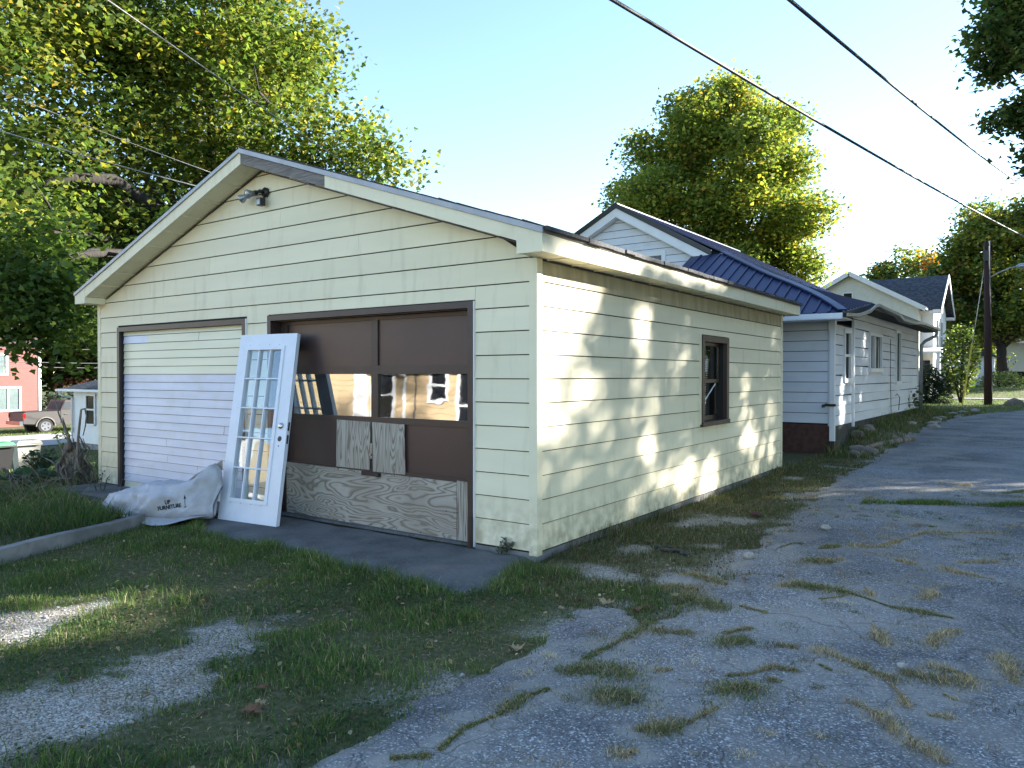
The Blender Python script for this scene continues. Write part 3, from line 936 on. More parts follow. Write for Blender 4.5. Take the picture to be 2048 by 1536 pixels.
# ================================================================== GARAGE
E_ = 0.2032
Z0 = 0.071
LINES = [2.329 + 0.2032 * 8 - k * 0.2032 for k in range(30)]
ROWS = sorted([z for z in LINES if z > 0.25 and z < 3.85])
AX, AZ = -3.612, 3.965                    # roof apex
SL, SR = 0.358, 0.330
FAS = 0.148


def roof_z(x):
    return AZ - (SL * (AX - x) if x < AX else SR * (x - AX))


def wall_x_range(z):
    top = AZ - FAS - 0.012
    return max(-7.216, AX - (top - z) / SL), min(0.0, AX + (top - z) / SR)


ga = thing('garage', 'pale yellow clapboard two-bay garage with low gable roof', 'garage')
w = MB()
gpts = [(-7.205, 0.0), (-0.011, 0.0), (-0.011, wall_x_range(2.6)[1] * 0 + 2.5), (-0.011, roof_z(0) - FAS), (AX, AZ - FAS), (-7.205, roof_z(-7.216) - FAS)]
# front wall with two real openings: pieces butted edge to edge
def fw(x0, x1, z0, z1):
    w.box(x0, x1, 0.0, 0.12, z0, z1)
fw(-7.205, -6.64, 0.0, 2.16); fw(-3.94, -3.46, 0.0, 2.16); fw(-0.69, -0.011, 0.0, 2.16); fw(-7.205, -0.011, 2.16, 2.48)
w.prism([(-7.205, 2.48), (-0.011, 2.48), (-0.011, roof_z(-0.011) - FAS - .01), (AX, AZ - FAS - .01), (-7.205, roof_z(-7.205) - FAS - .01)], 0.0, 0.12, lambda u, n, z: (u, n, z))
w.box(-7.205, -7.085, 0.12, 7.14, 0, 2.6)
w.box(-0.131, -0.011, 0.12, 3.79, 0, 2.55); w.box(-0.131, -0.011, 4.53, 7.14, 0, 2.55)
w.box(-0.131, -0.011, 3.79, 4.53, 0, 0.97); w.box(-0.131, -0.011, 3.79, 4.53, 2.0, 2.55)
w.box(-7.205, -0.011, 7.14, 7.25, 0, 2.55)
w.build('wall', MT['dark'], ga)
fo = MB()
fo.box(-7.19, -3.47, -0.004, 0.10, -0.3, 0.062); fo.box(-0.69, -0.004, -0.004, 0.10, -0.3, 0.062); fo.box(-0.1, -0.004, 0.1, 7.24, -0.3, 0.062); fo.box(-7.19, -7.1, 0.1, 7.24, -0.3, 0.062)
fo.build('foundation', MT['concrete'], ga)

# siding of the front, course by course, cut at the openings and at the butt joints seen in the picture
LO = (-6.70, -3.905, 2.19)                # left opening outer trim
RO = (-3.508, -0.650, 2.203)              # right opening outer trim
JOINTS = {0: [], 1: []}
courses = [Z0] + [z for z in ROWS]
jr = random.Random(3)
joint_x = {2.126: [-3.72], 2.329: [-3.35], 2.532: [-3.62, -5.9], 2.735: [-4.6, -2.1], 2.939: [-6.0], 3.142: [-1.3, -3.3], 3.345: [-4.35, -2.0], 3.548: [-4.0]}
for i, z in enumerate(courses):
    z1 = courses[i + 1] if i + 1 < len(courses) else 3.86
    z1 = min(z1, 3.80)
    if z >= 3.79: break
    a0, a1 = wall_x_range(z); b0, b1 = wall_x_range(z1)
    if a1 - a0 < 0.1: continue
    a0 = max(a0, -7.165); a1 = min(a1, -0.062); b0 = max(b0, -7.165); b1 = min(b1, -0.062)
    if b1 < b0: b0 = b1 = AX
    zm = z + 0.02
    spans = [(a0, a1, b0, b1)]
    if z < 2.0:
        spans = [(a0, LO[0] - .012, b0, LO[0] - .012), (LO[1] + .012, RO[0] - .012, LO[1] + .012, RO[0] - .012), (RO[1] + .012, a1, RO[1] + .012, b1)]
        zc = min(z1, 5)
        for sp in spans:
            mb = MB(); lap_board(mb, FRONT, *sp, z, z1)
            mb.build('siding_board', MT['yellow'], ga)
        continue
    if z < LO[2]:                          # the course the door heads cut into
        pass
    js = sorted([j for k, v in joint_x.items() if abs(k - z) < 0.03 for j in v if b0 + .05 < j < b1 - .05])
    over = z < LO[2]                       # the course the two door heads cut into
    if over: js = sorted(js + [LO[0] - .012, LO[1] + .012, RO[0] - .012, RO[1] + .012])
    cuts = [None] + js + [None]
    for q in range(len(cuts) - 1):
        l0 = a0 if cuts[q] is None else cuts[q] + .0015; l1 = a1 if cuts[q + 1] is None else cuts[q + 1] - .0015
        t0 = b0 if cuts[q] is None else cuts[q] + .0015; t1 = b1 if cuts[q + 1] is None else cuts[q + 1] - .0015
        zz, lp = z, .014
        c = (l0 + l1) / 2
        if over and (LO[0] < c < LO[1] or RO[0] < c < RO[1]): zz, lp = 2.206, .0098
        mb = MB(); lap_board(mb, FRONT, l0, l1, t0, max(t1, t0 + .001), zz, z1, lp)
        mb.build('siding_board', MT['yellow'], ga)
# right wall
rj = {0: [], 1: [2.9], 2: [1.9], 3: [2.1], 4: [3.2], 5: [5.6], 6: [5.4], 7: [5.9], 8: [5.3], 9: [], 10: [2.2], 11: [3.0]}
rc = [Z0] + [z for z in ROWS if z < 2.4]
WY0, WY1, WZ0, WZ1 = 3.655, 4.62, 0.915, 2.045
for i, z in enumerate(rc):
    z1 = rc[i + 1] if i + 1 < len(rc) else 2.52
    segs = [(0.062, 7.19)]
    js = list(rj.get(i, []))
    if z1 > WZ0 + .02 and z < WZ1 - .02:
        segs = [(0.062, WY0), (WY1, 7.19)]
    out = []
    for s0, s1 in segs:
        c = [s0] + [j for j in js if s0 + .3 < j < s1 - .3] + [s1]
        for q in range(len(c) - 1):
            out.append((c[q] + (.0015 if q else 0), c[q + 1] - (.0015 if q + 2 < len(c) else 0)))
    for s0, s1 in out:
        mb = MB(); lap_board(mb, RIGHT, s0, s1, s0, s1, z, z1)
        mb.build('siding_board', MT['yellow_dark' if i == len(rc) - 1 else 'yellow'], ga)
mb = MB(); lap_board(mb, RIGHT, WY0, WY1, WY0, WY1, WZ1 + .004, 2.126, .0085); mb.build('siding_board', MT['yellow'], ga)
# corner posts
for nm, pts in (('f', None),):
    mb = MB(); mb.box(-0.062, 0.018, -0.018, 0.0, 0.045, 2.525); mb.box(0.0, 0.018, 0.0, 0.062, 0.045, 2.525); mb.build('corner_trim', MT['yellow'], ga)
    mb = MB(); mb.box(-7.236, -7.165, -0.018, 0.0, 0.05, 2.60); mb.box(-7.236, -7.216, 0.0, 0.06, 0.05, 2.50); mb.build('corner_trim', MT['yellow'], ga)
    mb = MB(); mb.box(0.0, 0.018, 7.19, 7.255, 0.05, 2.525); mb.build('corner_trim', MT['yellow'], ga)
# trim of the two openings
for x0, x1, zt, zb in ((LO[0], LO[1], LO[2], 0.06), (RO[0], RO[1], RO[2], 0.02)):
    for nm, bx in (('door_trim', (x0, x0 + .058, zb, zt)), ('door_trim', (x1 - .058, x1, zb, zt)), ('door_trim', (x0 + .058, x1 - .058, zt - .058, zt))):
        mb = MB(); mb.box(bx[0], bx[1], -0.030, 0.035, bx[2], bx[3]); mb.build(nm, MT['brown'], ga)
    for bx in ((x0 - .012, x0, zb + .02, zt), (x1, x1 + .012, zb + .02, zt)):
        mb = MB(); mb.box(bx[0], bx[1], -0.026, 0.0, bx[2], bx[3]); mb.build('trim_channel', MT['white'], ga)

# left bay, closed with narrow vinyl boards
lz = [0.055] + [0.136 + 0.1018 * k for k in range(20)]
lz = [z for z in lz if z < 2.12] + [2.128]
for i in range(len(lz) - 1):
    z, z1 = lz[i], lz[i + 1]
    white = 0.12 < z < 1.54
    mm = MT['white_board'] if white else MT['cream_board']
    cuts = [-6.642, -3.964]
    jn = {3: [-4.95], 4: [-5.6], 6: [-5.62], 8: [-4.4], 11: [-5.1], 18: [-5.05], 19: [-6.05, -4.9]}.get(i, [])
    cuts = [cuts[0]] + sorted(jn) + [cuts[1]]
    for q in range(len(cuts) - 1):
        tilt = (0.02 if (i == len(lz) - 2 and q == len(cuts) - 2) else 0)
        mb = MB()
        lap_board(mb, FRONT, cuts[q] + (.002 if q else 0), cuts[q + 1] - (.002 if q + 2 < len(cuts) else 0), cuts[q] + (.002 if q else 0), cuts[q + 1] - (.002 if q + 2 < len(cuts) else 0),
                  z, z1, 0.013 + jr.uniform(-.002, .003), -0.045 + jr.uniform(0, .004), .006)
        o = mb.build('infill_board', MT['white_board'] if (white or (i == 19 and q == 0) or (i == 18 and q == 0 and False)) else mm, ga)
mb = MB(); mb.box(-6.644, -3.962, 0.05, 0.06, 0.0, 2.13); mb.build('infill_backing', MT['dark'], ga)

# right bay: sectional door, four rows
dr = MB()
od = None
DX0, DX1, DY = -3.448, -0.708, 0.12
def dframe(mb):
    for z0, z1 in ((0.045, 0.075), (0.555, 0.615), (1.075, 1.135), (1.565, 1.648), (2.10, 2.135)):
        mb.box(DX0, DX1, DY - .012, DY + .03, z0, z1)
    for x0, x1 in ((DX0, DX0 + .11), (-2.046, -1.955), (DX1 - .09, DX1)):
        for z0, z1 in ((0.075, 0.555), (0.615, 1.075), (1.135, 1.565), (1.648, 2.10)):
            mb.box(x0, x1, DY - .0118, DY + .03, z0, z1)
dframe(dr)
od = dr.build('overhead_door', MT['brown'], ga)
for x0, x1 in ((-3.338, -2.046), (-1.955, -0.798)):
    for z0, z1 in ((0.075, .555), (0.615, 1.075), (1.648, 2.10)):
        mb = MB(); mb.box(x0, x1, DY + .006, DY + .028, z0, z1); mb.build('door_panel', MT['brown_panel'], od)
    ty = 0.43 * math.tan(R(1.75))
    mb = MB(); mb.hexa([(x0, DY + .004, 1.135), (x1, DY + .004, 1.135), (x1, DY + .008, 1.135), (x0, DY + .008, 1.135),
                        (x0, DY + .004 + ty, 1.565), (x1, DY + .004 + ty, 1.565), (x1, DY + .008 + ty, 1.565), (x0, DY + .008 + ty, 1.565)])
    mb.build('window_pane', MT['old_glass'], od)
for (x0, x1, z0, z1, sk), mm in (((-2.545, -2.058, .605, 1.092, .008), 'ply_v'), ((-2.012, -1.578, .592, 1.084, -.012), 'ply_v'),
                                 ((-3.345, -0.938, .032, .600, .0), 'ply'), ((-0.934, -0.775, .022, .588, .0), 'ply_v')):
    mb = MB(); y = DY - .024
    mb.hexa([(x0, y, z0 + (.02 if x0 < -3 else 0)), (x1, y, z0), (x1, y + .01, z0), (x0, y + .01, z0 + (.02 if x0 < -3 else 0)), (x0 + sk, y, z1), (x1 + sk, y, z1 - (.028 if x0 < -3 else .008)), (x1 + sk, y + .01, z1 - (.028 if x0 < -3 else .008)), (x0 + sk, y + .01, z1)])
    mb.build('plywood_patch', MT[mm], od)
mb = MB(); mb.box(-2.16, -1.90, DY - .040, DY - .025, .548, .588); mb.disc((-1.93, DY - .05, .565), (0, 1, 0), .022, .02, 8); mb.build('door_latch', MT['black'], od)
mb = MB(); mb.box(-2.045, -2.02, DY - .030, DY - .0125, .72, .87); mb.disc((-2.032, DY - .045, .76), (0, 1, 0), .012, .02, 8); mb.build('lock_plate', MT['steel'], od)
mb = MB()
for k in range(26):
    x = jr.uniform(-3.3, -.8); z = jr.choice([.06, .575, .58, .3])
    mb.disc((x, DY - .0262, z - .002 * (x + 3.3)), (0, 1, 0), .006, .003, 6)
mb.build('nail_head', MT['black'], od)
mb = MB(); mb.box(DX0 + .002, DX1 - .002, .04, .15, .02, .044); mb.build('door_sill', MT['apron'], ga)
mb = MB(); mb.box(-3.46, -0.69, 2.14, 2.16, 0.036, .12) if False else mb.box(-3.449, -0.707, .036, .119, 2.137, 2.158); mb.build('head_jamb', MT['brown'], ga)
for xa, xb in ((-3.459, -3.449), (-0.707, -0.691)):
    mb = MB(); mb.box(xa, xb, .036, .16, 0.03, 2.136); mb.build('side_jamb', MT['brown'], ga)
mb = MB(); mb.tube([(-0.672, -.045, .02), (-0.668, -.05, .30)], .022, 6); mb.build('door_stop_pipe', MT['brown'], ga)
# inside: dark floor and back so the panes look into a dark room
mb = MB(); mb.box(-7.08, -0.14, 0.13, 7.1, 0.0, 0.02); mb.build('garage_floor', MT['dark'], ga)

# roof, fascia, soffit
ov_l, ov_r, yf, yb = -7.292, 0.240, -0.285, 7.46
rf = MB()
def slab(x0, x1, y0, y1, up0, up1):
    rf.hexa([(x0, y0, roof_z(x0) + up0), (x1, y0, roof_z(x1) + up0), (x1, y1, roof_z(x1) + up0), (x0, y1, roof_z(x0) + up0),
             (x0, y0, roof_z(x0) + up1), (x1, y0, roof_z(x1) + up1), (x1, y1, roof_z(x1) + up1), (x0, y1, roof_z(x0) + up1)])
slab(ov_l - .03, AX - .001, yf - .012, yb, 0.012, 0.026); slab(AX + .001, ov_r + .03, yf - .012, yb, 0.012, 0.026)
roof = rf.build('roof', MT['shingle'], ga)
# ragged shingle butts along the right eave and up the two rakes
sr = random.Random(5); mb = MB(); y = yf
while y < yb:
    ww = sr.uniform(.12, .32); d = sr.uniform(.0, .03)
    mb.box(ov_r + .0, ov_r + .032 + d * .5, y, min(y + ww - .003, yb), roof_z(ov_r) - .012 + sr.uniform(-.006, .006), roof_z(ov_r) + .022)
    y += ww
mb.build('eave_shingles', MT['shingle'], roof)
mb = MB(); x = AX
while x < ov_r:
    ww = sr.uniform(.14, .3); h = sr.uniform(0, .012)
    x1 = min(x + ww - .004, ov_r)
    mb.hexa([(x, yf - .02 - h * .5, roof_z(x) + .0265), (x1, yf - .02 - h * .5, roof_z(x1) + .0265), (x1, yf + .3, roof_z(x1) + .0265), (x, yf + .3, roof_z(x) + .0265),
             (x, yf - .02 - h * .5, roof_z(x) + .031 + h * .6), (x1, yf - .02 - h * .5, roof_z(x1) + .030), (x1, yf + .3, roof_z(x1) + .030), (x, yf + .3, roof_z(x) + .031 + h * .6)])
    x += ww
mb.build('rake_shingles', MT['shingle'], roof)
def rake(x0, x1, t0, t1, y0, y1, m, name):
    mb = MB()
    mb.hexa([(x0, y0, roof_z(x0) - t1), (x1, y0, roof_z(x1) - t1), (x1, y1, roof_z(x1) - t1), (x0, y1, roof_z(x0) - t1),
             (x0, y0, roof_z(x0) - t0), (x1, y0, roof_z(x1) - t0), (x1, y1, roof_z(x1) - t0), (x0, y1, roof_z(x0) - t0)])
    return mb.build(name, MT[m], ga)
rake(ov_l, AX, -.016, .022, yf - .018, yf + .02, 'drip', 'drip_edge'); rake(AX, ov_r + .01, -.018, .030, yf - .018, yf + .02, 'drip', 'drip_edge')
rake(-7.02, AX, .024, FAS, yf, yf + .028, 'yellow', 'fascia')
bw = rake(AX + .002, -2.274, .034, FAS - .004, yf + .004, yf + .028, 'bare_wood', 'fascia'); bw['label'] = 'bare weathered fascia board under the ridge'
rake(-2.272, -0.006, .032, FAS, yf - .001, yf + .028, 'yellow', 'fascia')
# boxed returns at both eaves
mb = MB(); mb.prism([(-0.004, 2.52), (ov_r, 2.52), (ov_r, roof_z(ov_r) - .032), (-0.004, roof_z(-0.004) - .032)], yf - .003, yf + .026, lambda u, n, z: (u, n, z)); mb.build('eave_return', MT['yellow'], ga)
mb = MB(); mb.prism([(ov_l, 2.515), (-7.022, 2.515), (-7.022, roof_z(-7.022) - .024), (ov_l, roof_z(ov_l) - .024)], yf - .003, yf + .026, lambda u, n, z: (u, n, z)); mb.build('eave_return', MT['yellow'], ga)
mb = MB(); mb.box(ov_l, -7.2365, yf + .027, 0.2, 2.515, 2.521); mb.box(-7.236, -7.022, yf + .027, -0.019, 2.515, 2.521); mb.build('return_base', MT['yellow'], ga)
mb = MB(); mb.box(-7.024, -7.018, yf + .028, -.019, 2.522, roof_z(-7.02) - FAS); mb.build('return_cheek', MT['yellow'], ga)
mb = MB(); mb.box(-0.006, -0.001, yf + .028, -.019, 2.527, roof_z(0) - FAS); mb.build('return_cheek', MT['yellow'], ga)
# right eave fascia in three lengths, with soffit panels under it
for y0, y1 in ((yf + .027, 2.35), (2.353, 4.9), (4.903, 7.44)):
    mb = MB(); mb.box(ov_r - .022, ov_r, y0, y1, 2.52, roof_z(ov_r) - .004); mb.build('fascia', MT['yellow'], ga)
mb = MB(); mb.box(ov_r - .001, ov_r + .012, yf, 7.45, roof_z(ov_r) - .028, roof_z(ov_r) - .004); mb.build('eave_drip_edge', MT['bare_wood'], ga)
for k in range(19):
    y0 = -0.255 + k * .405
    mb = MB(); mb.hexa([(0.0 if y0 > -.1 else -.001, y0, 2.527), (ov_r - .023, y0, 2.527), (ov_r - .023, y0 + .40, 2.527), (0.0 if y0 > -.1 else -.001, y0 + .40, 2.527),
                        (0.0, y0, 2.533), (ov_r - .023, y0, 2.533), (ov_r - .023, y0 + .40, 2.533), (0.0, y0 + .40, 2.533)])
    mb.box(0.02, ov_r - .024, y0 + .384, y0 + .398, 2.516, 2.5268)
    mb.build('soffit_panel', MT['yellow'], ga)
mb = MB(); mb.box(0.0, 0.012, .062, 7.4, 2.508, 2.526); mb.build('soffit_channel', MT['black'], ga)
# rake soffit panels
for side in (0, 1):
    n = 9
    for k in range(n):
        a, b = (-7.015 + (AX + 7.015) * k / n, -7.015 + (AX + 7.015) * (k + 1) / n - .006) if side == 0 else (AX + (-0.01 - AX) * k / n, AX + (-0.01 - AX) * (k + 1) / n - .006)
        t = FAS - .002
        mb = MB()
        mb.hexa([(a, yf + .029, roof_z(a) - t), (b, yf + .029, roof_z(b) - t), (b, -.001, roof_z(b) - t), (a, -.001, roof_z(a) - t),
                 (a, yf + .029, roof_z(a) - t + .006), (b, yf + .029, roof_z(b) - t + .006), (b, -.001, roof_z(b) - t + .006), (a, -.001, roof_z(a) - t + .006)])
        c = b - .018
        mb.hexa([(c, yf + .03, roof_z(c) - t - .007), (b, yf + .03, roof_z(b) - t - .007), (b, -.016, roof_z(b) - t - .007), (c, -.016, roof_z(c) - t - .007),
                 (c, yf + .03, roof_z(c) - t - .0005), (b, yf + .03, roof_z(b) - t - .0005), (b, -.016, roof_z(b) - t - .0005), (c, -.016, roof_z(c) - t - .0005)])
        mb.build('soffit_panel', MT['yellow'], ga)
# gable dark channel where the siding meets the rake soffit
for x0, x1 in ((-7.0, AX), (AX, -.02)):
    t = FAS + .012
    mb = MB(); mb.hexa([(x0, -.02, roof_z(x0) - t - .010), (x1, -.02, roof_z(x1) - t - .010), (x1, -.0, roof_z(x1) - t - .010), (x0, -.0, roof_z(x0) - t - .010),
                        (x0, -.02, roof_z(x0) - t + .003), (x1, -.02, roof_z(x1) - t + .003), (x1, 0, roof_z(x1) - t + .003), (x0, 0, roof_z(x0) - t + .003)])
    mb.build('gable_channel', MT['brown'], ga)

# window in the right wall
wm = MB()
wd = None
fr = [('casing', (-.02, .042, WY0, WY0 + .085, WZ0 + .06, WZ1)), ('casing', (-.02, .042, WY1 - .085, WY1, WZ0 + .06, WZ1)), ('casing', (-.02, .042, WY0 + .085, WY1 - .085, WZ1 - .075, WZ1))]
mb = MB(); mb.box(-.13, .055, WY0 - .005, WY1 + .01, WZ0 + .005, WZ0 + .058); wd = mb.build('window', MT['brown'], ga)
for nm, (x0, x1, y0, y1, z0, z1) in fr:
    mb = MB(); mb.box(x0, x1, y0, y1, z0, z1); mb.build(nm, MT['brown'], wd)
for y0, y1 in ((WY0 - .012, WY0), (WY1, WY1 + .012)):
    mb = MB(); mb.box(0, .03, y0, y1, WZ0 + .03, WZ1 + .012); mb.build('casing_channel', MT['yellow'], wd)
mb = MB()
iy0, iy1 = WY0 + .085, WY1 - .085
for y0, y1 in ((iy0, iy0 + .035), (iy1 - .035, iy1)):
    mb.box(-.09, -.06, y0, y1, 1.47, 1.97); mb.box(-.12, -.092, y0, y1, .974, 1.47)
mb.box(-.09, -.06, iy0 + .035, iy1 - .035, 1.93, 1.97); mb.box(-.10, -.05, iy0 + .035, iy1 - .035, 1.455, 1.50); mb.box(-.12, -.092, iy0 + .035, iy1 - .035, .974, 1.03)
mb.build('sash', MT['brown'], wd)
for x, z0, z1 in ((-.075, 1.50, 1.93), (-.106, 1.03, 1.455)):
    mb = MB(); mb.box(x - .002, x + .002, iy0 + .036, iy1 - .036, z0, z1); mb.build('pane', MT['glass'], wd)
mb = MB()
for k in range(38):
    z = 1.05 + k * .0235
    mb.hexa([(-.18, iy0 + .02, z), (-.155, iy0 + .02, z + .006), (-.155, iy1 - .15 if z > 1.5 else iy1 - .2, z + .006), (-.18, iy1 - .15 if z > 1.5 else iy1 - .2, z),
             (-.18, iy0 + .02, z + .002), (-.155, iy0 + .02, z + .008), (-.155, iy1 - .15 if z > 1.5 else iy1 - .2, z + .008), (-.18, iy1 - .15 if z > 1.5 else iy1 - .2, z + .002)])
mb.build('blind', MT['curtain'], wd)
mb = MB(); mb.tube([(-.045, iy0 + .05, 1.14), (-.04, iy1 - .22, 1.44)], .007, 6); mb.build('prop_rod', MT['white'], wd)
mb = MB(); mb.box(-.5, -.3, WY0 - .2, WY1 + .2, .8, 2.1); mb.build('interior_shade', MT['dark'], wd)

# flood light under the ridge
fl = thing('flood_light', 'twin bulb security flood light with motion sensor under the garage ridge', 'flood light', (-3.53, -0.016, 3.555)); fl.scale = (.85, .85, .85)
mb = MB(); mb.disc((0, -.03, 0), (0, 1, 0), .062, .03, 14); mb.tube([(0, -.02, -.05), (0, -.05, -.10)], .016, 8); mb.build('mount_plate', MT['black'], fl, True)
mb = MB(); mb.box(-.045, .045, -.12, -.045, -.185, -.09); mb.build('sensor_body', MT['black'], fl)
mb = MB(); mb.box(-.032, .032, -.126, -.1202, -.175, -.105); mb.build('sensor_lens', MT['galv'], fl)
for dx, d in ((-.08, Vector((-.25, -.9, -.32))), (-.235, Vector((-.75, -.45, -.5)))):
    d.normalize(); c = Vector((dx, -.085, -.005))
    mb = MB(); mb.tube([(0, -.03, 0), (dx * .6, -.06, .02), c], [.012, .02, .024], 8); mb.tube([c, c + d * .04], .028, 10); mb.build('lamp_socket', MT['black'], fl, True)
    mb = MB(); mb.tube([c + d * .03, c + d * .06, c + d * .115, c + d * .14, c + d * .15], [.026, .032, .060, .058, .03], 14); mb.build('bulb', mat('bulb_glass', (0.34, 0.36, 0.38), (.2, .21, .23), rough=.12, metal=.5), fl, True)

# ================================================================== LEANING DOOR, SACK, KERB, STUMP
BL = Vector((-3.672, -0.536, 0.036)); BR = Vector((-2.815, -0.452, 0.036)); TL = Vector((-3.948, -0.122, 1.931))
ex = (BR - BL).normalized(); ez = (TL - BL); ez -= ex * ez.dot(ex) * 0.0
ez.normalize(); ez = (ez - ex * ez.dot(ex) * 0.35).normalized()
ey = ez.cross(ex).normalized()            # points back into the garage
ldr = thing('leaning_door', 'white fifteen-lite glass door leaning against the brown garage opening', 'door', BL)
DW, DH, DT = 0.862, 2.02, 0.045
def dl(u, n, z):
    p = ex * u + ez * z + ey * n
    return (p.x, p.y, p.z)
def dbox(mb, u0, u1, n0, n1, z0, z1):
    return mb.hexa([dl(u0, n0, z0), dl(u1, n0, z0), dl(u1, n1, z0), dl(u0, n1, z0), dl(u0, n0, z1), dl(u1, n0, z1), dl(u1, n1, z1), dl(u0, n1, z1)])
GU0, GU1, GZ0, GZ1 = 0.140, 0.675, 0.225, 1.855
mb = MB()
dbox(mb, 0, GU0, 0, DT, 0, DH); dbox(mb, GU1, DW, 0, DT, 0, DH); dbox(mb, GU0, GU1, 0, DT, 0, GZ0); dbox(mb, GU0, GU1, 0, DT, GZ1, DH)
mb.build('door_leaf', MT['door_white'], ldr)
mb = MB()
for n0, n1 in ((-.012, 0.0), (DT, DT + .012)):
    dbox(mb, GU0 - .03, GU0 + .012, n0, n1, GZ0 - .03, GZ1 + .03); dbox(mb, GU1 - .012, GU1 + .03, n0, n1, GZ0 - .03, GZ1 + .03)
    dbox(mb, GU0 + .012, GU1 - .012, n0, n1, GZ0 - .03, GZ0 + .012); dbox(mb, GU0 + .012, GU1 - .012, n0, n1, GZ1 - .012, GZ1 + .03)
lf = mb.build('lite_frame', MT['door_white'], ldr)
cu = (GU1 - GU0 - .024) / 3; cz = (GZ1 - GZ0 - .024) / 5
for i in range(1, 3):
    u = GU0 + .012 + cu * i; mb = MB(); dbox(mb, u - .007, u + .007, -.006, DT + .006, GZ0 + .012, GZ1 - .012); mb.build('glazing_bar', MT['door_white'], ldr)
for i in range(1, 5):
    z = GZ0 + .012 + cz * i
    mb = MB()
    for k in range(3):
        dbox(mb, GU0 + .012 + cu * k + (.007 if k else 0), GU0 + .012 + cu * (k + 1) - (.007 if k < 2 else 0), -.006, DT + .006, z - .007, z + .007)
    mb.build('glazing_bar', MT['door_white'], ldr)
for i in range(3):
    for k in range(5):
        mb = MB(); dbox(mb, GU0 + .012 + cu * i + .0071, GU0 + .012 + cu * (i + 1) - .0071, .02, .023, GZ0 + .012 + cz * k + .0071, GZ0 + .012 + cz * (k + 1) - .0071)
        mb.build('lite_pane', MT['door_glass'], ldr)
def dp(u, n, z): return Vector(dl(u, n, z))
mb = MB(); mb.tube([dp(.775, 0, 1.02), dp(.775, -.012, 1.02), dp(.775, -.022, 1.02)], [.033, .033, .022], 14); mb.build('deadbolt', MT['chrome'], ldr, True)
mb = MB(); mb.tube([dp(.775, .0, .885), dp(.775, -.002, .885)], [.028, .028], 14); mb.build('knob_hole', MT['black'], ldr)
mb = MB(); mb.tube([dp(.770, .0, .81), dp(.770, -.002, .81)], [.008, .008], 8); mb.build('screw_hole', MT['black'], ldr)
for z in (1.02, .885):
    mb = MB(); dbox(mb, DW, DW + .002, .012, .034, z - .045, z + .045); mb.build('latch_plate', MT['black'], ldr)
mb = MB()
for z in (.19, GZ1 + .045):
    for k in range(4): mb.disc(dp(GU0 + .03 + k * .15, -.0005, z), -ey, .004, .002, 6)
for k in range(6): mb.disc(dp(GU0 - .042, -.0005, .3 + k * .3), -ey, .004, .002, 6)
mb.build('frame_screw', MT['black'], ldr)

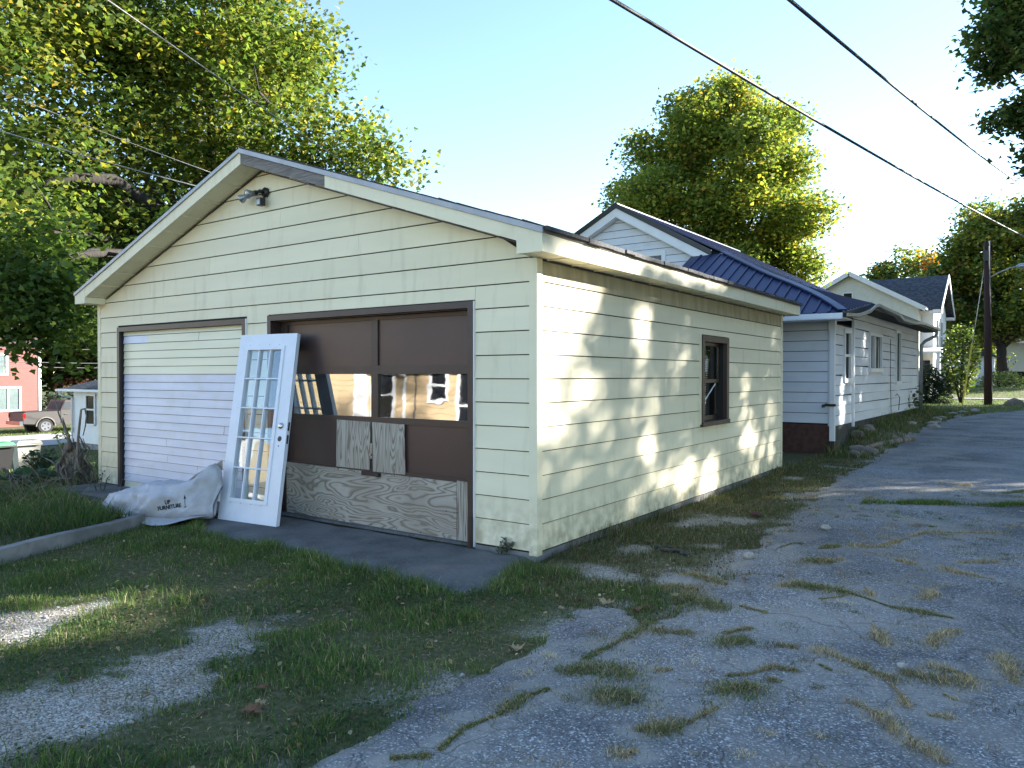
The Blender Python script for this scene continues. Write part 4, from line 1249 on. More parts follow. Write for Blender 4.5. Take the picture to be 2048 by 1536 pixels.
# big grey paper sack, slumped over, its mouth gaping at the right
def sack():
    t = thing('furniture_sack', 'slumped grey paper furniture sack printed UP FURNITURE with open mouth', 'sack', (-4.82, -1.0, 0.0), math.atan2(.43, 1.48))
    t.scale = (.84, .86, .93)
    us = [-.22, -.05, .15, .45, .80, 1.10, 1.30, 1.42, 1.50, 1.54]
    tp = [.16, .25, .33, .41, .455, .465, .52, .66, .60, .42]
    dp_ = [.05, .15, .25, .33, .34, .30, .23, .15, .09, .03]
    zb_ = [.10, .06, .05, .04, .045, .05, .055, .06, .065, .10]
    n, k = 96, 60
    V = []
    for u in np.linspace(us[0], us[-1], n):
        top, d, zb = np.interp(u, us, tp), np.interp(u, us, dp_), np.interp(u, us, zb_)
        for j in range(k):
            a = 2 * math.pi * j / k
            ca, sa = math.cos(a), math.sin(a)
            px = math.copysign(abs(ca) ** .8, ca); pz = math.copysign(abs(sa) ** .85, sa)
            cz_ = zb + (top - zb) * .42
            z = cz_ + (pz * (top - cz_) if pz > 0 else pz * (cz_ - zb))
            # pressed creases and slack folds
            f1 = (fbm(np.array([u * 3.6 + 3]), np.array([a * 1.3]), 60)[0] - .5) * .13
            f2 = (abs(vnoise(np.array([u * 7 + a * 1.4]), np.array([a * 2.0 - u * 3]), 61)[0] - .5) - .25) * .035
            rg_ = 1 - abs(2 * vnoise(np.array([u * 5.2 + a * 1.9 + 2]), np.array([a * 1.2 - u * 2.4]), 63)[0] - 1)
            rg2_ = 1 - abs(2 * vnoise(np.array([u * 9.0 - a * 2.1]), np.array([a * 2.4 + u * 4]), 64)[0] - 1)
            f2 += (rg_ ** 5) * .030 + (rg2_ ** 6) * .014
            fade = min(1, d * 6)
            y = px * d - .04 * math.sin(u * 2.2) - .03 * (1 - pz) * 0 + (f1 + f2) * fade * (-1 if px < 0 else 1) * abs(px)
            slump = .10 * ss(1.0, 1.5, u) * max(0, pz)
            V.append((u + slump * .4, y + .10 * ss(1.15, 1.45, u) * max(0, pz), z + (f1 + f2) * .5 * fade))
    mb = MB(); mb.v = V
    for i in range(n - 1):
        for j in range(k):
            j2 = (j + 1) % k
            mb.f.append((i * k + j, i * k + j2, (i + 1) * k + j2, (i + 1) * k + j))
    mb.f.append(tuple(range(k))); mb.f.append(tuple(reversed(range((n - 1) * k, n * k))))
    body = mb.build('sack_body', MT['bag'], t, True)
    # back sheet of the mouth, seen as a dark slit behind the front lip
    out = [(1.04, .445, .10), (1.14, .52, .13), (1.26, .585, .16), (1.40, .635, .18), (1.50, .70, .19), (1.52, .60, .17), (1.44, .50, .14), (1.3, .44, .12), (1.15, .42, .10)]
    mb = MB(); mb.poly([(u, y, z) for u, z, y in out]); mb.poly([(u, y + .008, z) for u, z, y in reversed(out)]); mb.build('mouth_lining', MT['bag_in'], t)
    mb = MB(); mb.tube([(u, y, z + .004) for u, z, y in out[:5]], [.006, .009, .010, .009, .004], 6); mb.build('mouth_rim', MT['bag'], t)
    # torn flap lying in front on the concrete
    mb = MB(); m = 16
    for i in range(m):
        q = i / (m - 1)
        for j in range(6):
            s_ = j / 5
            mb.v.append((.40 + q * 1.2, -.30 + .20 * q - s_ * (.04 + .17 * math.sin(math.pi * min(1, q * .85 + .12))), .062 + .045 * math.sin(q * 7 + s_) * s_ + .05 * (1 - s_) + .02 * q * s_))
    for i in range(m - 1):
        for j in range(5):
            mb.f.append((i * 6 + j, (i + 1) * 6 + j, (i + 1) * 6 + j + 1, i * 6 + j + 1))
    fo_ = mb.build('torn_flap', MT['bag'], t, True)
    s2 = fo_.modifiers.new('thickness', 'SOLIDIFY'); s2.thickness = 0.005
    return t, body
sk, sk_body = sack()


def print_on(parent, body, text, u, z, size, rot=0.0, name='printed_words'):
    """flat lettering projected on to the sack's front"""
    cu_ = bpy.data.curves.new(name, 'FONT'); cu_.body = text; cu_.size = size; cu_.offset = .0025; cu_.resolution_u = 3
    to = bpy.data.objects.new(name, cu_); COL.objects.link(to)
    dg = bpy.context.evaluated_depsgraph_get()
    me = bpy.data.meshes.new_from_object(to.evaluated_get(dg))
    bpy.data.objects.remove(to)
    return me


def project(me, parent, body, origin, right, upv, name):
    """wrap a flat mesh on the sack: cast each vertex towards +Y"""
    import bmesh as _b
    bm = _b.new(); bm.from_mesh(me)
    _b.ops.triangulate(bm, faces=bm.faces[:])
    _b.ops.subdivide_edges(bm, edges=[e for e in bm.edges if e.calc_length() > .03], cuts=1)
    from mathutils.bvhtree import BVHTree
    bv = BVHTree.FromPolygons([v.co for v in body.data.vertices], [p.vertices[:] for p in body.data.polygons])
    dirv = Vector((-.45, .89, -.12)).normalized()
    for v in bm.verts:
        p = Vector(origin) + Vector(right) * v.co.x + Vector(upv) * v.co.y
        h = bv.ray_cast(p - dirv * 1.5, dirv)
        v.co = (h[0] - dirv * .004) if h[0] is not None else p
    mm = bpy.data.meshes.new(name); bm.to_mesh(mm); bm.free()
    mm.materials.append(MT['ink'])
    o = bpy.data.objects.new(name, mm); COL.objects.link(o); o.parent = parent
    return o


rg2 = Vector((.985, 0, .17)); upz = Vector((-.10, 0, .99))
for txt, ox, oz, sz in (('UP', 1.10, .255, .062), ('FURNITURE', 1.01, .185, .060)):
    me = print_on(sk, sk_body, txt, 0, 0, sz)
    project(me, sk, sk_body, Vector((ox, -.35, oz)), rg2, upz, 'printed_words')
mb = MB(); mb.poly([(-.004, 0, 0), (.004, 0, 0), (.004, .10, 0), (-.004, .10, 0)]); mb.poly([(-.016, .09, 0), (.016, .09, 0), (0, .135, 0)]); mb.poly([(-.02, -.004, 0), (.02, -.004, 0), (.02, .004, 0), (-.02, .004, 0)])
ob = mb.build('tmp', MT['ink']); me = ob.data; bpy.data.objects.remove(ob)
project(me, sk, sk_body, Vector((1.36, -.33, .235)), rg2, upz, 'printed_arrow')

# concrete kerb round the planting bed, two lengths
kb = thing('garden_kerb', 'low concrete kerb edging the overgrown bed before the left bay', 'kerb', (0, 0, 0))
for y0, y1 in ((-1.12, -2.74), (-2.76, -5.2)):
    mb = MB()
    ps = []
    for y in np.linspace(y0, y1, 8):
        x = float(curb_x(y)); wv = .006 * math.sin(y * 5)
        ps.append((x, y, wv))
    for i in range(7):
        (xa, ya, wa), (xb, yb_, wb) = ps[i], ps[i + 1]
        mb.hexa([(xa - .10, ya, -.2), (xa + .02, ya, -.2), (xb + .02, yb_, -.2), (xb - .10, yb_, -.2), (xa - .095, ya, .125 + wa), (xa + .012, ya, .125 + wa), (xb + .012, yb_, .125 + wb), (xb - .095, yb_, .125 + wb)])
    mb.build('kerb_stone', MT['concrete'], kb)

# stump smothered in dead vines
st = thing('tree_stump', 'broken grey stump wrapped in dead vines with bare twisted branches', 'stump', (-7.75, -0.12, -0.03))
r2 = np.random.default_rng(21)
mb = MB(); mb.tube([(0, 0, -.2), (.0, .0, .15), (-.03, .02, .45), (-.06, .02, .62)], [.19, .15, .13, .10], 9)
mb.build('stump_body', MT['deadwood'], st, True)
for k in range(52):
    a = r2.uniform(0, 6.28); rr = r2.uniform(.09, .25)
    h = r2.uniform(.25, .75)
    p = [(math.cos(a) * (rr + .10 + .12 * r2.random()), math.sin(a) * (rr + .08), -.1)]
    for q in range(1, 6):
        f = q / 5; aa = a + f * r2.uniform(-1.0, 1.0)
        p.append((math.cos(aa) * (rr + .04 - f * .10) + r2.normal(0, .015), math.sin(aa) * (rr - f * .08), h * f))
    mb = MB(); mb.tube(p, [.030, .026, .022, .018, .013, .005], 5); mb.build('vine', MT['deadwood'], st, True)
for pts, rad in (([(0, -.02, .35), (.05, -.05, .62), (-.08, -.06, .80), (-.14, -.06, .88), (-.22, -.08, 1.02), (-.33, -.1, 1.30)], .024),
                 ([(.12, 0, .3), (.20, -.03, .55), (.22, -.02, .78), (.24, 0, 1.05), (.25, 0, 1.10), (.36, 0, 1.12), (.40, 0, 1.02), (.37, .0, .88), (.30, 0, .74)], .02),
                 ([(.02, -.05, .5), (.12, -.1, .62), (.05, -.1, .78), (-.02, -.1, .86)], .03), ([(.1, -.06, .2), (-.05, -.1, .5), (-.18, -.12, .66)], .025),
                 ([(0, -.1, .2), (-.3, -.15, .36), (-.46, -.2, .42)], .016), ([(-.02, -.06, .75), (-.16, -.06, .98)], .02)):
    mb = MB(); mb.tube(pts, [rad * (1 - .7 * i / (len(pts) - 1)) for i in range(len(pts))], 6); mb.build('branch', MT['deadwood'], st, True)
P = r2.normal(0, 1, (60, 3)) * np.array([.07, .06, .06]) + np.array([-.08, -.12, .72])
leaf_mesh('leaf_tuft', P, np.full(60, .055), tints(60, [(.10, .17, .03), (.2, .26, .06)], [1, 1], r2), OVAL, MT['leaf'], st, r=r2)


def stalk_plant(name, label, cat, loc, h, n, size, cols, group=None, seed=1, lean=.15, spread=.08, per=14):
    r = np.random.default_rng(seed)
    t = thing(name, label, cat, loc, 0, group)
    mb = MB(); P = []
    for k in range(n):
        b = np.array([r.normal(0, spread), r.normal(0, spread), 0]); hh = h * r.uniform(.6, 1)
        e = b + np.array([r.normal(0, lean), r.normal(0, lean), hh])
        mb.tube([b - np.array([0, 0, .05]), (b + e) / 2 + r.normal(0, .015, 3), e], [.006, .0045, .002], 4)
        for q in r.uniform(.15, 1, per): P.append(b + (e - b) * q + r.normal(0, size * .5, 3))
    mb.build('stem', MT['deadwood'] if cols is STRAW else MT['grass_stem'], t)
    P = np.array(P)
    leaf_mesh('foliage', P, size * r.uniform(.6, 1.2, len(P)), tints(len(P), cols, [1] * len(cols), r), OVAL, MT['leaf'], t, .3, r=r)
    return t


MT['grass_stem'] = mat('green_stem', (0.07, 0.09, 0.03), rough=.7)
WEED = [(.045, .075, .025), (.06, .09, .03), (.09, .10, .04)]
stalk_plant('weed_plant', 'small grey-leaved weed growing at the foundation by the garage corner', 'weed', (-.31, -.07, .03), .15, 5, .045, [(.10, .12, .10), (.14, .15, .12)], seed=5, lean=.06, spread=.03)
stalk_plant('weed_plant', 'seedy brown weed stalk standing at the left end of the garage front', 'weed', (-7.05, -.42, .05), .50, 3, .035, [(.09, .075, .05), (.05, .06, .03)], seed=6, lean=.06, per=30)
stalk_plant('weed_plant', 'short weed with seed heads beside the brown trim of the left bay', 'weed', (-6.55, -.33, .05), .30, 4, .035, [(.09, .08, .05), (.05, .07, .03)], seed=7, lean=.08)
stalk_plant('weed_plant', 'leggy weed growing against the far end of the white house wall', 'weed', (.45, 19.9, .28), 1.25, 2, .16, WEED, seed=8, lean=.1, per=22)
def broad_plant(label, loc, n, size, h, seed, cols=None):
    r = np.random.default_rng(seed)
    t = thing('broadleaf_plant', label, 'plant', loc)
    mb = MB(); P = []
    for k in range(n):
        a = r.uniform(0, 6.28); d = r.uniform(.1, 1) * size * 2.4
        e = np.array([math.cos(a) * d, math.sin(a) * d * .8, h * r.uniform(.5, 1.05)])
        mb.tube([(0, 0, -.05), e * .5 + np.array([0, 0, .06]), e], [.008, .006, .004], 4); P.append(e)
    mb.build('stem', MT['grass_stem'], t)
    P = np.array(P)
    leaf_mesh('foliage', P, size * r.uniform(.7, 1.2, n), tints(n, cols or [(.035, .070, .035), (.05, .09, .045), (.04, .075, .045)], [1, 1, 1], r, .2), MAPLE, MT['leaf'], t, 1.1, .2, r=r)
    return t
broad_plant('big-leaved rhubarb-like plant spreading in the bed before the stump', (-7.15, -.95, .10), 34, .20, .20, 31)
broad_plant('dark broad-leaved plant at the left edge of the bed behind the grass', (-7.3, -1.65, .10), 26, .16, .12, 32)
broad_plant('bushy dark green plant in the bed just left of the stump', (-8.6, -.2, -.02), 70, .11, .45, 33)
broad_plant('low leafy plant in the bed between the kerb and the rhubarb-like leaves', (-6.2, -1.75, .16), 26, .10, .2, 34)
r3 = np.random.default_rng(40)
bt = thing('bramble', 'tangle of dry grey bramble stems at the left edge of the bed', 'bramble', (-6.4, -1.6, .15))
mb = MB()
for k in range(110):
    b = np.array([r3.normal(0, .55), r3.normal(0, .42), 0]); e = b + np.array([r3.normal(0, .22), r3.normal(0, .18), r3.uniform(.08, .34)])
    mb.tube([b, (b + e) / 2 + np.array([r3.normal(0, .04), 0, .06]), e], [.0035, .003, .0015], 3)
mb.build('bramble_stem', MT['deadwood'], bt)['kind'] = 'stuff'
db = MB(); db.hexa([(-5.75, -2.15, .2), (-5.45, -2.25, .2), (-5.35, -2.05, .2), (-5.65, -1.95, .2), (-5.74, -2.14, .24), (-5.46, -2.24, .23), (-5.38, -2.06, .30), (-5.63, -1.96, .29)])
tag(db.build('roof_slate', MT['black']), 'dark flat scrap lying tilted in the bed grass at the left edge', 'debris')

# ================================================================== WHITE HOUSE WITH THE NAVY METAL ROOF
hs = thing('white_house', 'white clapboard house with navy standing seam metal roof beyond the garage', 'house', (0.09, 10.3, 0), R(-1.1))
HX0 = -12.2
def zlift(y): return 0.34 * np.clip((y + .74) / 2.52, 0, 1)
def zeave(y): return 2.715 + zlift(y)
def zroof(x, y): return 2.715 + .528 * (.4 - x) + zlift(y) * np.clip((x + 1.7) / 2.1, 0, 1) ** 1.4
HIPS = 0.533
def zhip(y): return 2.715 + HIPS * (y + .74)
# body
mb = MB(); mb.box(-4.1, -.012, .012, 3.2, .05, 2.6); mb.box(-4.1, -.012, 3.2, 11.0, .05, 2.98); mb.box(HX0, -4.1, 3.02, 11.0, .05, 3.3)
mb.prism([(HX0, 3.3), (-.012 - .6, 3.3), (-6.2, 6.05)], 3.02, 11.0, lambda u, n, z: (u, n, z))
mb.build('wall', MT['dark'], hs)
mb = MB(); mb.box(-.1, .004, .1, 11.02, -.2, .53); mb.build('foundation', MT['concrete_dark'], hs)
mb = MB(); mb.box(-4.05, .004, -.004, .1, -.2, .585); mb.build('foundation', MT['brick'], hs)
jr = random.Random(12)
for i in range(10):
    z = .60 + i * .2032; z1 = min(z + .2032, 2.6)
    if z > 2.58: break
    cuts = [-4.1, -1.9 + jr.uniform(-.5, .5), -.03]
    for q in range(2):
        mb = MB(); lap_board(mb, FRONT, cuts[q] + .002, cuts[q + 1] - .002, cuts[q] + .002, cuts[q + 1] - .002, z, z1, .016, 0, .012); mb.build('siding_board', MT['house_white'], hs)
WIN = [(1.06, 1.70, 1.43, 2.50), (3.62, 5.10, 1.66, 2.56), (7.1, 7.85, 1.33, 2.78)]
for i in range(14):
    z = .53 + i * .2032 - (.0 if i else .0); z1 = z + .2032
    ytop = 2.65
    if z > 2.95: break
    segs = [(.04, 1.86), (1.95, 6.15), (6.155, 10.98)]
    out = []
    for s0, s1 in segs:
        if z > 2.55 and s0 < 1: continue
        cur = s0
        for y0, y1, wz0, wz1 in WIN:
            if s0 <= y0 and y1 <= s1 and z1 > wz0 - .02 and z < wz1 + .005:
                out.append((cur, y0)); cur = y1
                for za, zb2 in ((z, wz0 - .031), (wz1 + .002, min(z1, 2.98))):
                    if zb2 - za > .02 and za >= z - .001:
                        mb = MB(); lap_board(mb, RIGHT, y0, y1, y0, y1, za, zb2, .018, 0, .004); mb.build('siding_board', MT['house_white'], hs)
        out.append((cur, s1))
    for s0, s1 in out:
        sg = jr.uniform(-.012, .012)
        mb = MB()
        zt = min(z1, 2.98); z = .53 + i * .2032 + .014
        mb.hexa([RIGHT(s0, 0, z), RIGHT(s1, 0, z + sg), RIGHT(s1, .020, z + sg), RIGHT(s0, .020, z), RIGHT(s0, 0, zt), RIGHT(s1, 0, zt + sg), RIGHT(s1, .004, zt + sg), RIGHT(s0, .004, zt)])
        mb.build('siding_board', MT['house_white'], hs)
mb = MB(); mb.box(-.03, .03, -.03, .0, .56, 2.6); mb.box(.0, .03, .0, .04, .56, 2.6); mb.build('corner_trim', MT['white'], hs)
mb = MB(); mb.box(0, .05, 1.862, 1.948, .45, 2.75); mb.build('corner_trim', MT['white'], hs)
mb = MB(); mb.box(0, .04, 10.98, 11.04, .45, 2.98); mb.build('corner_trim', MT['white'], hs)
# gable
gz = 3.3
while gz < 6.0:
    z1 = gz + .2032
    a = (-6.2 - (6.03 - gz) / .49, -6.2 + (6.03 - gz) / .56); b = (-6.2 - max(0, 6.03 - z1) / .49, -6.2 + max(0, 6.03 - z1) / .56)
    a0 = max(a[0], HX0); b0 = max(b[0], HX0)
    segs = [(a0, a[1], b0, b[1])]
    if gz < 4.72 and gz > 3.6: segs = [(a0, -5.72, b0, -5.72), (-4.83, a[1], -4.83, b[1])] if a[1] > -4.83 else [(a0, -5.72, b0, -5.72)]
    for sg in segs:
        mb = MB(); lap_board(mb, lambda u, n, z: (u, 3.02 - n, z), *sg, gz, min(z1, 6.03), .018, 0, .012); mb.build('siding_board', MT['house_white'], hs)
    gz = z1
def h2_gable_rake(x0, x1, z0, z1, dz0, dz1, y0, y1, m, nm):
    mb = MB(); mb.hexa([(x0, y0, z0 + dz0), (x1, y0, z1 + dz0), (x1, y1, z1 + dz0), (x0, y1, z0 + dz0), (x0, y0, z0 + dz1), (x1, y0, z1 + dz1), (x1, y1, z1 + dz1), (x0, y1, z0 + dz1)])
    return mb.build(nm, m, hs)
rx = -3.5; rz_ = 6.2 - .573 * (rx + 6.2)
lx_, lz_ = -11.9, 6.2 - .52 * (11.9 - 6.2)
h2_gable_rake(-6.2, rx, 6.13, rz_ - .07, -.26, -.02, 2.78, 2.83, MT['white'], 'bargeboard')
h2_gable_rake(lx_, -6.2, lz_ - .07, 6.13, -.26, -.02, 2.78, 2.83, MT['white'], 'bargeboard')
h2_gable_rake(-6.2, rx, 6.11, rz_ - .09, -.26, -.22, 2.83, 3.0, MT['white'], 'rake_soffit')
h2_gable_rake(lx_, -6.2, lz_ - .09, 6.11, -.26, -.22, 2.83, 3.0, MT['white'], 'rake_soffit')
h2_gable_rake(-6.2, rx + .02, 6.2, rz_, -.08, .05, 2.74, 2.779, MT['black_metal'], 'rake_trim')
h2_gable_rake(lx_, -6.2, lz_, 6.2, -.08, .05, 2.74, 2.779, MT['black_metal'], 'rake_trim')
# attic window
mb = MB(); mb.box(-5.72, -4.83, 2.98, 3.005, 3.8, 4.86); aw = mb.build('window', MT['white'], hs)
mb = MB(); mb.box(-5.60, -4.95, 2.972, 2.9795, 3.9, 4.74); mb.build('pane', MT['dark_glass'], aw)
# metal roof: panels with a raised seam each
def roof_panel(name, pts, rib):
    mb = MB(); mb.poly(pts); mb.poly([(p[0], p[1], p[2] - .03) for p in reversed(pts)])
    if rib: mb.bar(Vector(rib[0]) + Vector((0, 0, .012)), Vector(rib[1]) + Vector((0, 0, .012)), .045, .030)
    return mb.build(name, MT['blue_metal'], hs)
def hip_x(y):
    lo, hi = -6.2, .4
    for _ in range(40):
        mid = (lo + hi) / 2
        if zroof(mid, y) > zhip(y): lo = mid
        else: hi = mid
    return hi
step = .26
y = -.74
while y < 12.5:
    y2 = y + step
    xa, xb = hip_x(y), hip_x(y2)
    if y < 2.8 and y2 > 2.8: pass
    if y >= 2.75: xa = -6.2
    if y2 > 2.76: xb = -6.2
    if y < 2.75 and y2 > 2.75: xb = hip_x(y2)
    mb = MB(); qs = np.linspace(0, 1, 9)
    for q0, q1 in zip(qs[:-1], qs[1:]):
        c0, c1, d0, d1 = xa + (.4 - xa) * q0, xa + (.4 - xa) * q1, xb + (.4 - xb) * q0, xb + (.4 - xb) * q1
        for dz, fl in ((0, False), (-.03, True)):
            f_ = [(c0, y, float(zroof(c0, y)) + dz), (c1, y, float(zroof(c1, y)) + dz), (d1, y2, float(zroof(d1, y2)) + dz), (d0, y2, float(zroof(d0, y2)) + dz)]
            mb.poly(f_[::-1] if fl else f_)
        mb.bar((c0, y, float(zroof(c0, y)) + .012), (c1, y, float(zroof(c1, y)) + .012), .05, .035)
    mb.build('roof_panel', MT['blue_metal'], hs)
    y = y2
x = .4
while x > -4.0:
    x2 = x - step
    # front hip: for a given x find where it meets the hip line
    def ytop(xx):
        lo, hi = -.74, 2.78
        for _ in range(40):
            mid = (lo + hi) / 2
            if hip_x(mid) > xx: lo = mid
            else: hi = mid
        return lo
    ya, yb2 = ytop(x), ytop(x2)
    roof_panel('hip_panel', [(x2, -.74, zhip(-.74)), (x, -.74, zhip(-.74)), (x, ya, zhip(ya)), (x2, yb2, zhip(yb2))], ((x, -.74, zhip(-.74)), (x, ya, zhip(ya))))
    x = x2
hp = [(hip_x(q), q, zhip(q) + .03) for q in np.linspace(-.72, 2.8, 14)]
mb = MB()
for a, b in zip(hp[:-1], hp[1:]): mb.bar(a, b, .17, .03)
mb.build('hip_cap', MT['blue_metal'], hs)
mb = MB(); mb.bar((-6.2, 2.74, 6.225), (-6.2, 12.5, 6.225), .12, .03); mb.build('ridge_cap', MT['blue_metal'], hs)
mb = MB(); mb.hexa([(-12.0, 2.75, 3.16), (-6.2, 2.75, 6.17), (-6.2, 12.5, 6.17), (-12.0, 12.5, 3.16), (-12.0, 2.75, 3.19), (-6.2, 2.75, 6.2), (-6.2, 12.5, 6.2), (-12.0, 12.5, 3.19)]); mb.build('far_slope', MT['blue_metal'], hs)
# eaves: soffit, sagging gutter, downspouts
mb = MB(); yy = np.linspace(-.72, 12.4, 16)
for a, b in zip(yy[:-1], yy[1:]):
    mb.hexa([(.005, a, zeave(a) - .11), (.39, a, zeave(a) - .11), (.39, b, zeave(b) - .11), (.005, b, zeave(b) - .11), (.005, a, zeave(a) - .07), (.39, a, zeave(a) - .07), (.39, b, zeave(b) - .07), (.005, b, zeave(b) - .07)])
mb.build('soffit', MT['dark'], hs)  # shade under the eave is put into this soffit's dark colour
mb = MB(); mb.box(-4.1, .39, -.72, -.005, 2.60, 2.63); mb.build('soffit', MT['white'], hs)
mb = MB(); mb.box(-4.2, .40, -.80, -.745, 2.585, 2.70); mb.box(-4.2, .40, -.86, -.80, 2.585, 2.60); mb.box(-4.2, .40, -.87, -.862, 2.60, 2.69); mb.build('gutter', MT['white'], hs)
gy = [(-.8, 2.66), (.0, 2.70), (.8, 2.83), (1.7, 3.01), (2.2, 3.06), (2.9, 3.03), (4.2, 2.98), (5.4, 2.93), (6.6, 2.92), (7.6, 2.98), (9.0, 3.03), (11.4, 3.03), (12.3, 3.03)]
mb = MB()
for (a, za), (b, zb) in zip(gy[:-1], gy[1:]):
    tw = .05 * math.sin(a * 2)
    mb.bar((.46 + tw, a, za - .04), (.46 + .05 * math.sin(b * 2), b, zb - .04), .12, .012)
mb.build('gutter_trough', MT['black_metal'], hs)  # black colour stands in for the shaded underside of the gutter
mb = MB()
for (a, za), (b, zb) in zip(gy[:-1], gy[1:]):
    tw = .05 * math.sin(a * 2)
    mb.bar((.525 + tw, a, za), (.525 + .05 * math.sin(b * 2), b, zb), .012, .06)
mb.build('gutter', MT['galv'], hs)
mb = MB()
for (a, za), (b, zb) in zip(gy[:-1], gy[1:]):
    mb.bar((.41, a, float(zeave(a)) - .05), (.41, b, float(zeave(b)) - .05), .02, .10)
mb.build('eave_fascia', MT['black_metal'], hs)
mb = MB(); mb.box(.02, .11, -.13, -.035, .28, 2.42); mb.box(.005, .125, -.155, -.031, 2.42, 2.60); mb.build('downspout', MT['white'], hs)
mb = MB(); mb.box(-.06, .14, -.16, -.131, .95, 1.0); mb.box(-.08, -.06, -.3, -.131, .93, .99); mb.build('pipe_bracket', MT['black'], hs)
mb = MB(); mb.box(.02, .11, -.13, -.035, .02, .279); mb.build('drain_stub', MT['black'], hs)
mb = MB(); mb.tube([(.5, 11.3, 2.92), (.48, 11.25, 2.78), (.2, 11.1, 2.62), (.1, 11.09, 2.5), (.1, 11.09, .35)], .05, 8); mb.build('downspout', MT['galv'], hs, True)
for k, (y0, y1, z0, z1) in enumerate(WIN):
    mb = MB()
    c = .07
    mb.box(-.03, .045, y0, y0 + c, z0, z1); mb.box(-.03, .045, y1 - c, y1, z0, z1); mb.box(-.03, .045, y0 + c, y1 - c, z1 - c, z1); mb.box(-.03, .06, y0 - .02, y1 + .02, z0 - .03, z0 + c - .01)
    if k == 0: mb.box(-.03, .03, y0 + c, y1 - c, (z0 + z1) / 2 - .025, (z0 + z1) / 2 + .025)
    wi = mb.build('window', MT['white'], hs)
    mb = MB(); mb.box(-.025, -.019, y0 + c, y1 - c, z0 + c, z1 - c); mb.build('pane', MT['glass'], wi)
    mb = MB(); mb.box(-.30, -.28, y0 - .1, y1 + .1, z0 - .1, z1 + .1); mb.build('room_shade', MT['dark'], wi)
    if k == 0:
        mb = MB(); mb.box(-.08, -.07, y0 + c, y1 - c, (z0 + z1) / 2, z1 - c); mb.build('curtain', MT['curtain'], wi)
    if k == 1:
        mb = MB()
        for yy_ in (y0 + .50, y0 + .62, y1 - .25):
            mb.tube([(-.07, yy_, z0 + c), (-.07, yy_ + .03, z1 - c)], .07, 6)
        mb.build('curtain', MT['curtain'], wi)
        mb = MB(); mb.box(-.028, .02, (y0 + y1) / 2 - .03, (y0 + y1) / 2 + .03, z0 + c, z1 - c); mb.build('mullion', MT['white'], wi)
mb = MB(); mb.tube([(.045, 6.15, 2.5), (.05, 6.13, 1.5), (.05, 6.25, .6)], .008, 5); mb.build('wall_cable', MT['black'], hs)
mb = MB(); mb.tube([(.05, 7.4, .60), (.07, 7.42, .95), (.06, 7.1, 1.05), (.05, 6.9, 1.0)], .010, 5); mb.build('wall_cable', MT['black'], hs)
# broken foundation stones below the siding
r4 = np.random.default_rng(9)
def rock(name, loc, s, m, label=None, cat=None, group=None, seed=0, sub=2):
    import bmesh as _b
    bm = _b.new(); _b.ops.create_icosphere(bm, subdivisions=sub, radius=1)
    rr = np.random.default_rng(seed)
    off = rr.uniform(0, 9, 3)
    for v in bm.verts:
        k = 1 + .45 * (fbm(np.array([v.co.x * 1.3 + off[0] + v.co.z]), np.array([v.co.y * 1.3 + off[1] - v.co.z * .7]), 50 + seed)[0] - .5) * 2
        v.co = Vector((v.co.x * s[0] * k, v.co.y * s[1] * k, v.co.z * s[2] * k))
    me = bpy.data.meshes.new(name); bm.to_mesh(me); bm.free(); me.materials.append(m)
    o = bpy.data.objects.new(name, me); COL.objects.link(o); o.location = loc
    return tag(o, label, cat, group)
for i, (x, y, s) in enumerate([(.25, 12.1, .14), (.32, 12.55, .12), (.3, 12.9, .16), (.28, 13.5, .10), (.5, 10.9, .17), (.75, 10.55, .15), (.55, 10.2, .12)]):
    rock('rubble_stone', (x, y, float(base_h(x, y)) + .05), (s, s * .8, s * .7), MT['stone'], 'rough stone lying at the foot of the white house wall', 'stone', 'stones along the white house foundation', seed=i)

# ================================================================== FAR HOUSE ON THE RIGHT (two storeys, cross gable)
fh = thing('far_house', 'white two-storey house with grey shingle roof and right gable beyond the navy roof', 'house', (-6.0, 44.4, 0.25))
XL, XR, WR = -3.9, 3.6, 4.25
mb = MB(); mb.box(XL, XR, .02, 10, 0, 5.3); mb.prism([(XL, 5.3), (XR, 5.3), (-.1, 7.4)], .02, 10, lambda u, n, z: (u, n, z))
mb.box(XR, WR - .02, 1.62, 9.2, 0, 5.3); mb.prism([(1.62, 5.3), (9.2, 5.3), (5.4, 7.45)], XL + 3, WR - .02, lambda u, n, z: (n, u, z)); mb.build('wall_core', MT['cream_far'], fh)
def tri_top(x0, x1, zb, xa, za):
    def f(z):
        if z <= zb: return (x0, x1)
        q = min(1, (z - zb) / (za - zb)); return (x0 + (xa - x0) * q, x1 + (xa - x1) * q)
    return f
lap_wall(FRONT, XL, XR, .3, 7.4, .12, .014, tri_top(XL, XR, 5.3, -.1, 7.42)).build('gable_wall', MT['cream_far'], fh)
lap_wall(lambda u, n, z: (WR - .02 + n, u, z), 1.62, 9.2, .3, 7.4, .12, .014, tri_top(1.62, 9.2, 5.3, 5.4, 7.46)).build('gable_wall', MT['white_far'], fh)
lap_wall(lambda u, n, z: (u, 1.62 - n, z), XR, WR, .3, 5.3, .12, .014).build('side_wall', MT['white_far'], fh)
lap_wall(lambda u, n, z: (XR + n, u, z), 0, 1.6, .3, 5.3, .12, .014).build('side_wall', MT['cream_far'], fh)
mb = MB()
def slope(x0, z0, x1, z1, y0, y1, t=.12):
    mb.hexa([(x0, y0, z0), (x1, y0, z1), (x1, y1, z1), (x0, y1, z0), (x0, y0, z0 + t), (x1, y0, z1 + t), (x1, y1, z1 + t), (x0, y1, z0 + t)])
slope(-.1, 7.5, XR + .45, 5.12, -.35, 10.3); mb.build('roof', MT['tan_roof'], fh)
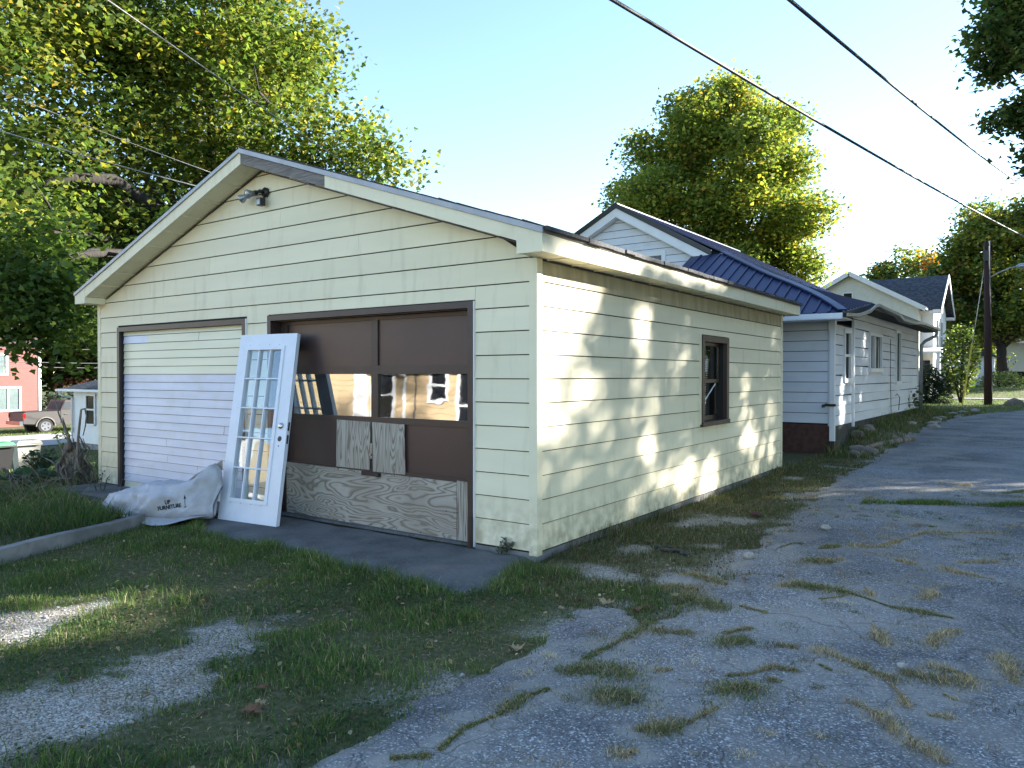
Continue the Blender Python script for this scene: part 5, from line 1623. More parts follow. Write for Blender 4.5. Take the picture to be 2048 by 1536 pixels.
mb = MB(); slope(XL - .45, 5.12, -.1, 7.5, -.35, 10.3); mb.build('roof', MT['tan_roof'], fh)
mb = MB(); x0, x1 = -.4, WR + .45
mb.hexa([(x0, 1.2, 5.16), (x1, 1.2, 5.16), (x1, 5.4, 7.56), (x0, 5.4, 7.56), (x0, 1.2, 5.28), (x1, 1.2, 5.28), (x1, 5.4, 7.68), (x0, 5.4, 7.68)]); mb.build('roof', MT['grey_roof'], fh)
mb = MB(); mb.hexa([(x0, 5.4, 7.56), (x1, 5.4, 7.56), (x1, 9.6, 5.16), (x0, 9.6, 5.16), (x0, 5.4, 7.68), (x1, 5.4, 7.68), (x1, 9.6, 5.28), (x0, 9.6, 5.28)]); mb.build('roof', MT['grey_roof'], fh)
mb = MB(); mb.bar((XL - .45, -.37, 5.14), (-.1, -.37, 7.52), .04, .26, (0, 0, 1)); mb.bar((-.1, -.37, 7.52), (XR + .45, -.37, 5.14), .04, .26); mb.build('bargeboard', MT['white_far'], fh)
mb = MB(); mb.bar((WR + .47, 1.1, 5.18), (WR + .47, 5.4, 7.6), .04, .28); mb.bar((WR + .47, 5.4, 7.6), (WR + .47, 9.7, 5.18), .04, .28); mb.hexa([(WR, 1.15, 5.02), (WR + .45, 1.15, 5.02), (WR + .45, 2.0, 5.02), (WR, 2.0, 5.02), (WR, 1.15, 5.2), (WR + .45, 1.15, 5.2), (WR + .45, 2.0, 5.5), (WR, 2.0, 5.5)]); mb.box(WR, WR + .45, 8.7, 9.65, 5.02, 5.2); mb.build('bargeboard', MT['white_far'], fh)
mb = MB(); mb.box(XR, WR + .4, 1.2, 1.6, 5.02, 5.16); mb.build('eave_board', MT['white_far'], fh)
for y0, y1, z0, z1 in ((3.0, 3.9, 2.9, 4.7), (5.6, 6.5, 2.9, 4.7), (3.2, 4.1, .6, 2.2), (6.2, 7.1, .6, 2.2)):
    mb = MB(); xx = WR - .02
    mb.box(xx, xx + .06, y0 - .1, y0, z0 - .1, z1 + .1); mb.box(xx, xx + .06, y1, y1 + .1, z0 - .1, z1 + .1); mb.box(xx, xx + .06, y0, y1, z1, z1 + .1); mb.box(xx, xx + .07, y0, y1, z0 - .1, z0); mb.box(xx, xx + .05, y0, y1, (z0 + z1) / 2 - .03, (z0 + z1) / 2 + .03)
    wi = mb.build('window', MT['white_far'], fh); mb = MB(); mb.box(xx + .0141, xx + .02, y0, y1, z0, z1); mb.build('pane', MT['dark_glass'], wi)
mb = MB(); mb.box(3.05, 3.5, -.05, -.016, 2.9, 4.5); wi = mb.build('window', MT['white_far'], fh); mb = MB(); mb.box(3.1, 3.45, -.06, -.0501, 2.98, 4.42); mb.build('pane', MT['dark_glass'], wi)
mb = MB(); mb.box(-.5, .1, -.05, -.016, 5.6, 6.4); wi = mb.build('window', MT['white_far'], fh); mb = MB(); mb.box(-.43, .03, -.06, -.0501, 5.67, 6.33); mb.build('pane', MT['dark_glass'], wi)
# porch
mb = MB(); mb.hexa([(2.2, -1.5, 2.55), (5.0, -1.5, 2.55), (5.0, 1.6, 2.85), (2.2, 1.6, 2.85), (2.2, -1.5, 2.66), (5.0, -1.5, 2.66), (5.0, 1.6, 2.97), (2.2, 1.6, 2.97)]); mb.build('porch_roof', MT['white_far'], fh)
for x, y in ((2.4, -1.35), (4.8, -1.35), (3.6, -1.35)):
    mb = MB(); mb.box(x - .09, x + .09, y - .09, y + .09, .15, 2.55); mb.build('porch_post', MT['white_far'], fh)
mb = MB(); mb.box(2.2, 5.0, -1.5, 1.6, -.3, .15); mb.build('porch_floor', MT['concrete'], fh)
mb = MB(); mb.box(3.66, 4.1, 1.54, 1.6, .2, 2.2); dd = mb.build('door', MT['dark_glass'], fh); mb = MB(); mb.box(3.61, 3.66, 1.53, 1.602, .2, 2.27); mb.box(4.1, 4.15, 1.53, 1.602, .2, 2.27); mb.build('frame', MT['white_far'], dd)

# white low building behind the right-hand tree
lb = thing('low_building', 'long low white building with dark base far behind the big right tree', 'building', (6, 76, .8))
mb = MB(); mb.box(-10, 26, 0, 8, 1.1, 3.6); mb.build('wall', MT['white_far'], lb)
mb = MB(); mb.box(-9.9, 25.9, -.01, 7.9, -.5, 1.1); mb.build('base_wall', MT['dark'], lb)
mb = MB(); mb.hexa([(-10.5, -.5, 3.6), (26.5, -.5, 3.6), (26.5, 8.5, 3.6), (-10.5, 8.5, 3.6), (-10.5, 4, 5.0), (26.5, 4, 5.0), (26.5, 4.1, 5.0), (-10.5, 4.1, 5.0)]); mb.build('roof', MT['grey_roof'], lb)
sh = thing('garden_shed', 'small pale shed with a dark window behind the utility pole', 'shed', (-.9, 60, .7))
lap_wall(FRONT, -2.2, 1.6, 0, 2.3, .14).build('wall', MT['white_far'], sh)
mb = MB(); mb.box(-2.2, 1.6, .001, 2.6, 0, 2.3); mb.build('core', MT['white_far'], sh)
mb = MB(); mb.prism([(-2.5, 2.25), (1.9, 2.25), (-.3, 3.3)], -.3, 2.9, lambda u, n, z: (u, n, z)); mb.build('roof', MT['grey_roof'], sh)
mb = MB(); mb.box(-1.5, -.8, -.04, -.015, .3, 1.2); mb.build('window', MT['dark_glass'], sh)

# ================================================================== UTILITY POLE, STREET LAMP, GUY, WIRES
PX, PY = 1.62, 33.6
pz = float(base_h(PX, PY))
up = thing('utility_pole', 'dark red-brown wooden utility pole with street lamp on the far lawn', 'utility pole', (PX, PY, pz))
mb = MB(); mb.tube([(0, 0, -.3), (-.03, 0, 3), (-.10, .0, 7.15)], [.165, .145, .105], 12); mb.build('pole_shaft', MT['pole'], up, True)
mb = MB(); mb.tube([(.0, -.02, 5.55), (.35, -.05, 5.75), (.75, -.08, 5.92), (1.05, -.1, 5.95)], .028, 6); lamp_arm = mb.build('lamp_arm', MT['galv'], up, True)
mb = MB(); mb.tube([(.98, -.1, 5.95), (1.12, -.1, 5.97), (1.4, -.1, 5.96), (1.62, -.1, 5.93)], [.05, .12, .12, .04], 10); mb.build('lamp_head', MT['galv'], up, True)
mb = MB(); mb.tube([(.09, -.06, .2), (.05, -.06, 4), (.03, -.06, 7.2)], .018, 5); mb.build('conduit', MT['galv'], up)
mb = MB(); mb.box(-.22, .0, -.16, -.1, 6.3, 6.75); mb.tube([(-.17, -.14, 6.75), (-.17, -.14, 6.95)], .04, 6); mb.build('insulator_bracket', MT['black'], up)
gw = thing('guy_wire', 'steel guy wire with yellow guard slanting down beside the utility pole', 'guy wire', (PX, PY, pz))
mb = MB(); mb.tube([(-.16, 0, 6.2), (-.95, -.25, .0)], .010, 5); mb.build('cable', MT['galv'], gw)
mb = MB(); a, b = Vector((-.16, 0, 6.2)), Vector((-.95, -.25, 0)); mb.tube([a.lerp(b, .56), b], .035, 8); mb.build('guard_sleeve', MT['yellow_plastic'], gw)


def wire(name, label, pts, r, m, sag=.25, group=None):
    P = []
    for (a, b) in zip(pts[:-1], pts[1:]):
        a, b = Vector(a), Vector(b)
        for i in range(25):
            q = i / 24
            P.append(a.lerp(b, q) - Vector((0, 0, 4 * sag * q * (1 - q))))
    mb = MB(); mb.tube(P, r, 6)
    return tag(mb.build(name, m, None, True), label, 'wire', group)


def ext(a, b, f0, f1):
    a, b = Vector(a), Vector(b); return a + (b - a) * f0, a + (b - a) * f1
a, b = ext((-.9, 2.82, 6.05), (2.9, 31.16, 7.01), -.6, 2.2)
wire('overhead_wire', 'thick black overhead cable crossing lower over the tree by the navy roof', [a, (-.9, 2.82, 6.13), (2.9, 31.16, 7.10), b], .026, MT['wire'], .10)
a, b = ext((1.17, 3.04, 5.55), (2.89, 31.18, 9.01), -.6, 2.0)
wire('overhead_wire', 'thinner black overhead wire highest in the sky at right', [a, (1.17, 3.04, 5.60), (2.89, 31.18, 9.10), b], .021, MT['wire'], .10)
a, b = ext((-4.77, -1.13, 5.55), (-6.42, 4.42, 5.02), -1.5, 4.5)
wire('service_wire', 'pale twisted service wire running down to the garage ridge', [a, (-4.77, -1.13, 5.58), (-6.42, 4.42, 5.05), b], .0085, MT['wire_pale'], .03)
a, b = ext((-7.95, -.92, 5.34), (-8.40, 2.42, 5.07), -3, 4)
wire('service_wire', 'thin upper wire at left before the leaves, sloping to the roof', [a, (-7.95, -.92, 5.34), (-8.40, 2.42, 5.09), b], .008, MT['wire_pale'], .02)
a, b = ext((-7.94, -.92, 4.81), (-8.61, 2.27, 4.83), -3, 4)
wire('service_wire', 'pale lower wire at left before the leaves, nearest the garage eave', [a, (-7.94, -.92, 4.81), (-8.61, 2.27, 4.85), b], .011, MT['wire_pale'], .02)
for i, (z, lab) in enumerate(((2.93, 'topmost of the pale street wires seen left of the garage'), (2.20, 'middle pale street wire seen left of the garage above the low roof'), (1.95, 'lowest pale street wire just above the low dark roof'))):
    wire('street_wire', lab, [(-42, 4, z + .3), (-38.4, 14.3, z), (-30, 40, z + .3)], .016, MT['wire_pale'], .05)

# ================================================================== LEFT SIDE: HOUSES, TRUCK, BINS
rh = thing('red_house', 'red clapboard house with white window behind the parked pickup', 'house', (-50, 17.2, -1.75))
lap_wall(lambda u, n, z: (n, u, z), -9, 0, 0.0, 5.4, .125, .016).build('wall', MT['red_siding'], rh)
mb = MB(); mb.box(-8, -.001, -9, -.001, -.3, 5.4); mb.build('core', MT['red_siding'], rh)
mb = MB(); mb.box(0, .05, -.12, .03, 0, 5.4); mb.box(-.12, 0, -.0, .03, 0, 5.4); mb.build('corner_board', MT['white_far'], rh)
for y0, y1, z0, z1 in ((-3.6, -1.15, 1.0, 2.6), (-3.2, -1.9, 3.3, 4.7)):
    mb = MB(); mb.box(0, .07, y0, y0 + .12, z0, z1); mb.box(0, .07, y1 - .12, y1, z0, z1); mb.box(0, .07, y0 + .12, y1 - .12, z1 - .12, z1); mb.box(0, .08, y0 + .12, y1 - .12, z0, z0 + .12)
    for q in (y1 - .75,): mb.box(0, .06, q - .05, q + .05, z0 + .12, z1 - .12)
    wi = mb.build('window', MT['white_far'], rh)
    mb = MB(); mb.box(.0165, .022, y0 + .12, y1 - .12, z0 + .12, z1 - .12); mb.build('curtain', MT['curtain'], wi)
    mb = MB(); mb.box(.03, .034, y0 + .12, y1 - .12, z0 + .12, z1 - .12); mb.build('pane', MT['glass'], wi)
mb = MB(); mb.prism([(-8.5, 5.3), (.4, 5.3), (-4, 7.6)], -9.4, .4, lambda u, n, z: (u, n, z)); mb.build('roof', MT['brown_roof'], rh)
mb = MB(); mb.box(.02, .6, -.6, .0, .0, .25); mb.build('stoop', MT['concrete'], rh)

wh = thing('small_white_house', 'low white house with grey hip roof at the street, left of the garage', 'house', (-32.3, 11.15, -1.66))
lap_wall(FRONT, 0, 9, .2, 2.56, .2, .006).build('wall', MT['white_far'], wh)
mb = MB(); mb.box(0.001, 8.999, .001, 9, -.3, 2.56); mb.build('core', MT['white_far'], wh)
mb = MB(); x0, x1, y0, y1 = -.45, 9.45, -.45, 9.5
mb.hexa([(x0, y0, 2.60), (x1, y0, 2.60), (x1, y1, 2.60), (x0, y1, 2.60), (4.2, 4.3, 4.3), (5.2, 4.3, 4.3), (5.2, 5, 4.3), (4.2, 5, 4.3)]); mb.build('roof', MT['grey_roof'], wh)
mb = MB(); mb.box(x0 - .1, x1, y0 - .1, y0, 2.50, 2.60); mb.box(x0, x1, y0, -.001, 2.56, 2.599); mb.build('gutter', MT['white_far'], wh)
mb = MB(); mb.tube([(-.40, -.45, 2.5), (-.30, -.35, 2.3), (-.03, -.06, 2.2), (-.03, -.06, .1)], .05, 6); mb.build('downspout', MT['white_far'], wh)
wx0, wx1 = 1.25, 1.95
mb = MB(); mb.box(wx0 - .09, wx0, -.07, 0, 1.05, 2.4); mb.box(wx1, wx1 + .09, -.07, 0, 1.05, 2.4); mb.box(wx0, wx1, -.07, 0, 2.31, 2.4); mb.box(wx0, wx1, -.08, 0, 1.0, 1.08); mb.box(wx0, wx1, -.06, 0, 1.67, 1.74); wi = mb.build('window', MT['white_far'], wh)
mb = MB(); mb.box(wx0, wx1, -.03, -.01, 1.08, 2.31); mb.build('pane', MT['dark_glass'], wi)
mb = MB(); mb.box(.0, 9, -.004, .0005, -.3, .199); mb.build('base_wall', MT['concrete'], wh)

# pickup truck, parked along the far side of the street, rear to the left
tk = thing('pickup_truck', 'taupe pickup truck parked on the far side of the street', 'truck', (-43.5, 14.35, -1.70))
def side(mb, pts, x0, x1): mb.prism(pts, x0, x1, lambda u, n, z: (n, u, z))
def arch(c, r, n=9): return [(c + r * math.cos(a), .38 + r * math.sin(a)) for a in np.linspace(math.pi, 0, n)]
prof = [(-1.15, .55), (-.52, .50)] + arch(0, .47) + [(.55, .42), (3.05, .42)] + arch(3.65, .47) + [(4.25, .5), (4.55, .55), (4.6, .95), (4.45, 1.10), (2.95, 1.22), (2.2, 1.80), (1.05, 1.82), (.78, 1.20), (-1.12, 1.16)]
mb = MB(); side(mb, prof, -.92, .92); bd = mb.build('body', MT['truck'], tk)
mb = MB(); side(mb, [(1.02, 1.72), (.86, 1.28), (2.72, 1.28), (2.18, 1.72)], .9201, .93); side(mb, [(1.02, 1.72), (.86, 1.28), (2.72, 1.28), (2.18, 1.72)], -.93, -.9201); mb.build('side_window', MT['truck_glass'], tk)
mb = MB(); mb.box(-.82, .82, -1.0, .70, 1.15, 1.215); mb.build('bed_cover', MT['black'], tk)
mb = MB(); mb.box(-.75, .75, .80, .83, 1.3, 1.7) if False else mb.hexa([(-.75, .80, 1.30), (.75, .80, 1.30), (.75, .82, 1.30), (-.75, .82, 1.30), (-.72, .99, 1.72), (.72, .99, 1.72), (.72, 1.01, 1.72), (-.72, 1.01, 1.72)]); mb.build('rear_window', MT['truck_glass'], tk)
mb = MB(); mb.box(.90, .935, .80, .815, .5, 1.25); mb.build('door_gap', MT['black'], tk)
for s in (-1, 1):
    mb = MB(); mb.box(min(s * .90, s * .935), max(s * .90, s * .935), -1.17, -1.02, .85, 1.12); mb.build('tail_light', MT['tail'], tk)
    for q in (0, 3.65):
        mb = MB(); mb.tube([(s * .68, q, .38), (s * .93, q, .38)], .395, 20); wl = mb.build('wheel', MT['rubber'], tk)
        mb = MB(); mb.tube([(s * .931, q, .38), (s * .94, q, .38)], .27, 18); mb.build('rim', MT['chrome'], wl)
        mb = MB()
        for k in range(5):
            a = k * 2 * math.pi / 5 + .6; mb.disc((s * .9405, q + .165 * math.cos(a), .38 + .165 * math.sin(a)), (s, 0, 0), .055, .003, 8)
        mb.build('rim_opening', MT['black'], wl)
        mb = MB()
        aa = np.linspace(0, math.pi, 10)
        for p_, n_ in zip(aa[:-1], aa[1:]): mb.bar((s * .93, q + .50 * math.cos(p_), .38 + .50 * math.sin(p_)), (s * .93, q + .50 * math.cos(n_), .38 + .50 * math.sin(n_)), .06, .07, (s, 0, 0))
        mb.build('fender_flare', mat('flare', (.16, .145, .125), rough=.4), tk)
mb = MB(); mb.box(-.9, .9, -1.32, -1.16, .48, .70); mb.build('bumper', MT['chrome'], tk)
mb = MB(); mb.box(-.9, .9, 4.56, 4.72, .45, .72); mb.build('bumper', MT['chrome'], tk)
mb = MB(); mb.box(.93, .96, 1.0, 1.2, 1.0, 1.04); mb.build('door_handle', MT['chrome'], tk)

# wheeled bins
def bin_(label, loc, rz, body, lid, h):
    t = thing('wheeled_bin', label, 'bin', loc, rz, 'wheeled bins by the drive')
    mb = MB(); mb.hexa([(-.25, -.26, .1), (.25, -.26, .1), (.25, .22, .1), (-.25, .22, .1), (-.34, -.36, h - .12), (.34, -.36, h - .12), (.34, .34, h - .12), (-.34, .34, h - .12)])
    mb.box(-.36, .36, -.38, .36, h - .12, h - .05); mb.build('bin_body', body, t)
    mb = MB(); mb.hexa([(-.38, -.42, h - .05), (.38, -.42, h - .05), (.38, .38, h - .05), (-.38, .38, h - .05), (-.30, -.32, h + .04), (.30, -.32, h + .04), (.30, .34, h + .05), (-.30, .34, h + .05)]); mb.build('bin_lid', lid, t)
    mb = MB(); mb.tube([(-.34, .44, h - .08), (.34, .44, h - .08)], .02, 6); mb.build('bin_handle', body, t)
    for s in (-1, 1):
        mb = MB(); mb.tube([(s * .22, .26, .12), (s * .32, .26, .12)], .14, 14); wl = mb.build('wheel', MT['rubber'], t)
        mb = MB(); mb.tube([(s * .321, .26, .12), (s * .327, .26, .12)], .075, 10); mb.build('hub', MT['chrome'], wl)
    return t
b1 = bin_('beige wheeled bin with faded panel standing at the left edge past the bed', (-23.8, 5.75, -1.70), R(-95), MT['cart'], MT['cart'], 1.08)
mb = MB(); mb.hexa([(.18, -.385, .74), (-.22, -.385, .74), (-.22, -.3805, .74), (.18, -.3805, .74), (.18, -.386, .93), (-.22, -.386, .93), (-.22, -.3815, .93), (.18, -.3815, .93)]) if False else None
mb = MB(); mb.hexa([(-.2, -.352, .72), (.2, -.352, .72), (.2, -.345, .72), (-.2, -.345, .72), (-.22, -.376, .94), (.22, -.376, .94), (.22, -.37, .94), (-.22, -.37, .94)]); mb.build('sticker_panel', MT['white_far'], b1)
bin_('dark bin with a bright green lid cut by the left edge', (-23.3, 4.75, -1.68), R(-90), MT['black'], MT['green_plastic'], 1.08)

# ================================================================== TAN HOUSE BEHIND THE CAMERA (seen in the garage panes)
th = thing('tan_house', 'tan clapboard house with brown roof reflected in the garage windows', 'house', (0, -12, 0))
lap_wall(BACKF, 5.0, 14.7, .3, 2.7, .2032, .016).build('wall', MT['tan_siding'], th)
lap_wall(lambda u, n, z: (-u, .5 + n, z), 14.7, 26, .3, 4.6, .2032, .016).build('wall', MT['tan_siding'], th)
mb = MB(); mb.box(-14.69, -5, -8, -.001, 0, 2.7); mb.box(-26, -14.7, -8, .499, 0, 4.6); mb.build('core', MT['tan_siding'], th)
mb = MB(); mb.box(-14.75, -14.6, .0, .54, 0, 4.6); mb.build('corner_board', MT['white_far'], th)
mb = MB(); mb.hexa([(-14.6, .55, 2.62), (-4.6, .55, 2.62), (-4.6, -4.0, 4.9), (-14.6, -4.0, 4.9), (-14.6, .55, 2.72), (-4.6, .55, 2.72), (-4.6, -4.0, 5.0), (-14.6, -4.0, 5.0)]); mb.build('roof', MT['brown_roof'], th)
mb = MB(); mb.hexa([(-26.5, 1.0, 4.5), (-14.3, 1.0, 4.5), (-14.3, -4, 7), (-26.5, -4, 7), (-26.5, 1.0, 4.62), (-14.3, 1.0, 4.62), (-14.3, -4, 7.12), (-26.5, -4, 7.12)]); mb.build('roof', MT['brown_roof'], th)
mb = MB(); mb.box(-14.55, -4.6, .551, .66, 2.56, 2.70); mb.build('gutter', MT['white_far'], th)
mb = MB(); mb.tube([(-12.95, .6, 2.6), (-12.95, .5, 2.45), (-12.95, .08, 2.25), (-12.95, .08, .1)], .06, 6); mb.build('downspout', MT['white_far'], th)
mb = MB(); mb.tube([(-12.55, .03, 2.5), (-12.5, .04, .5)], .03, 5); mb.build('wall_cable', MT['black'], th)
for x0, x1, z0, z1 in ((-14.35, -13.5, .95, 2.35), (-11.9, -11.3, 1.55, 2.45), (-10.75, -9.9, .35, 2.4), (-8, -7, 1.0, 2.3)):
    mb = MB(); mb.box(x0 - .1, x0, 0, .06, z0 - .1, z1 + .1); mb.box(x1, x1 + .1, 0, .06, z0 - .1, z1 + .1); mb.box(x0, x1, 0, .06, z1, z1 + .1); mb.box(x0, x1, 0, .07, z0 - .1, z0); mb.box(x0, x1, 0.0165, .05, (z0 + z1) / 2 - .03, (z0 + z1) / 2 + .03)
    wi = mb.build('window', MT['white_far'], th); mb = MB(); mb.box(x0, x1, .0165, .02, z0, z1); mb.build('pane', MT['dark_glass'], wi)
sheet('rear_drive', -24, -4.5, -11.3, -9, .02, MT['concrete'], 8, 4)

# ================================================================== SMALL THINGS ON THE GROUND
def gz_(x, y):
    g = float(ground_h(np.array([x]), np.array([y]))[0]); a = float(alley_h(np.array([x]), np.array([y]))[0])
    return max(g, a if float(alley_sd(np.array([x]), np.array([y]))[0]) > 0 else -9)
def fallen_leaf(label, x, y, s, m, seed, group='fallen leaves on the lawn and alley'):
    r = np.random.default_rng(seed)
    a = r.uniform(0, 6.28); V = []
    for px, py in MAPLE * s:
        zz = .35 * abs(px) + r.normal(0, .006) + .5 * py * py / s * r.uniform(.6, 1)
        V.append((px * math.cos(a) - py * math.sin(a), px * math.sin(a) + py * math.cos(a), max(0, zz) + .006))
    V.append((0, 0, .004)); k = len(MAPLE)
    mb = MB(); mb.v = V; mb.f = [(i, (i + 1) % k, k) for i in range(k)]
    o = mb.build('fallen_leaf', m); o.location = (x, y, gz_(x, y) + .012)
    return tag(o, label, 'leaf', group)
fallen_leaf('curled pale tan leaf at the lawn edge nearest the apron tip', 1.05, -.75, .13, MT['pale_leaf'], 1)
fallen_leaf('small brown leaf on the asphalt edge right of the pale curled leaf', 1.28, -.76, .08, MT['dry_leaf'], 2)
fallen_leaf('tan leaf at the lawn border above the lowest asphalt tongue', 1.03, -1.77, .09, MT['pale_leaf'], 3)
fallen_leaf('rust-coloured leaf in the clover of the foreground lawn', .32, -2.93, .085, MT['dry_leaf'], 4)
fallen_leaf('large dark brown curled leaf on the foreground lawn', .49, -3.11, .12, MT['dry_leaf'], 5)
fallen_leaf('pale broken leaf lying against the dark curled leaf on the lawn', .46, -3.05, .06, MT['pale_leaf'], 6)
rr = np.random.default_rng(77)
for k in range(16):
    x, y = rr.uniform(.3, 1.7), rr.uniform(-1, 5)
    fallen_leaf('small brown leaf fallen in the grass strip along the garage side', x, y, rr.uniform(.05, .08), MT['dry_leaf'] if k % 3 else MT['pale_leaf'], 20 + k, 'small leaves along the garage side')
for k, (x, y, s, lab) in enumerate([(1.45, 1.01, .05, 'cream stone lying in the weeds at the alley edge'), (2.85, -.9, .03, 'white stone chip among straw tufts at right'), (1.7, 2.6, .05, 'pale flat stone by the grass strip near the garage middle'),
                                    (.9, 3.0, .06, 'reddish block lying against the garage side foundation')]):
    rock('loose_stone', (x, y, gz_(x, y) + s * .4), (s, s * .8, s * .6), MT['pebble'] if k < 3 else MT['brick'], lab, 'stone', 'loose stones by the alley', seed=30 + k)
rock('boulder', (2.55, 34.5, .27), (.42, .32, .26), MT['stone'], 'grey boulder on the lawn right of the utility pole', 'boulder', seed=3)
for k, (x, y, q) in enumerate([(.62, 1.02, .05), (.74, .95, .06), (.84, .99, .045), (.92, .93, .04), (.70, 1.08, .035)]):
    rock('asphalt_crumb', (x, y, .012), (q * 1.3, q, q * .4), MT['concrete_dark'], 'dark asphalt crumb lying in the grass strip near the garage corner', 'rubble', 'dark asphalt crumbs beside the garage', seed=44 + k, sub=1)
for k in range(12):
    y = 17 + k * .85; x = .75 + .05 * k + rr.uniform(-.1, .35); s = rr.uniform(.07, .16)
    rock('edge_stone', (x, y, float(base_h(x, y)) + .05), (s * 1.3, s, s * .5), MT['pebble'], 'pale stone in the row edging the strip by the white house', 'stone', 'pale edging stones by the white house', seed=60 + k, sub=1)
lg = MB(); lg.tube([(1.2, 13.2, .17), (.95, 12.8, .14), (.7, 11.9, .12), (.62, 11.0, .11)], [.05, .06, .05, .045], 7)
tag(lg.build('fallen_branch', MT['deadwood'], None, True), 'grey fallen branch lying in the weeds by the white house corner', 'branch')

# pebbles and grit: nobody could count these
def pebbles(name, pts, s, m):
    n = len(pts)
    octa = np.array([(1, 0, 0), (0, 1, 0), (-1, 0, 0), (0, -1, 0), (0, 0, .7), (0, 0, -.7)])
    f = np.array([(0, 1, 4), (1, 2, 4), (2, 3, 4), (3, 0, 4), (1, 0, 5), (2, 1, 5), (3, 2, 5), (0, 3, 5)])
    a = rng.uniform(0, 6.28, n); sc = s[:, None] * rng.uniform(.6, 1.2, (n, 3))
    co = octa[None] * sc[:, None, :]
    x = co[..., 0] * np.cos(a)[:, None] - co[..., 1] * np.sin(a)[:, None]; y = co[..., 0] * np.sin(a)[:, None] + co[..., 1] * np.cos(a)[:, None]
    co = np.stack([x, y, co[..., 2]], -1) + pts[:, None, :]
    lo = (f[None] + (np.arange(n) * 6)[:, None, None]).ravel()
    return tag(np_mesh(name, co.reshape(-1, 3), lo, np.arange(n * 8) * 3, m), kind='stuff')
def scatter(n, x0, x1, y0, y1, dens, r=rng):
    x = r.uniform(x0, x1, n); y = r.uniform(y0, y1, n)
    k = r.random(n) < dens(x, y); return x[k], y[k]
x, y = scatter(90000, -2.5, 1.9, -4.8, 8, lambda x, y: grit_mask(x, y) * .6 * (poly_sd(x, y, APRON) < -.1))
pebbles('gravel', np.c_[x, y, ground_h(x, y) + .002], rng.uniform(.003, .009, len(x)) * (1 + 1.3 * (rng.random(len(x)) < .07)), MT['pebble'])
x, y = scatter(2600, .8, 4.9, -4, 12, lambda x, y: (alley_sd(x, y) > .02) * .6)
pebbles('alley_grit', np.c_[x, y, alley_h(x, y) + .002], rng.uniform(.002, .008, len(x)), MT['pebble'])

# ================================================================== TREES
MAPLE10 = np.array([(0, -.5), (.40, -.34), (.27, -.06), (.52, .10), (.19, .20), (0, .52), (-.19, .20), (-.52, .10), (-.27, -.06), (-.40, -.34)])
LEAFY = [(.075, .115, .024), (.115, .16, .030), (.17, .20, .036), (.30, .275, .05), (.40, .31, .06), (.32, .17, .04)]
MAPLE6 = np.array([(0, -.5), (.50, -.20), (.22, .12), (0, .54), (-.22, .12), (-.50, -.20)])
DARK = [(.036, .066, .018), (.054, .090, .022), (.080, .115, .027), (.13, .14, .035)]
rt = np.random.default_rng(101)
bl = ellipsoid_blobs((-16.8, 4.4, 9.4), (6.2, 5.8, 6.6), 62, 1.45, rt)
bl = [b for b in bl if not (b[0] > -10.5 and b[1] < 3.5)]
bl += [(-10.3, 7.4, 7.2, 1.15), (-9.9, 7.9, 6.5, 1.1), (-11.3, 6.9, 9.6, 1.25), (-11.0, 6.3, 7.4, 1.4), (-11.2, 7.0, 5.6, 1.4), (-12.2, 6.2, 6.6, 1.5), (-12.9, 4.6, 6.8, 1.4), (-13.6, 3.6, 7.6, 1.6), (-13.2, 4.4, 8.8, 1.5), (-14.6, 2.6, 6.2, 1.5), (-14.2, 3.4, 9.6, 1.5), (-12.0, 5.6, 8.8, 1.5), (-10.0, 8.4, 5.0, 1.1),
       (-12.4, 4.8, 5.0, 1.3), (-13.4, 3.4, 4.6, 1.4), (-14.2, 2.2, 4.2, 1.4), (-13.0, 2.2, 6.0, 1.3), (-13.6, 1.6, 7.6, 1.4), (-12.2, 1.0, 4.6, 1.0), (-12.6, .6, 3.6, .9), (-11.4, .5, 3.6, .7)]
limbs = [(-15.2, 3.0, 6.6), (-16.5, 2.5, 6.4), (-12.6, 5.2, 8.5), (-10.6, 7.2, 6.8), (-17, 5, 11), (-14, 6, 11.5), (-19, 6, 9), (-13.2, 3.2, 4.8), (-12, 1, 4.2), (-18, 2, 7), (-15, 8, 9), (-11.6, 6.6, 8.8)]
HANG = [(-10.6, .35, 3.2, .75), (-10.1, .2, 2.8, .6), (-9.9, .25, 2.35, .55), (-9.75, .4, 1.95, .34), (-9.6, .62, 1.72, .2), (-10.6, .0, 2.5, .5), (-10.9, -.2, 3.0, .7), (-9.75, .75, 2.7, .45), (-9.95, .6, 3.1, .6), (-9.3, 1.3, 2.85, .35), (-10.4, .6, 3.8, .8), (-11.2, .9, 3.4, .8)]
bl += HANG + HANG[:6]
limbs += [(-10.2, .4, 3.1), (-10.6, .2, 3.4)]
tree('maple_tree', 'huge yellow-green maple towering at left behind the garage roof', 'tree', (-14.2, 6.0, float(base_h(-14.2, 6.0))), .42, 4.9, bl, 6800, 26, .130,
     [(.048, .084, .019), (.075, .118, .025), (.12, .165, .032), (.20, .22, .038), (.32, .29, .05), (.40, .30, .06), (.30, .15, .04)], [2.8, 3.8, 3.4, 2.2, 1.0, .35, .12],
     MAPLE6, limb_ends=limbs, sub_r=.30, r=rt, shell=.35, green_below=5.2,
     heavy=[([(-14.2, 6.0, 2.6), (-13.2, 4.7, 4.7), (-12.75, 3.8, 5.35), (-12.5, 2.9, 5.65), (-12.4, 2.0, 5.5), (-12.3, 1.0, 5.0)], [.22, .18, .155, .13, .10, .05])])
rt = np.random.default_rng(103)
bl = ellipsoid_blobs((-9.3, 30.2, 9.6), (4.3, 4.3, 5.9), 60, 1.15, rt, zmin=3.5)
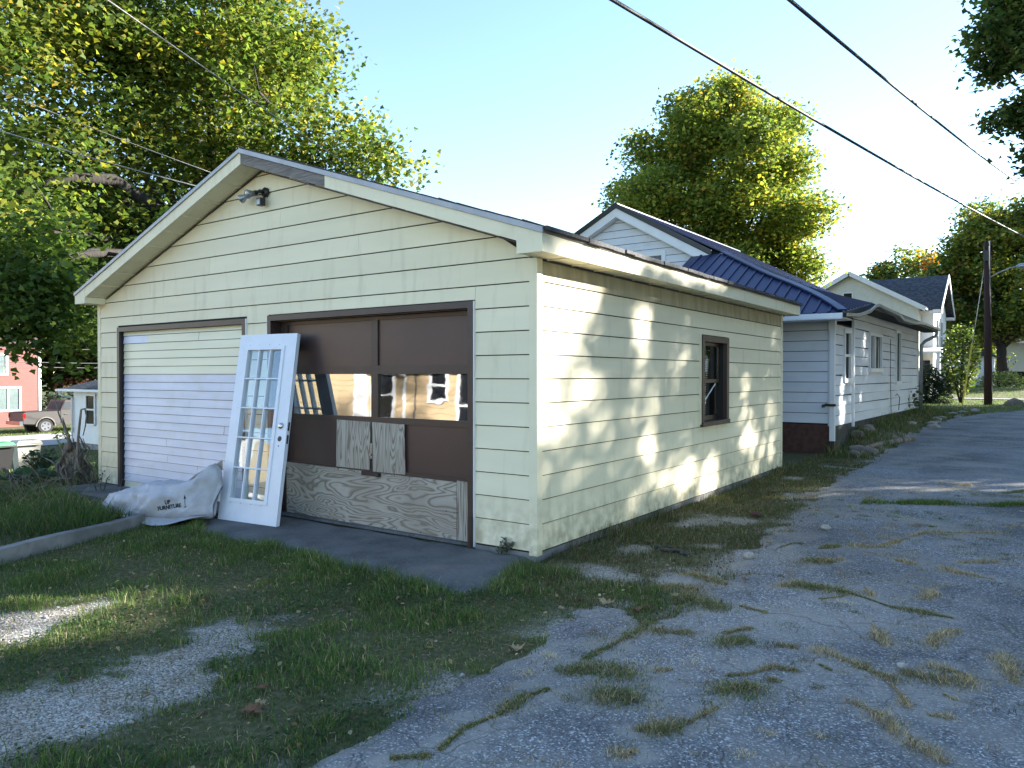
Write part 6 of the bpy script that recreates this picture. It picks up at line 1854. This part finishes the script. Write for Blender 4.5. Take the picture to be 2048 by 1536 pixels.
bl += [(-6.6, 31.8, 8.2, 1.1), (-6.3, 32.0, 6.9, .9), (-6.4, 32.0, 9.6, .9), (-8.9, 30, 15.2, .9), (-6.9, 31, 13.6, .9), (-12.8, 27.8, 10.2, .9), (-12.6, 28, 7, 1.0), (-6.0, 32.3, 5.2, .7), (-12.3, 28, 12.4, .9), (-9.4, 29, 9, 1.6), (-8.4, 29.5, 7.5, 1.5), (-10.4, 28.5, 7.2, 1.5), (-9.2, 29, 11.5, 1.5)]
tree('maple_tree', 'tall rounded green maple rising behind the navy metal roof', 'tree', (-9.3, 30.2, .2), .33, 4.6, bl, 6600, 19, .20, [tuple(c * 1.2 for c in g) for g in LEAFY] + DARK[:2], [2.4, 3.4, 3.6, 2.0, .7, .1, .8, .8], DIAMOND, sub_r=.36, r=rt, shell=.6, flat=.4)
rt = np.random.default_rng(104)
bl = ellipsoid_blobs((8.0, 17.5, 10.2), (4.4, 5.2, 4.4), 34, 1.3, rt) + 4 * [(2.7, 15.2, 9.3, .75), (3.1, 15.0, 8.8, .7), (2.5, 15.3, 8.55, .45), (3.5, 15.4, 9.9, .9), (2.9, 15.6, 10.1, .8), (3.3, 15.4, 7.55, .6), (2.7, 15.4, 7.35, .4), (3.9, 15.6, 7.4, .7),
      (3.6, 15.5, 6.75, .5), (3.3, 15.4, 6.3, .35), (4.3, 15.6, 6.3, .6), (4.2, 15.8, 8.4, .8)]
tree('maple_tree', 'dark maple boughs reaching in from the upper right corner', 'tree', (8.2, 17.8, .1), .30, 6.0, bl, 3000, 17, .145, DARK + [(.14, .15, .03), (.2, .13, .04)], [3, 3, 2, 1.2, .6, .3], MAPLE6, sub_r=.20, gaps=True, r=rt, shell=.35,
     limb_ends=[(3.0, 15.2, 8.9), (3.5, 15.5, 7.1), (3.2, 15.4, 9.8), (2.6, 15.2, 9.3), (2.9, 15.3, 8.6), (2.8, 15.4, 7.4), (3.4, 15.5, 6.5), (6, 16, 11), (9, 19, 12), (10, 16, 9), (7, 20, 11), (4.4, 15.7, 8.0)])
for i, (bx, by, c, rad, nb, ns, lab) in enumerate([
        (14.8, 21, (14.8, 21, 7.6), (4.3, 6.0, 4.6), 46, 2300, 'broad shade maple across the alley opposite the white house'),
        (14.6, 12.6, (14.6, 12.2, 5.7), (3.8, 5.4, 2.6), 40, 2100, 'low spreading tree across the alley opposite the garage'),
        (10.2, 3.2, (11.2, 3.4, 6.0), (3.6, 5.4, 4.4), 46, 1900, 'bushy unseen tree added across the alley to keep sky light off the garage side'),  # added out of view to block sky light from the garage's right wall
        (11.0, 26.3, (11.0, 26.3, 7.0), (4.2, 4.4, 4.4), 40, 1500, 'full round unseen tree added across the alley to darken the white house side'),  # added out of view to cut the light on the white house's long wall
        (11.2, 36.5, (11.2, 36.5, 7.0), (4.2, 4.4, 4.4), 36, 1300, 'full round unseen tree added near the utility pole to darken the white house side'),  # another unseen crown, added to dim the same white wall
        (13.6, 31, (13.6, 31, 8.0), (4.4, 5.8, 4.8), 40, 1500, 'dense tree across the alley beyond the shade maple'),
        (13.8, 42, (13.8, 42, 8.0), (4.4, 5.6, 4.8), 36, 1300, 'tree across the alley by the far sidewalk')]):
    rt = np.random.default_rng(110 + i)
    tree('shade_tree', lab, 'tree', (bx, by, .1), .3, 3.0, ellipsoid_blobs(c, rad, nb, 1.35, rt, zmin=2.6), int(ns * 1.8), 13, .27, DARK, [1, 1, 1, 1], DIAMOND, 'trees across the alley', sub_r=.42, gaps=True, r=rt, shell=.4, twig=False)
rt = np.random.default_rng(120)
bl = ellipsoid_blobs((3.0, 64.2, 9.6), (6.2, 4.6, 5.4), 62, 1.5, rt, zmin=3.2) + [(-2.6, 63, 6.4, 1.3), (-2.3, 63, 9.4, 1.3), (-1.8, 63, 11.4, 1.2), (-2.9, 63, 4.2, 1.1)]
tree('maple_tree', 'large maple with turning leaves and thick trunk on the far right lawn', 'tree', (1.1, 64.0, .75), .42, 3.2, bl, 4600, 15, .32, [tuple(c * 1.15 for c in g) for g in LEAFY] + [tuple(c * 1.2 for c in g) for g in DARK], [1.2, 1.6, 1.5, 1, .8, .7, 2, 3, 3, 2], DIAMOND, sub_r=.5, r=rt, shell=.5)
for i, (x, y, c, rad, nb, ns, cols, w, lab) in enumerate([
        (-7.8, 79, (-7.6, 79, 10.0), (4.6, 3.5, 3.6), 30, 900, LEAFY + DARK, [1, 2, 2, 1, .5, .6, 2, 2, 2, 1], 'rounded tree with one orange patch behind the grey shingle roof'),
        (-2.2, 69, (-2.0, 69, 6.6), (3.6, 3.4, 5.0), 30, 1000, LEAFY + DARK, [1, 1, 1, .6, .4, .5, 3, 3, 3, 2], 'dark tree filling the gap between the far house and utility pole'),
        (13, 72, (13, 72, 8), (6, 4, 6), 40, 1000, LEAFY + DARK, [1, 1, 1, .6, .4, .5, 3, 3, 3, 2], 'tree at the right edge beyond the big maple'),
        (-26, 84, (-26, 84, 6), (7, 4, 4), 30, 800, DARK, [1, 1, 1, 1], 'distant tree mass low behind the navy roof')]):
    rt = np.random.default_rng(130 + i)
    b_ = ellipsoid_blobs(c, rad, nb, 1.3, rt)
    tree('background_tree', lab, 'tree', (x, y, .7), .3, 3.5, b_, ns, 14, .38, cols, w, DIAMOND, 'background trees', sub_r=.5, r=rt, shell=.5, twig=False)
rt = np.random.default_rng(139)
P = rt.normal(0, 1, (260, 3)) * np.array([.6, .5, .6]) + np.array([2.6, -2.6, 11.4])
o = [x for x in bpy.data.objects if x.get('label', '').startswith('rounded tree with one orange')][0]
leaf_mesh('turned_leaves', P, np.full(260, .36), tints(260, [(.5, .2, .04), (.45, .26, .06)], [1, 1], rt), DIAMOND, MT['leaf'], o, r=rt)
for i, (x, y, c, rad, nb, ns, lab) in enumerate([
        (-58, 17, (-58, 17, 6.0), (5.5, 5.5, 7.5), 40, 1500, 'dark dense tree behind the red house'),
        (-57, 27, (-57, 26, 6.5), (5.5, 5.5, 8.0), 40, 1500, 'dark dense tree standing above the reddish bush'),
        (-50, 39, (-50, 38, 6.5), (6, 6, 8.0), 40, 1300, 'dark dense tree behind the low white house'),
        (-66, 22, (-66, 22, 4), (5, 7, 6), 36, 1000, 'dark tree farthest back between the red and white houses')]):
    rt = np.random.default_rng(140 + i)
    tree('dark_tree', lab, 'tree', (x, y, -1.7), .35, 4.0, ellipsoid_blobs(c, rad, nb, 1.8, rt, zmin=-.6), ns, 14, .5, DARK, [3, 3, 1.5, .6], DIAMOND, 'dark trees beyond the street', sub_r=.6, r=rt, shell=.4, twig=False)


def bush(name, label, cat, loc, rad, n, size, cols, seed, shape=OVAL, group=None, lift=0.0):
    r = np.random.default_rng(seed)
    t = thing(name, label, cat, loc, 0, group)
    d = r.normal(0, 1, (n, 3)); d /= np.linalg.norm(d, axis=1)[:, None]
    if not lift: d[:, 2] = np.abs(d[:, 2])
    q = r.uniform(.35, 1, n) ** .5
    P = d * q[:, None] * np.array(rad)
    P *= (1 + .22 * (fbm(d[:, 0] * 2.2 + 9, d[:, 1] * 2.2 + d[:, 2] * 2, seed) - .5) * 2)[:, None]
    P[:, 2] += lift
    mb = MB()
    for k in range(9):
        e = P[r.integers(0, n)]; mb.tube([(0, 0, -.05), e * .5 + np.array([0, 0, .1]), e], [.025 * rad[2], .016 * rad[2], .004], 5)
    mb.build('stem', MT['bark'], t)
    leaf_mesh('foliage', P, size * r.uniform(.6, 1.2, n), tints(n, cols, [1] * len(cols), r), shape, MT['leaf'], t, .4, r=r)
    return t


bush('round_shrub', 'dark clipped round shrub at the far corner of the white house', 'shrub', (-.75, 34.4, .25), (1.0, 1.0, 1.7), 3600, .13, [(.02, .034, .016), (.03, .045, .02)], 201)
bush('young_tree', 'slender young tree on the lawn left of the yellow guy guard', 'tree', (.45, 35.4, .25), (.85, .8, 1.7), 2600, .16, LEAFY[:3] + DARK, 202, DIAMOND, lift=2.1)
bush('flowering_bush', 'low pale-flowered bush at the foot of the big right maple', 'bush', (1.3, 58.0, .75), (1.7, 1.0, 1.15), 1500, .16, [(.22, .26, .07), (.35, .36, .14), (.12, .16, .05)], 203)
bush('reddish_bush', 'russet bush beyond the street above the low white house eave', 'bush', (-56, 23.2, -1.7), (3.2, 3.0, 3.3), 2600, .34, [(.30, .13, .08), (.22, .11, .06), (.14, .10, .05)], 204, DIAMOND)
bush('hedge_bush', 'grey-green bush between the red house and the pickup cab', 'bush', (-52.5, 19.6, -1.7), (2.2, 2.4, 2.1), 1600, .3, [(.06, .09, .06), (.09, .12, .08)], 205, DIAMOND)
for k, (x, y) in enumerate(((-1.3, 34.2), (-.5, 33.9), (-.1, 33.6))):
    bush('border_plant', 'low leafy border plant in front of the dark round shrub', 'plant', (x, y, .22), (.45, .4, .38), 500, .11, [(.05, .08, .03), (.09, .12, .05), (.16, .17, .10)], 210 + k, group='border plants by the round shrub')

# ================================================================== GRASS
rg = np.random.default_rng(300)


def lawn_mask(x, y):
    m = 1 - ss(-.02, .10, alley_sd(x, y))
    m *= 1 - ss(-.03, .05, apron_sd(x, y))
    m *= 1 - .95 * ss(.3, .85, grit_mask(x, y))
    m *= np.where((x > -7.25) & (x < 0.0) & (y > -0.02) & (y < 7.26), 0, 1)
    m *= np.where((x > -7.3) & (x < -3.9) & (y > -.62), 0.0, 1)
    return m


def grow(name, n, x0, x1, y0, y1, dens, hfun, wd, cols, w, hz=ground_h, lean=(.15, .7), clump=0.0, r=rg, jit=.22):
    x, y = scatter(n, x0, x1, y0, y1, dens, r)
    if clump > 0:
        x = x + r.normal(0, clump, len(x)); y = y + r.normal(0, clump, len(y))
    P = np.c_[x, y, hz(x, y) - .004]
    h = hfun(x, y) * r.uniform(.55, 1.25, len(x))
    T = tints(len(x), cols, w, r, jit) * (0.75 + .5 * fbm(x * 1.3, y * 1.3, 70))[:, None]
    return blades(name, P, h, np.full(len(x), wd) * r.uniform(.7, 1.3, len(x)), r.uniform(*lean, len(x)), T)


def patch(x, y): return .10 + .90 * ss(.36, .56, fbm(x * 1.9, y * 1.9, 90)) + .3 * vnoise(x * 9, y * 9, 92)
grow('lawn_grass', 150000, -4.6, 1.9, -4.9, -.15, lambda x, y: lawn_mask(x, y) * patch(x, y) * np.where(x > curb_x(y) + .02, 1, 0),
     lambda x, y: .022 + .060 * ss(.3, .75, fbm(x * 2.6, y * 2.6, 91)) + .035 * ss(.25, 0, np.abs(apron_sd(x, y))) + .02 * ss(.22, 0, np.abs(x - curb_x(y) - .05)), .0045, GREEN, [3, 4, 3, 1.0, .7])
grow('verge_grass', 70000, .02, 1.75, -.9, 10.2, lambda x, y: lawn_mask(x, y) * (.25 + .75 * ss(.40, .58, fbm(x * 2.2, y * 2.2, 95))),
     lambda x, y: .020 + .045 * fbm(x * 2, y * 2, 96) + .15 * ss(.36, .02, x) * vnoise(x * 3, y * 3, 97), .0046, [tuple(c * .62 for c in g) for g in GREEN] + [tuple(c * .7 for c in g) for g in STRAW], [2, 2.6, 1.6, 1, .4, .5, .9, 1.6, 1.4, 1.6])
grow('bed_grass', 20000, -7.6, -3.9, -4.6, -1.0, lambda x, y: np.where(x < curb_x(y) - .08, 1, 0) * (.12 + .88 * ss(.44, .58, fbm(x * 1.6, y * 1.6, 99))),
     lambda x, y: .05 + .17 * ss(.45, .68, fbm(x * 1.6, y * 1.6, 99)), .0055, [(.035, .075, .016), (.05, .10, .022), (.075, .12, .03), (.12, .12, .05), (.22, .18, .10)], [2, 3, 2, .8, .5], lean=(.3, .9))
grow('bed_weeds', 9000, -9.5, -5.0, -2.6, .2, lambda x, y: np.where((x > -7.3) & (y > -.62), 0, 1) * np.where(x < curb_x(y) - .3, 1, 0),
     lambda x, y: .10 + .16 * vnoise(x * 2, y * 2, 101), .006, STRAW + GREEN[:3], [.6, 1, 1.4, 1.6, 1, 1, 1, 1], lean=(.2, 1))
grow('house_strip_grass', 20000, .15, 1.9, 9.6, 26, lambda x, y: (1 - ss(-.1, .1, alley_sd(x, y))) * (.4 + .6 * ss(.4, .55, fbm(x * 1.2, y * 1.2, 104))),
     lambda x, y: .06 + .15 * vnoise(x * 1.5, y * 1.5, 105) + .22 * ss(.55, .2, x) * vnoise(x * 2, y * 2, 106), .010, [tuple(c * .7 for c in g) for g in GREEN] + STRAW[2:], [3, 3, 1.4, .8, .5, .8, 1.2, 1.2])
grow('far_lawn_grass', 32000, -6, 9, 23, 62, lambda x, y: (1 - ss(-.2, .1, alley_sd(x, y))) * np.where((y > 41.5) & (y < 43.1), 0, 1), lambda x, y: .07 + 0 * x, .022, GREEN[:4], [2, 4, 4, 1], lean=(.1, .6))
grow('side_lawn_grass', 30000, -33.5, -8, -1, 17, lambda x, y: .5 + .5 * ss(.4, .6, fbm(x * .6, y * .6, 107)), lambda x, y: .07 + .05 * vnoise(x, y, 108), .022, GREEN[:4], [2, 3, 3, 1], lean=(.1, .6))
grow('kerbside_grass', 9000, -47, -41.7, 8, 26, lambda x, y: 1 + 0 * x, lambda x, y: .09 + 0 * x, .04, GREEN[1:4], [2, 3, 2])

# tufts rooted in the cracks of the alley

def tuft_obj(name, sel, cols, w, seed, dens):
    r = np.random.default_rng(seed); Q = []; H = []
    for kind_, wd_, pts in STRINGS:
        if kind_ != sel: continue
        p = np.array(pts); seg = np.hypot(*np.diff(p, axis=0).T); cum = np.r_[0, np.cumsum(seg)]
        n = int(dens * (cum[-1] + wd_ * 1.5) * wd_ * 10)
        t = r.uniform(-wd_ * .4, cum[-1] + wd_ * .4, n)
        x = np.interp(t, cum, p[:, 0]); y = np.interp(t, cum, p[:, 1])
        lump = .12 + 1.5 * ss(.36, .68, fbm(x * 5, y * 5, 55 + seed))
        rad = wd_ * .46 * lump
        dx, dy = r.normal(0, 1, n), r.normal(0, 1, n)
        far = r.random(n) < .24
        dx[far] *= 2.6; dy[far] *= 2.6
        Q.append(np.c_[x + dx * rad, y + dy * rad]); H.append((.010 + .026 * lump * np.exp(-(dx ** 2 + dy ** 2) * .35)))
    Q = np.concatenate(Q); H = np.concatenate(H) * r.uniform(.6, 1.3, len(Q))
    P = np.c_[Q, alley_h(Q[:, 0], Q[:, 1]) - .002]
    return blades(name, P, H, np.full(len(Q), .0034), r.uniform(.3, 1.5, len(Q)), tints(len(Q), cols, w, r, .3))
tuft_obj('crack_grass', 'g', GREEN + STRAW, [1, 1.6, 2.4, 2, 1.2, 1, 1.2, 1.8, 2, 1], 401, 4200)
tuft_obj('brown_crack_grass', 'b', GREEN + STRAW, [.3, .6, 1, 1.5, 1.6, 2.4, 2.4, 1.6, 1, 2.2], 403, 3600)
tuft_obj('dry_crack_grass', 'd', STRAW, [3.4, 2.4, .8, .3, .6], 402, 2900)
r8 = np.random.default_rng(808)
cx, cy = r8.uniform(1.2, 4.2, 900), r8.uniform(-3.2, 6.5, 900)
k = (alley_sd(cx, cy) > .05) & (r8.random(900) < ss(.42, .66, fbm(cx * 1.3, cy * 1.3, 151)) + .06)
cx, cy = cx[k], cy[k]
n_ = r8.integers(12, 70, len(cx)); rd = np.repeat(r8.uniform(.015, .06, len(cx)), n_)
x = np.repeat(cx, n_) + r8.normal(0, 1, n_.sum()) * rd * 1.4; y = np.repeat(cy, n_) + r8.normal(0, 1, n_.sum()) * rd
blades('stray_tufts', np.c_[x, y, alley_h(x, y) - .002], .020 * r8.uniform(.4, 1.5, len(x)), np.full(len(x), .0033), r8.uniform(.4, 1.6, len(x)), np.repeat(tints(len(cx), STRAW + GREEN[1:3], [2.4, 2.4, 1.6, 1, 1, .8, .8], r8), n_, 0) * r8.uniform(.7, 1.25, (len(x), 1)))
def band(x): return 4.60 + (x - 1.8) * .48 + .05 * np.sin(x * 6)
x = rg.uniform(1.7, 3.6, 8000); y = band(x) + rg.normal(0, .07, len(x)) * (.3 + 1.2 * vnoise(x * 4, x * 0, 5))
k = rg.random(len(x)) < ss(.2, .6, vnoise(x * 6, y * 2, 6)) + .15; x, y = x[k], y[k]
blades('crack_row_grass', np.c_[x, y, alley_h(x, y) - .003], .05 * rg.uniform(.4, 1.3, len(x)), np.full(len(x), .005), rg.uniform(.2, .9, len(x)), tints(len(x), GREEN, [3, 4, 3, 1, .5], rg))
# wiry dry bits lying along the hairline cracks
x = rg.uniform(1.3, 4.6, 30000); y = rg.uniform(-3.4, 7, 30000)
k = ((np.abs(fbm(x * 1.6, y * 1.6, 120) - .5) < .022 * vnoise(x * 4, y * 4, 122)) | ((vnoise(x * 2.2, y * 2.2, 124) > .78) & (rg.random(len(x)) < .10))) & (alley_sd(x, y) > .05)
x, y = x[k], y[k]
x = np.repeat(x, 5) + rg.normal(0, .022, len(x) * 5); y = np.repeat(y, 5) + rg.normal(0, .022, len(y) * 5)
blades('crack_straw', np.c_[x, y, alley_h(x, y) - .002], .022 * rg.uniform(.5, 1.4, len(x)), np.full(len(x), .003), rg.uniform(.6, 1.8, len(x)), tints(len(x), STRAW, [3, 2, 1, .6, .5], rg))
x, y = scatter(80000, -4.4, 1.9, -4.8, 6, lambda x, y: lawn_mask(x, y) * (.22 + .78 * ss(.60, .40, fbm(x * 1.9, y * 1.9, 90))), rg)
P = np.c_[x, y, ground_h(x, y) + .002]
blades('thatch', P, .010 * rg.uniform(.5, 1.6, len(x)), np.full(len(x), .0042), rg.uniform(1.5, 5, len(x)), tints(len(x), STRAW + GREEN[:2], [2, 2.4, 2, 1.5, 1.5, 1, 1], rg))
# clover and plantain leaves in the lawn
x, y = scatter(16000, -1.5, 1.1, -4.6, -.9, lambda x, y: lawn_mask(x, y) * ss(.52, .62, fbm(x * 1.5 + 4, y * 1.5, 130)), rg)
P = np.c_[x, y, ground_h(x, y) + rg.uniform(.015, .045, len(x))]
o = leaf_mesh('clover', P, rg.uniform(.012, .026, len(x)), tints(len(x), [(.035, .075, .022), (.05, .095, .03), (.03, .06, .02)], [1, 1, 1], rg), OVAL, MT['leaf'], None, 1.6, .15, rg); o['kind'] = 'stuff'
x, y = scatter(1500, -3.5, 1.2, -4.6, -.3, lambda x, y: lawn_mask(x, y) * .8, rg)
P = np.c_[x, y, ground_h(x, y) + rg.uniform(.02, .05, len(x))]
o = leaf_mesh('lawn_litter', P, rg.uniform(.012, .040, len(x)), tints(len(x), [(.22, .12, .05), (.34, .24, .12), (.42, .36, .22), (.10, .07, .04)], [2, 1.4, .8, 2], rg), OVAL, MT['leaf'], None, 1.5, .3, rg); o['kind'] = 'stuff'
# crumbled leaf litter on the verge
x, y = scatter(4200, .1, 1.9, -1.2, 10, lambda x, y: lawn_mask(x, y) * .6, rg)
P = np.c_[x, y, ground_h(x, y) + rg.uniform(.005, .03, len(x))]
o = leaf_mesh('leaf_litter', P, rg.uniform(.010, .035, len(x)), tints(len(x), [(.12, .06, .03), (.20, .13, .07), (.30, .24, .15), (.06, .04, .025)], [2, 1, .6, 2], rg), DIAMOND, MT['leaf'], None, 1.5, .3, rg); o['kind'] = 'stuff'
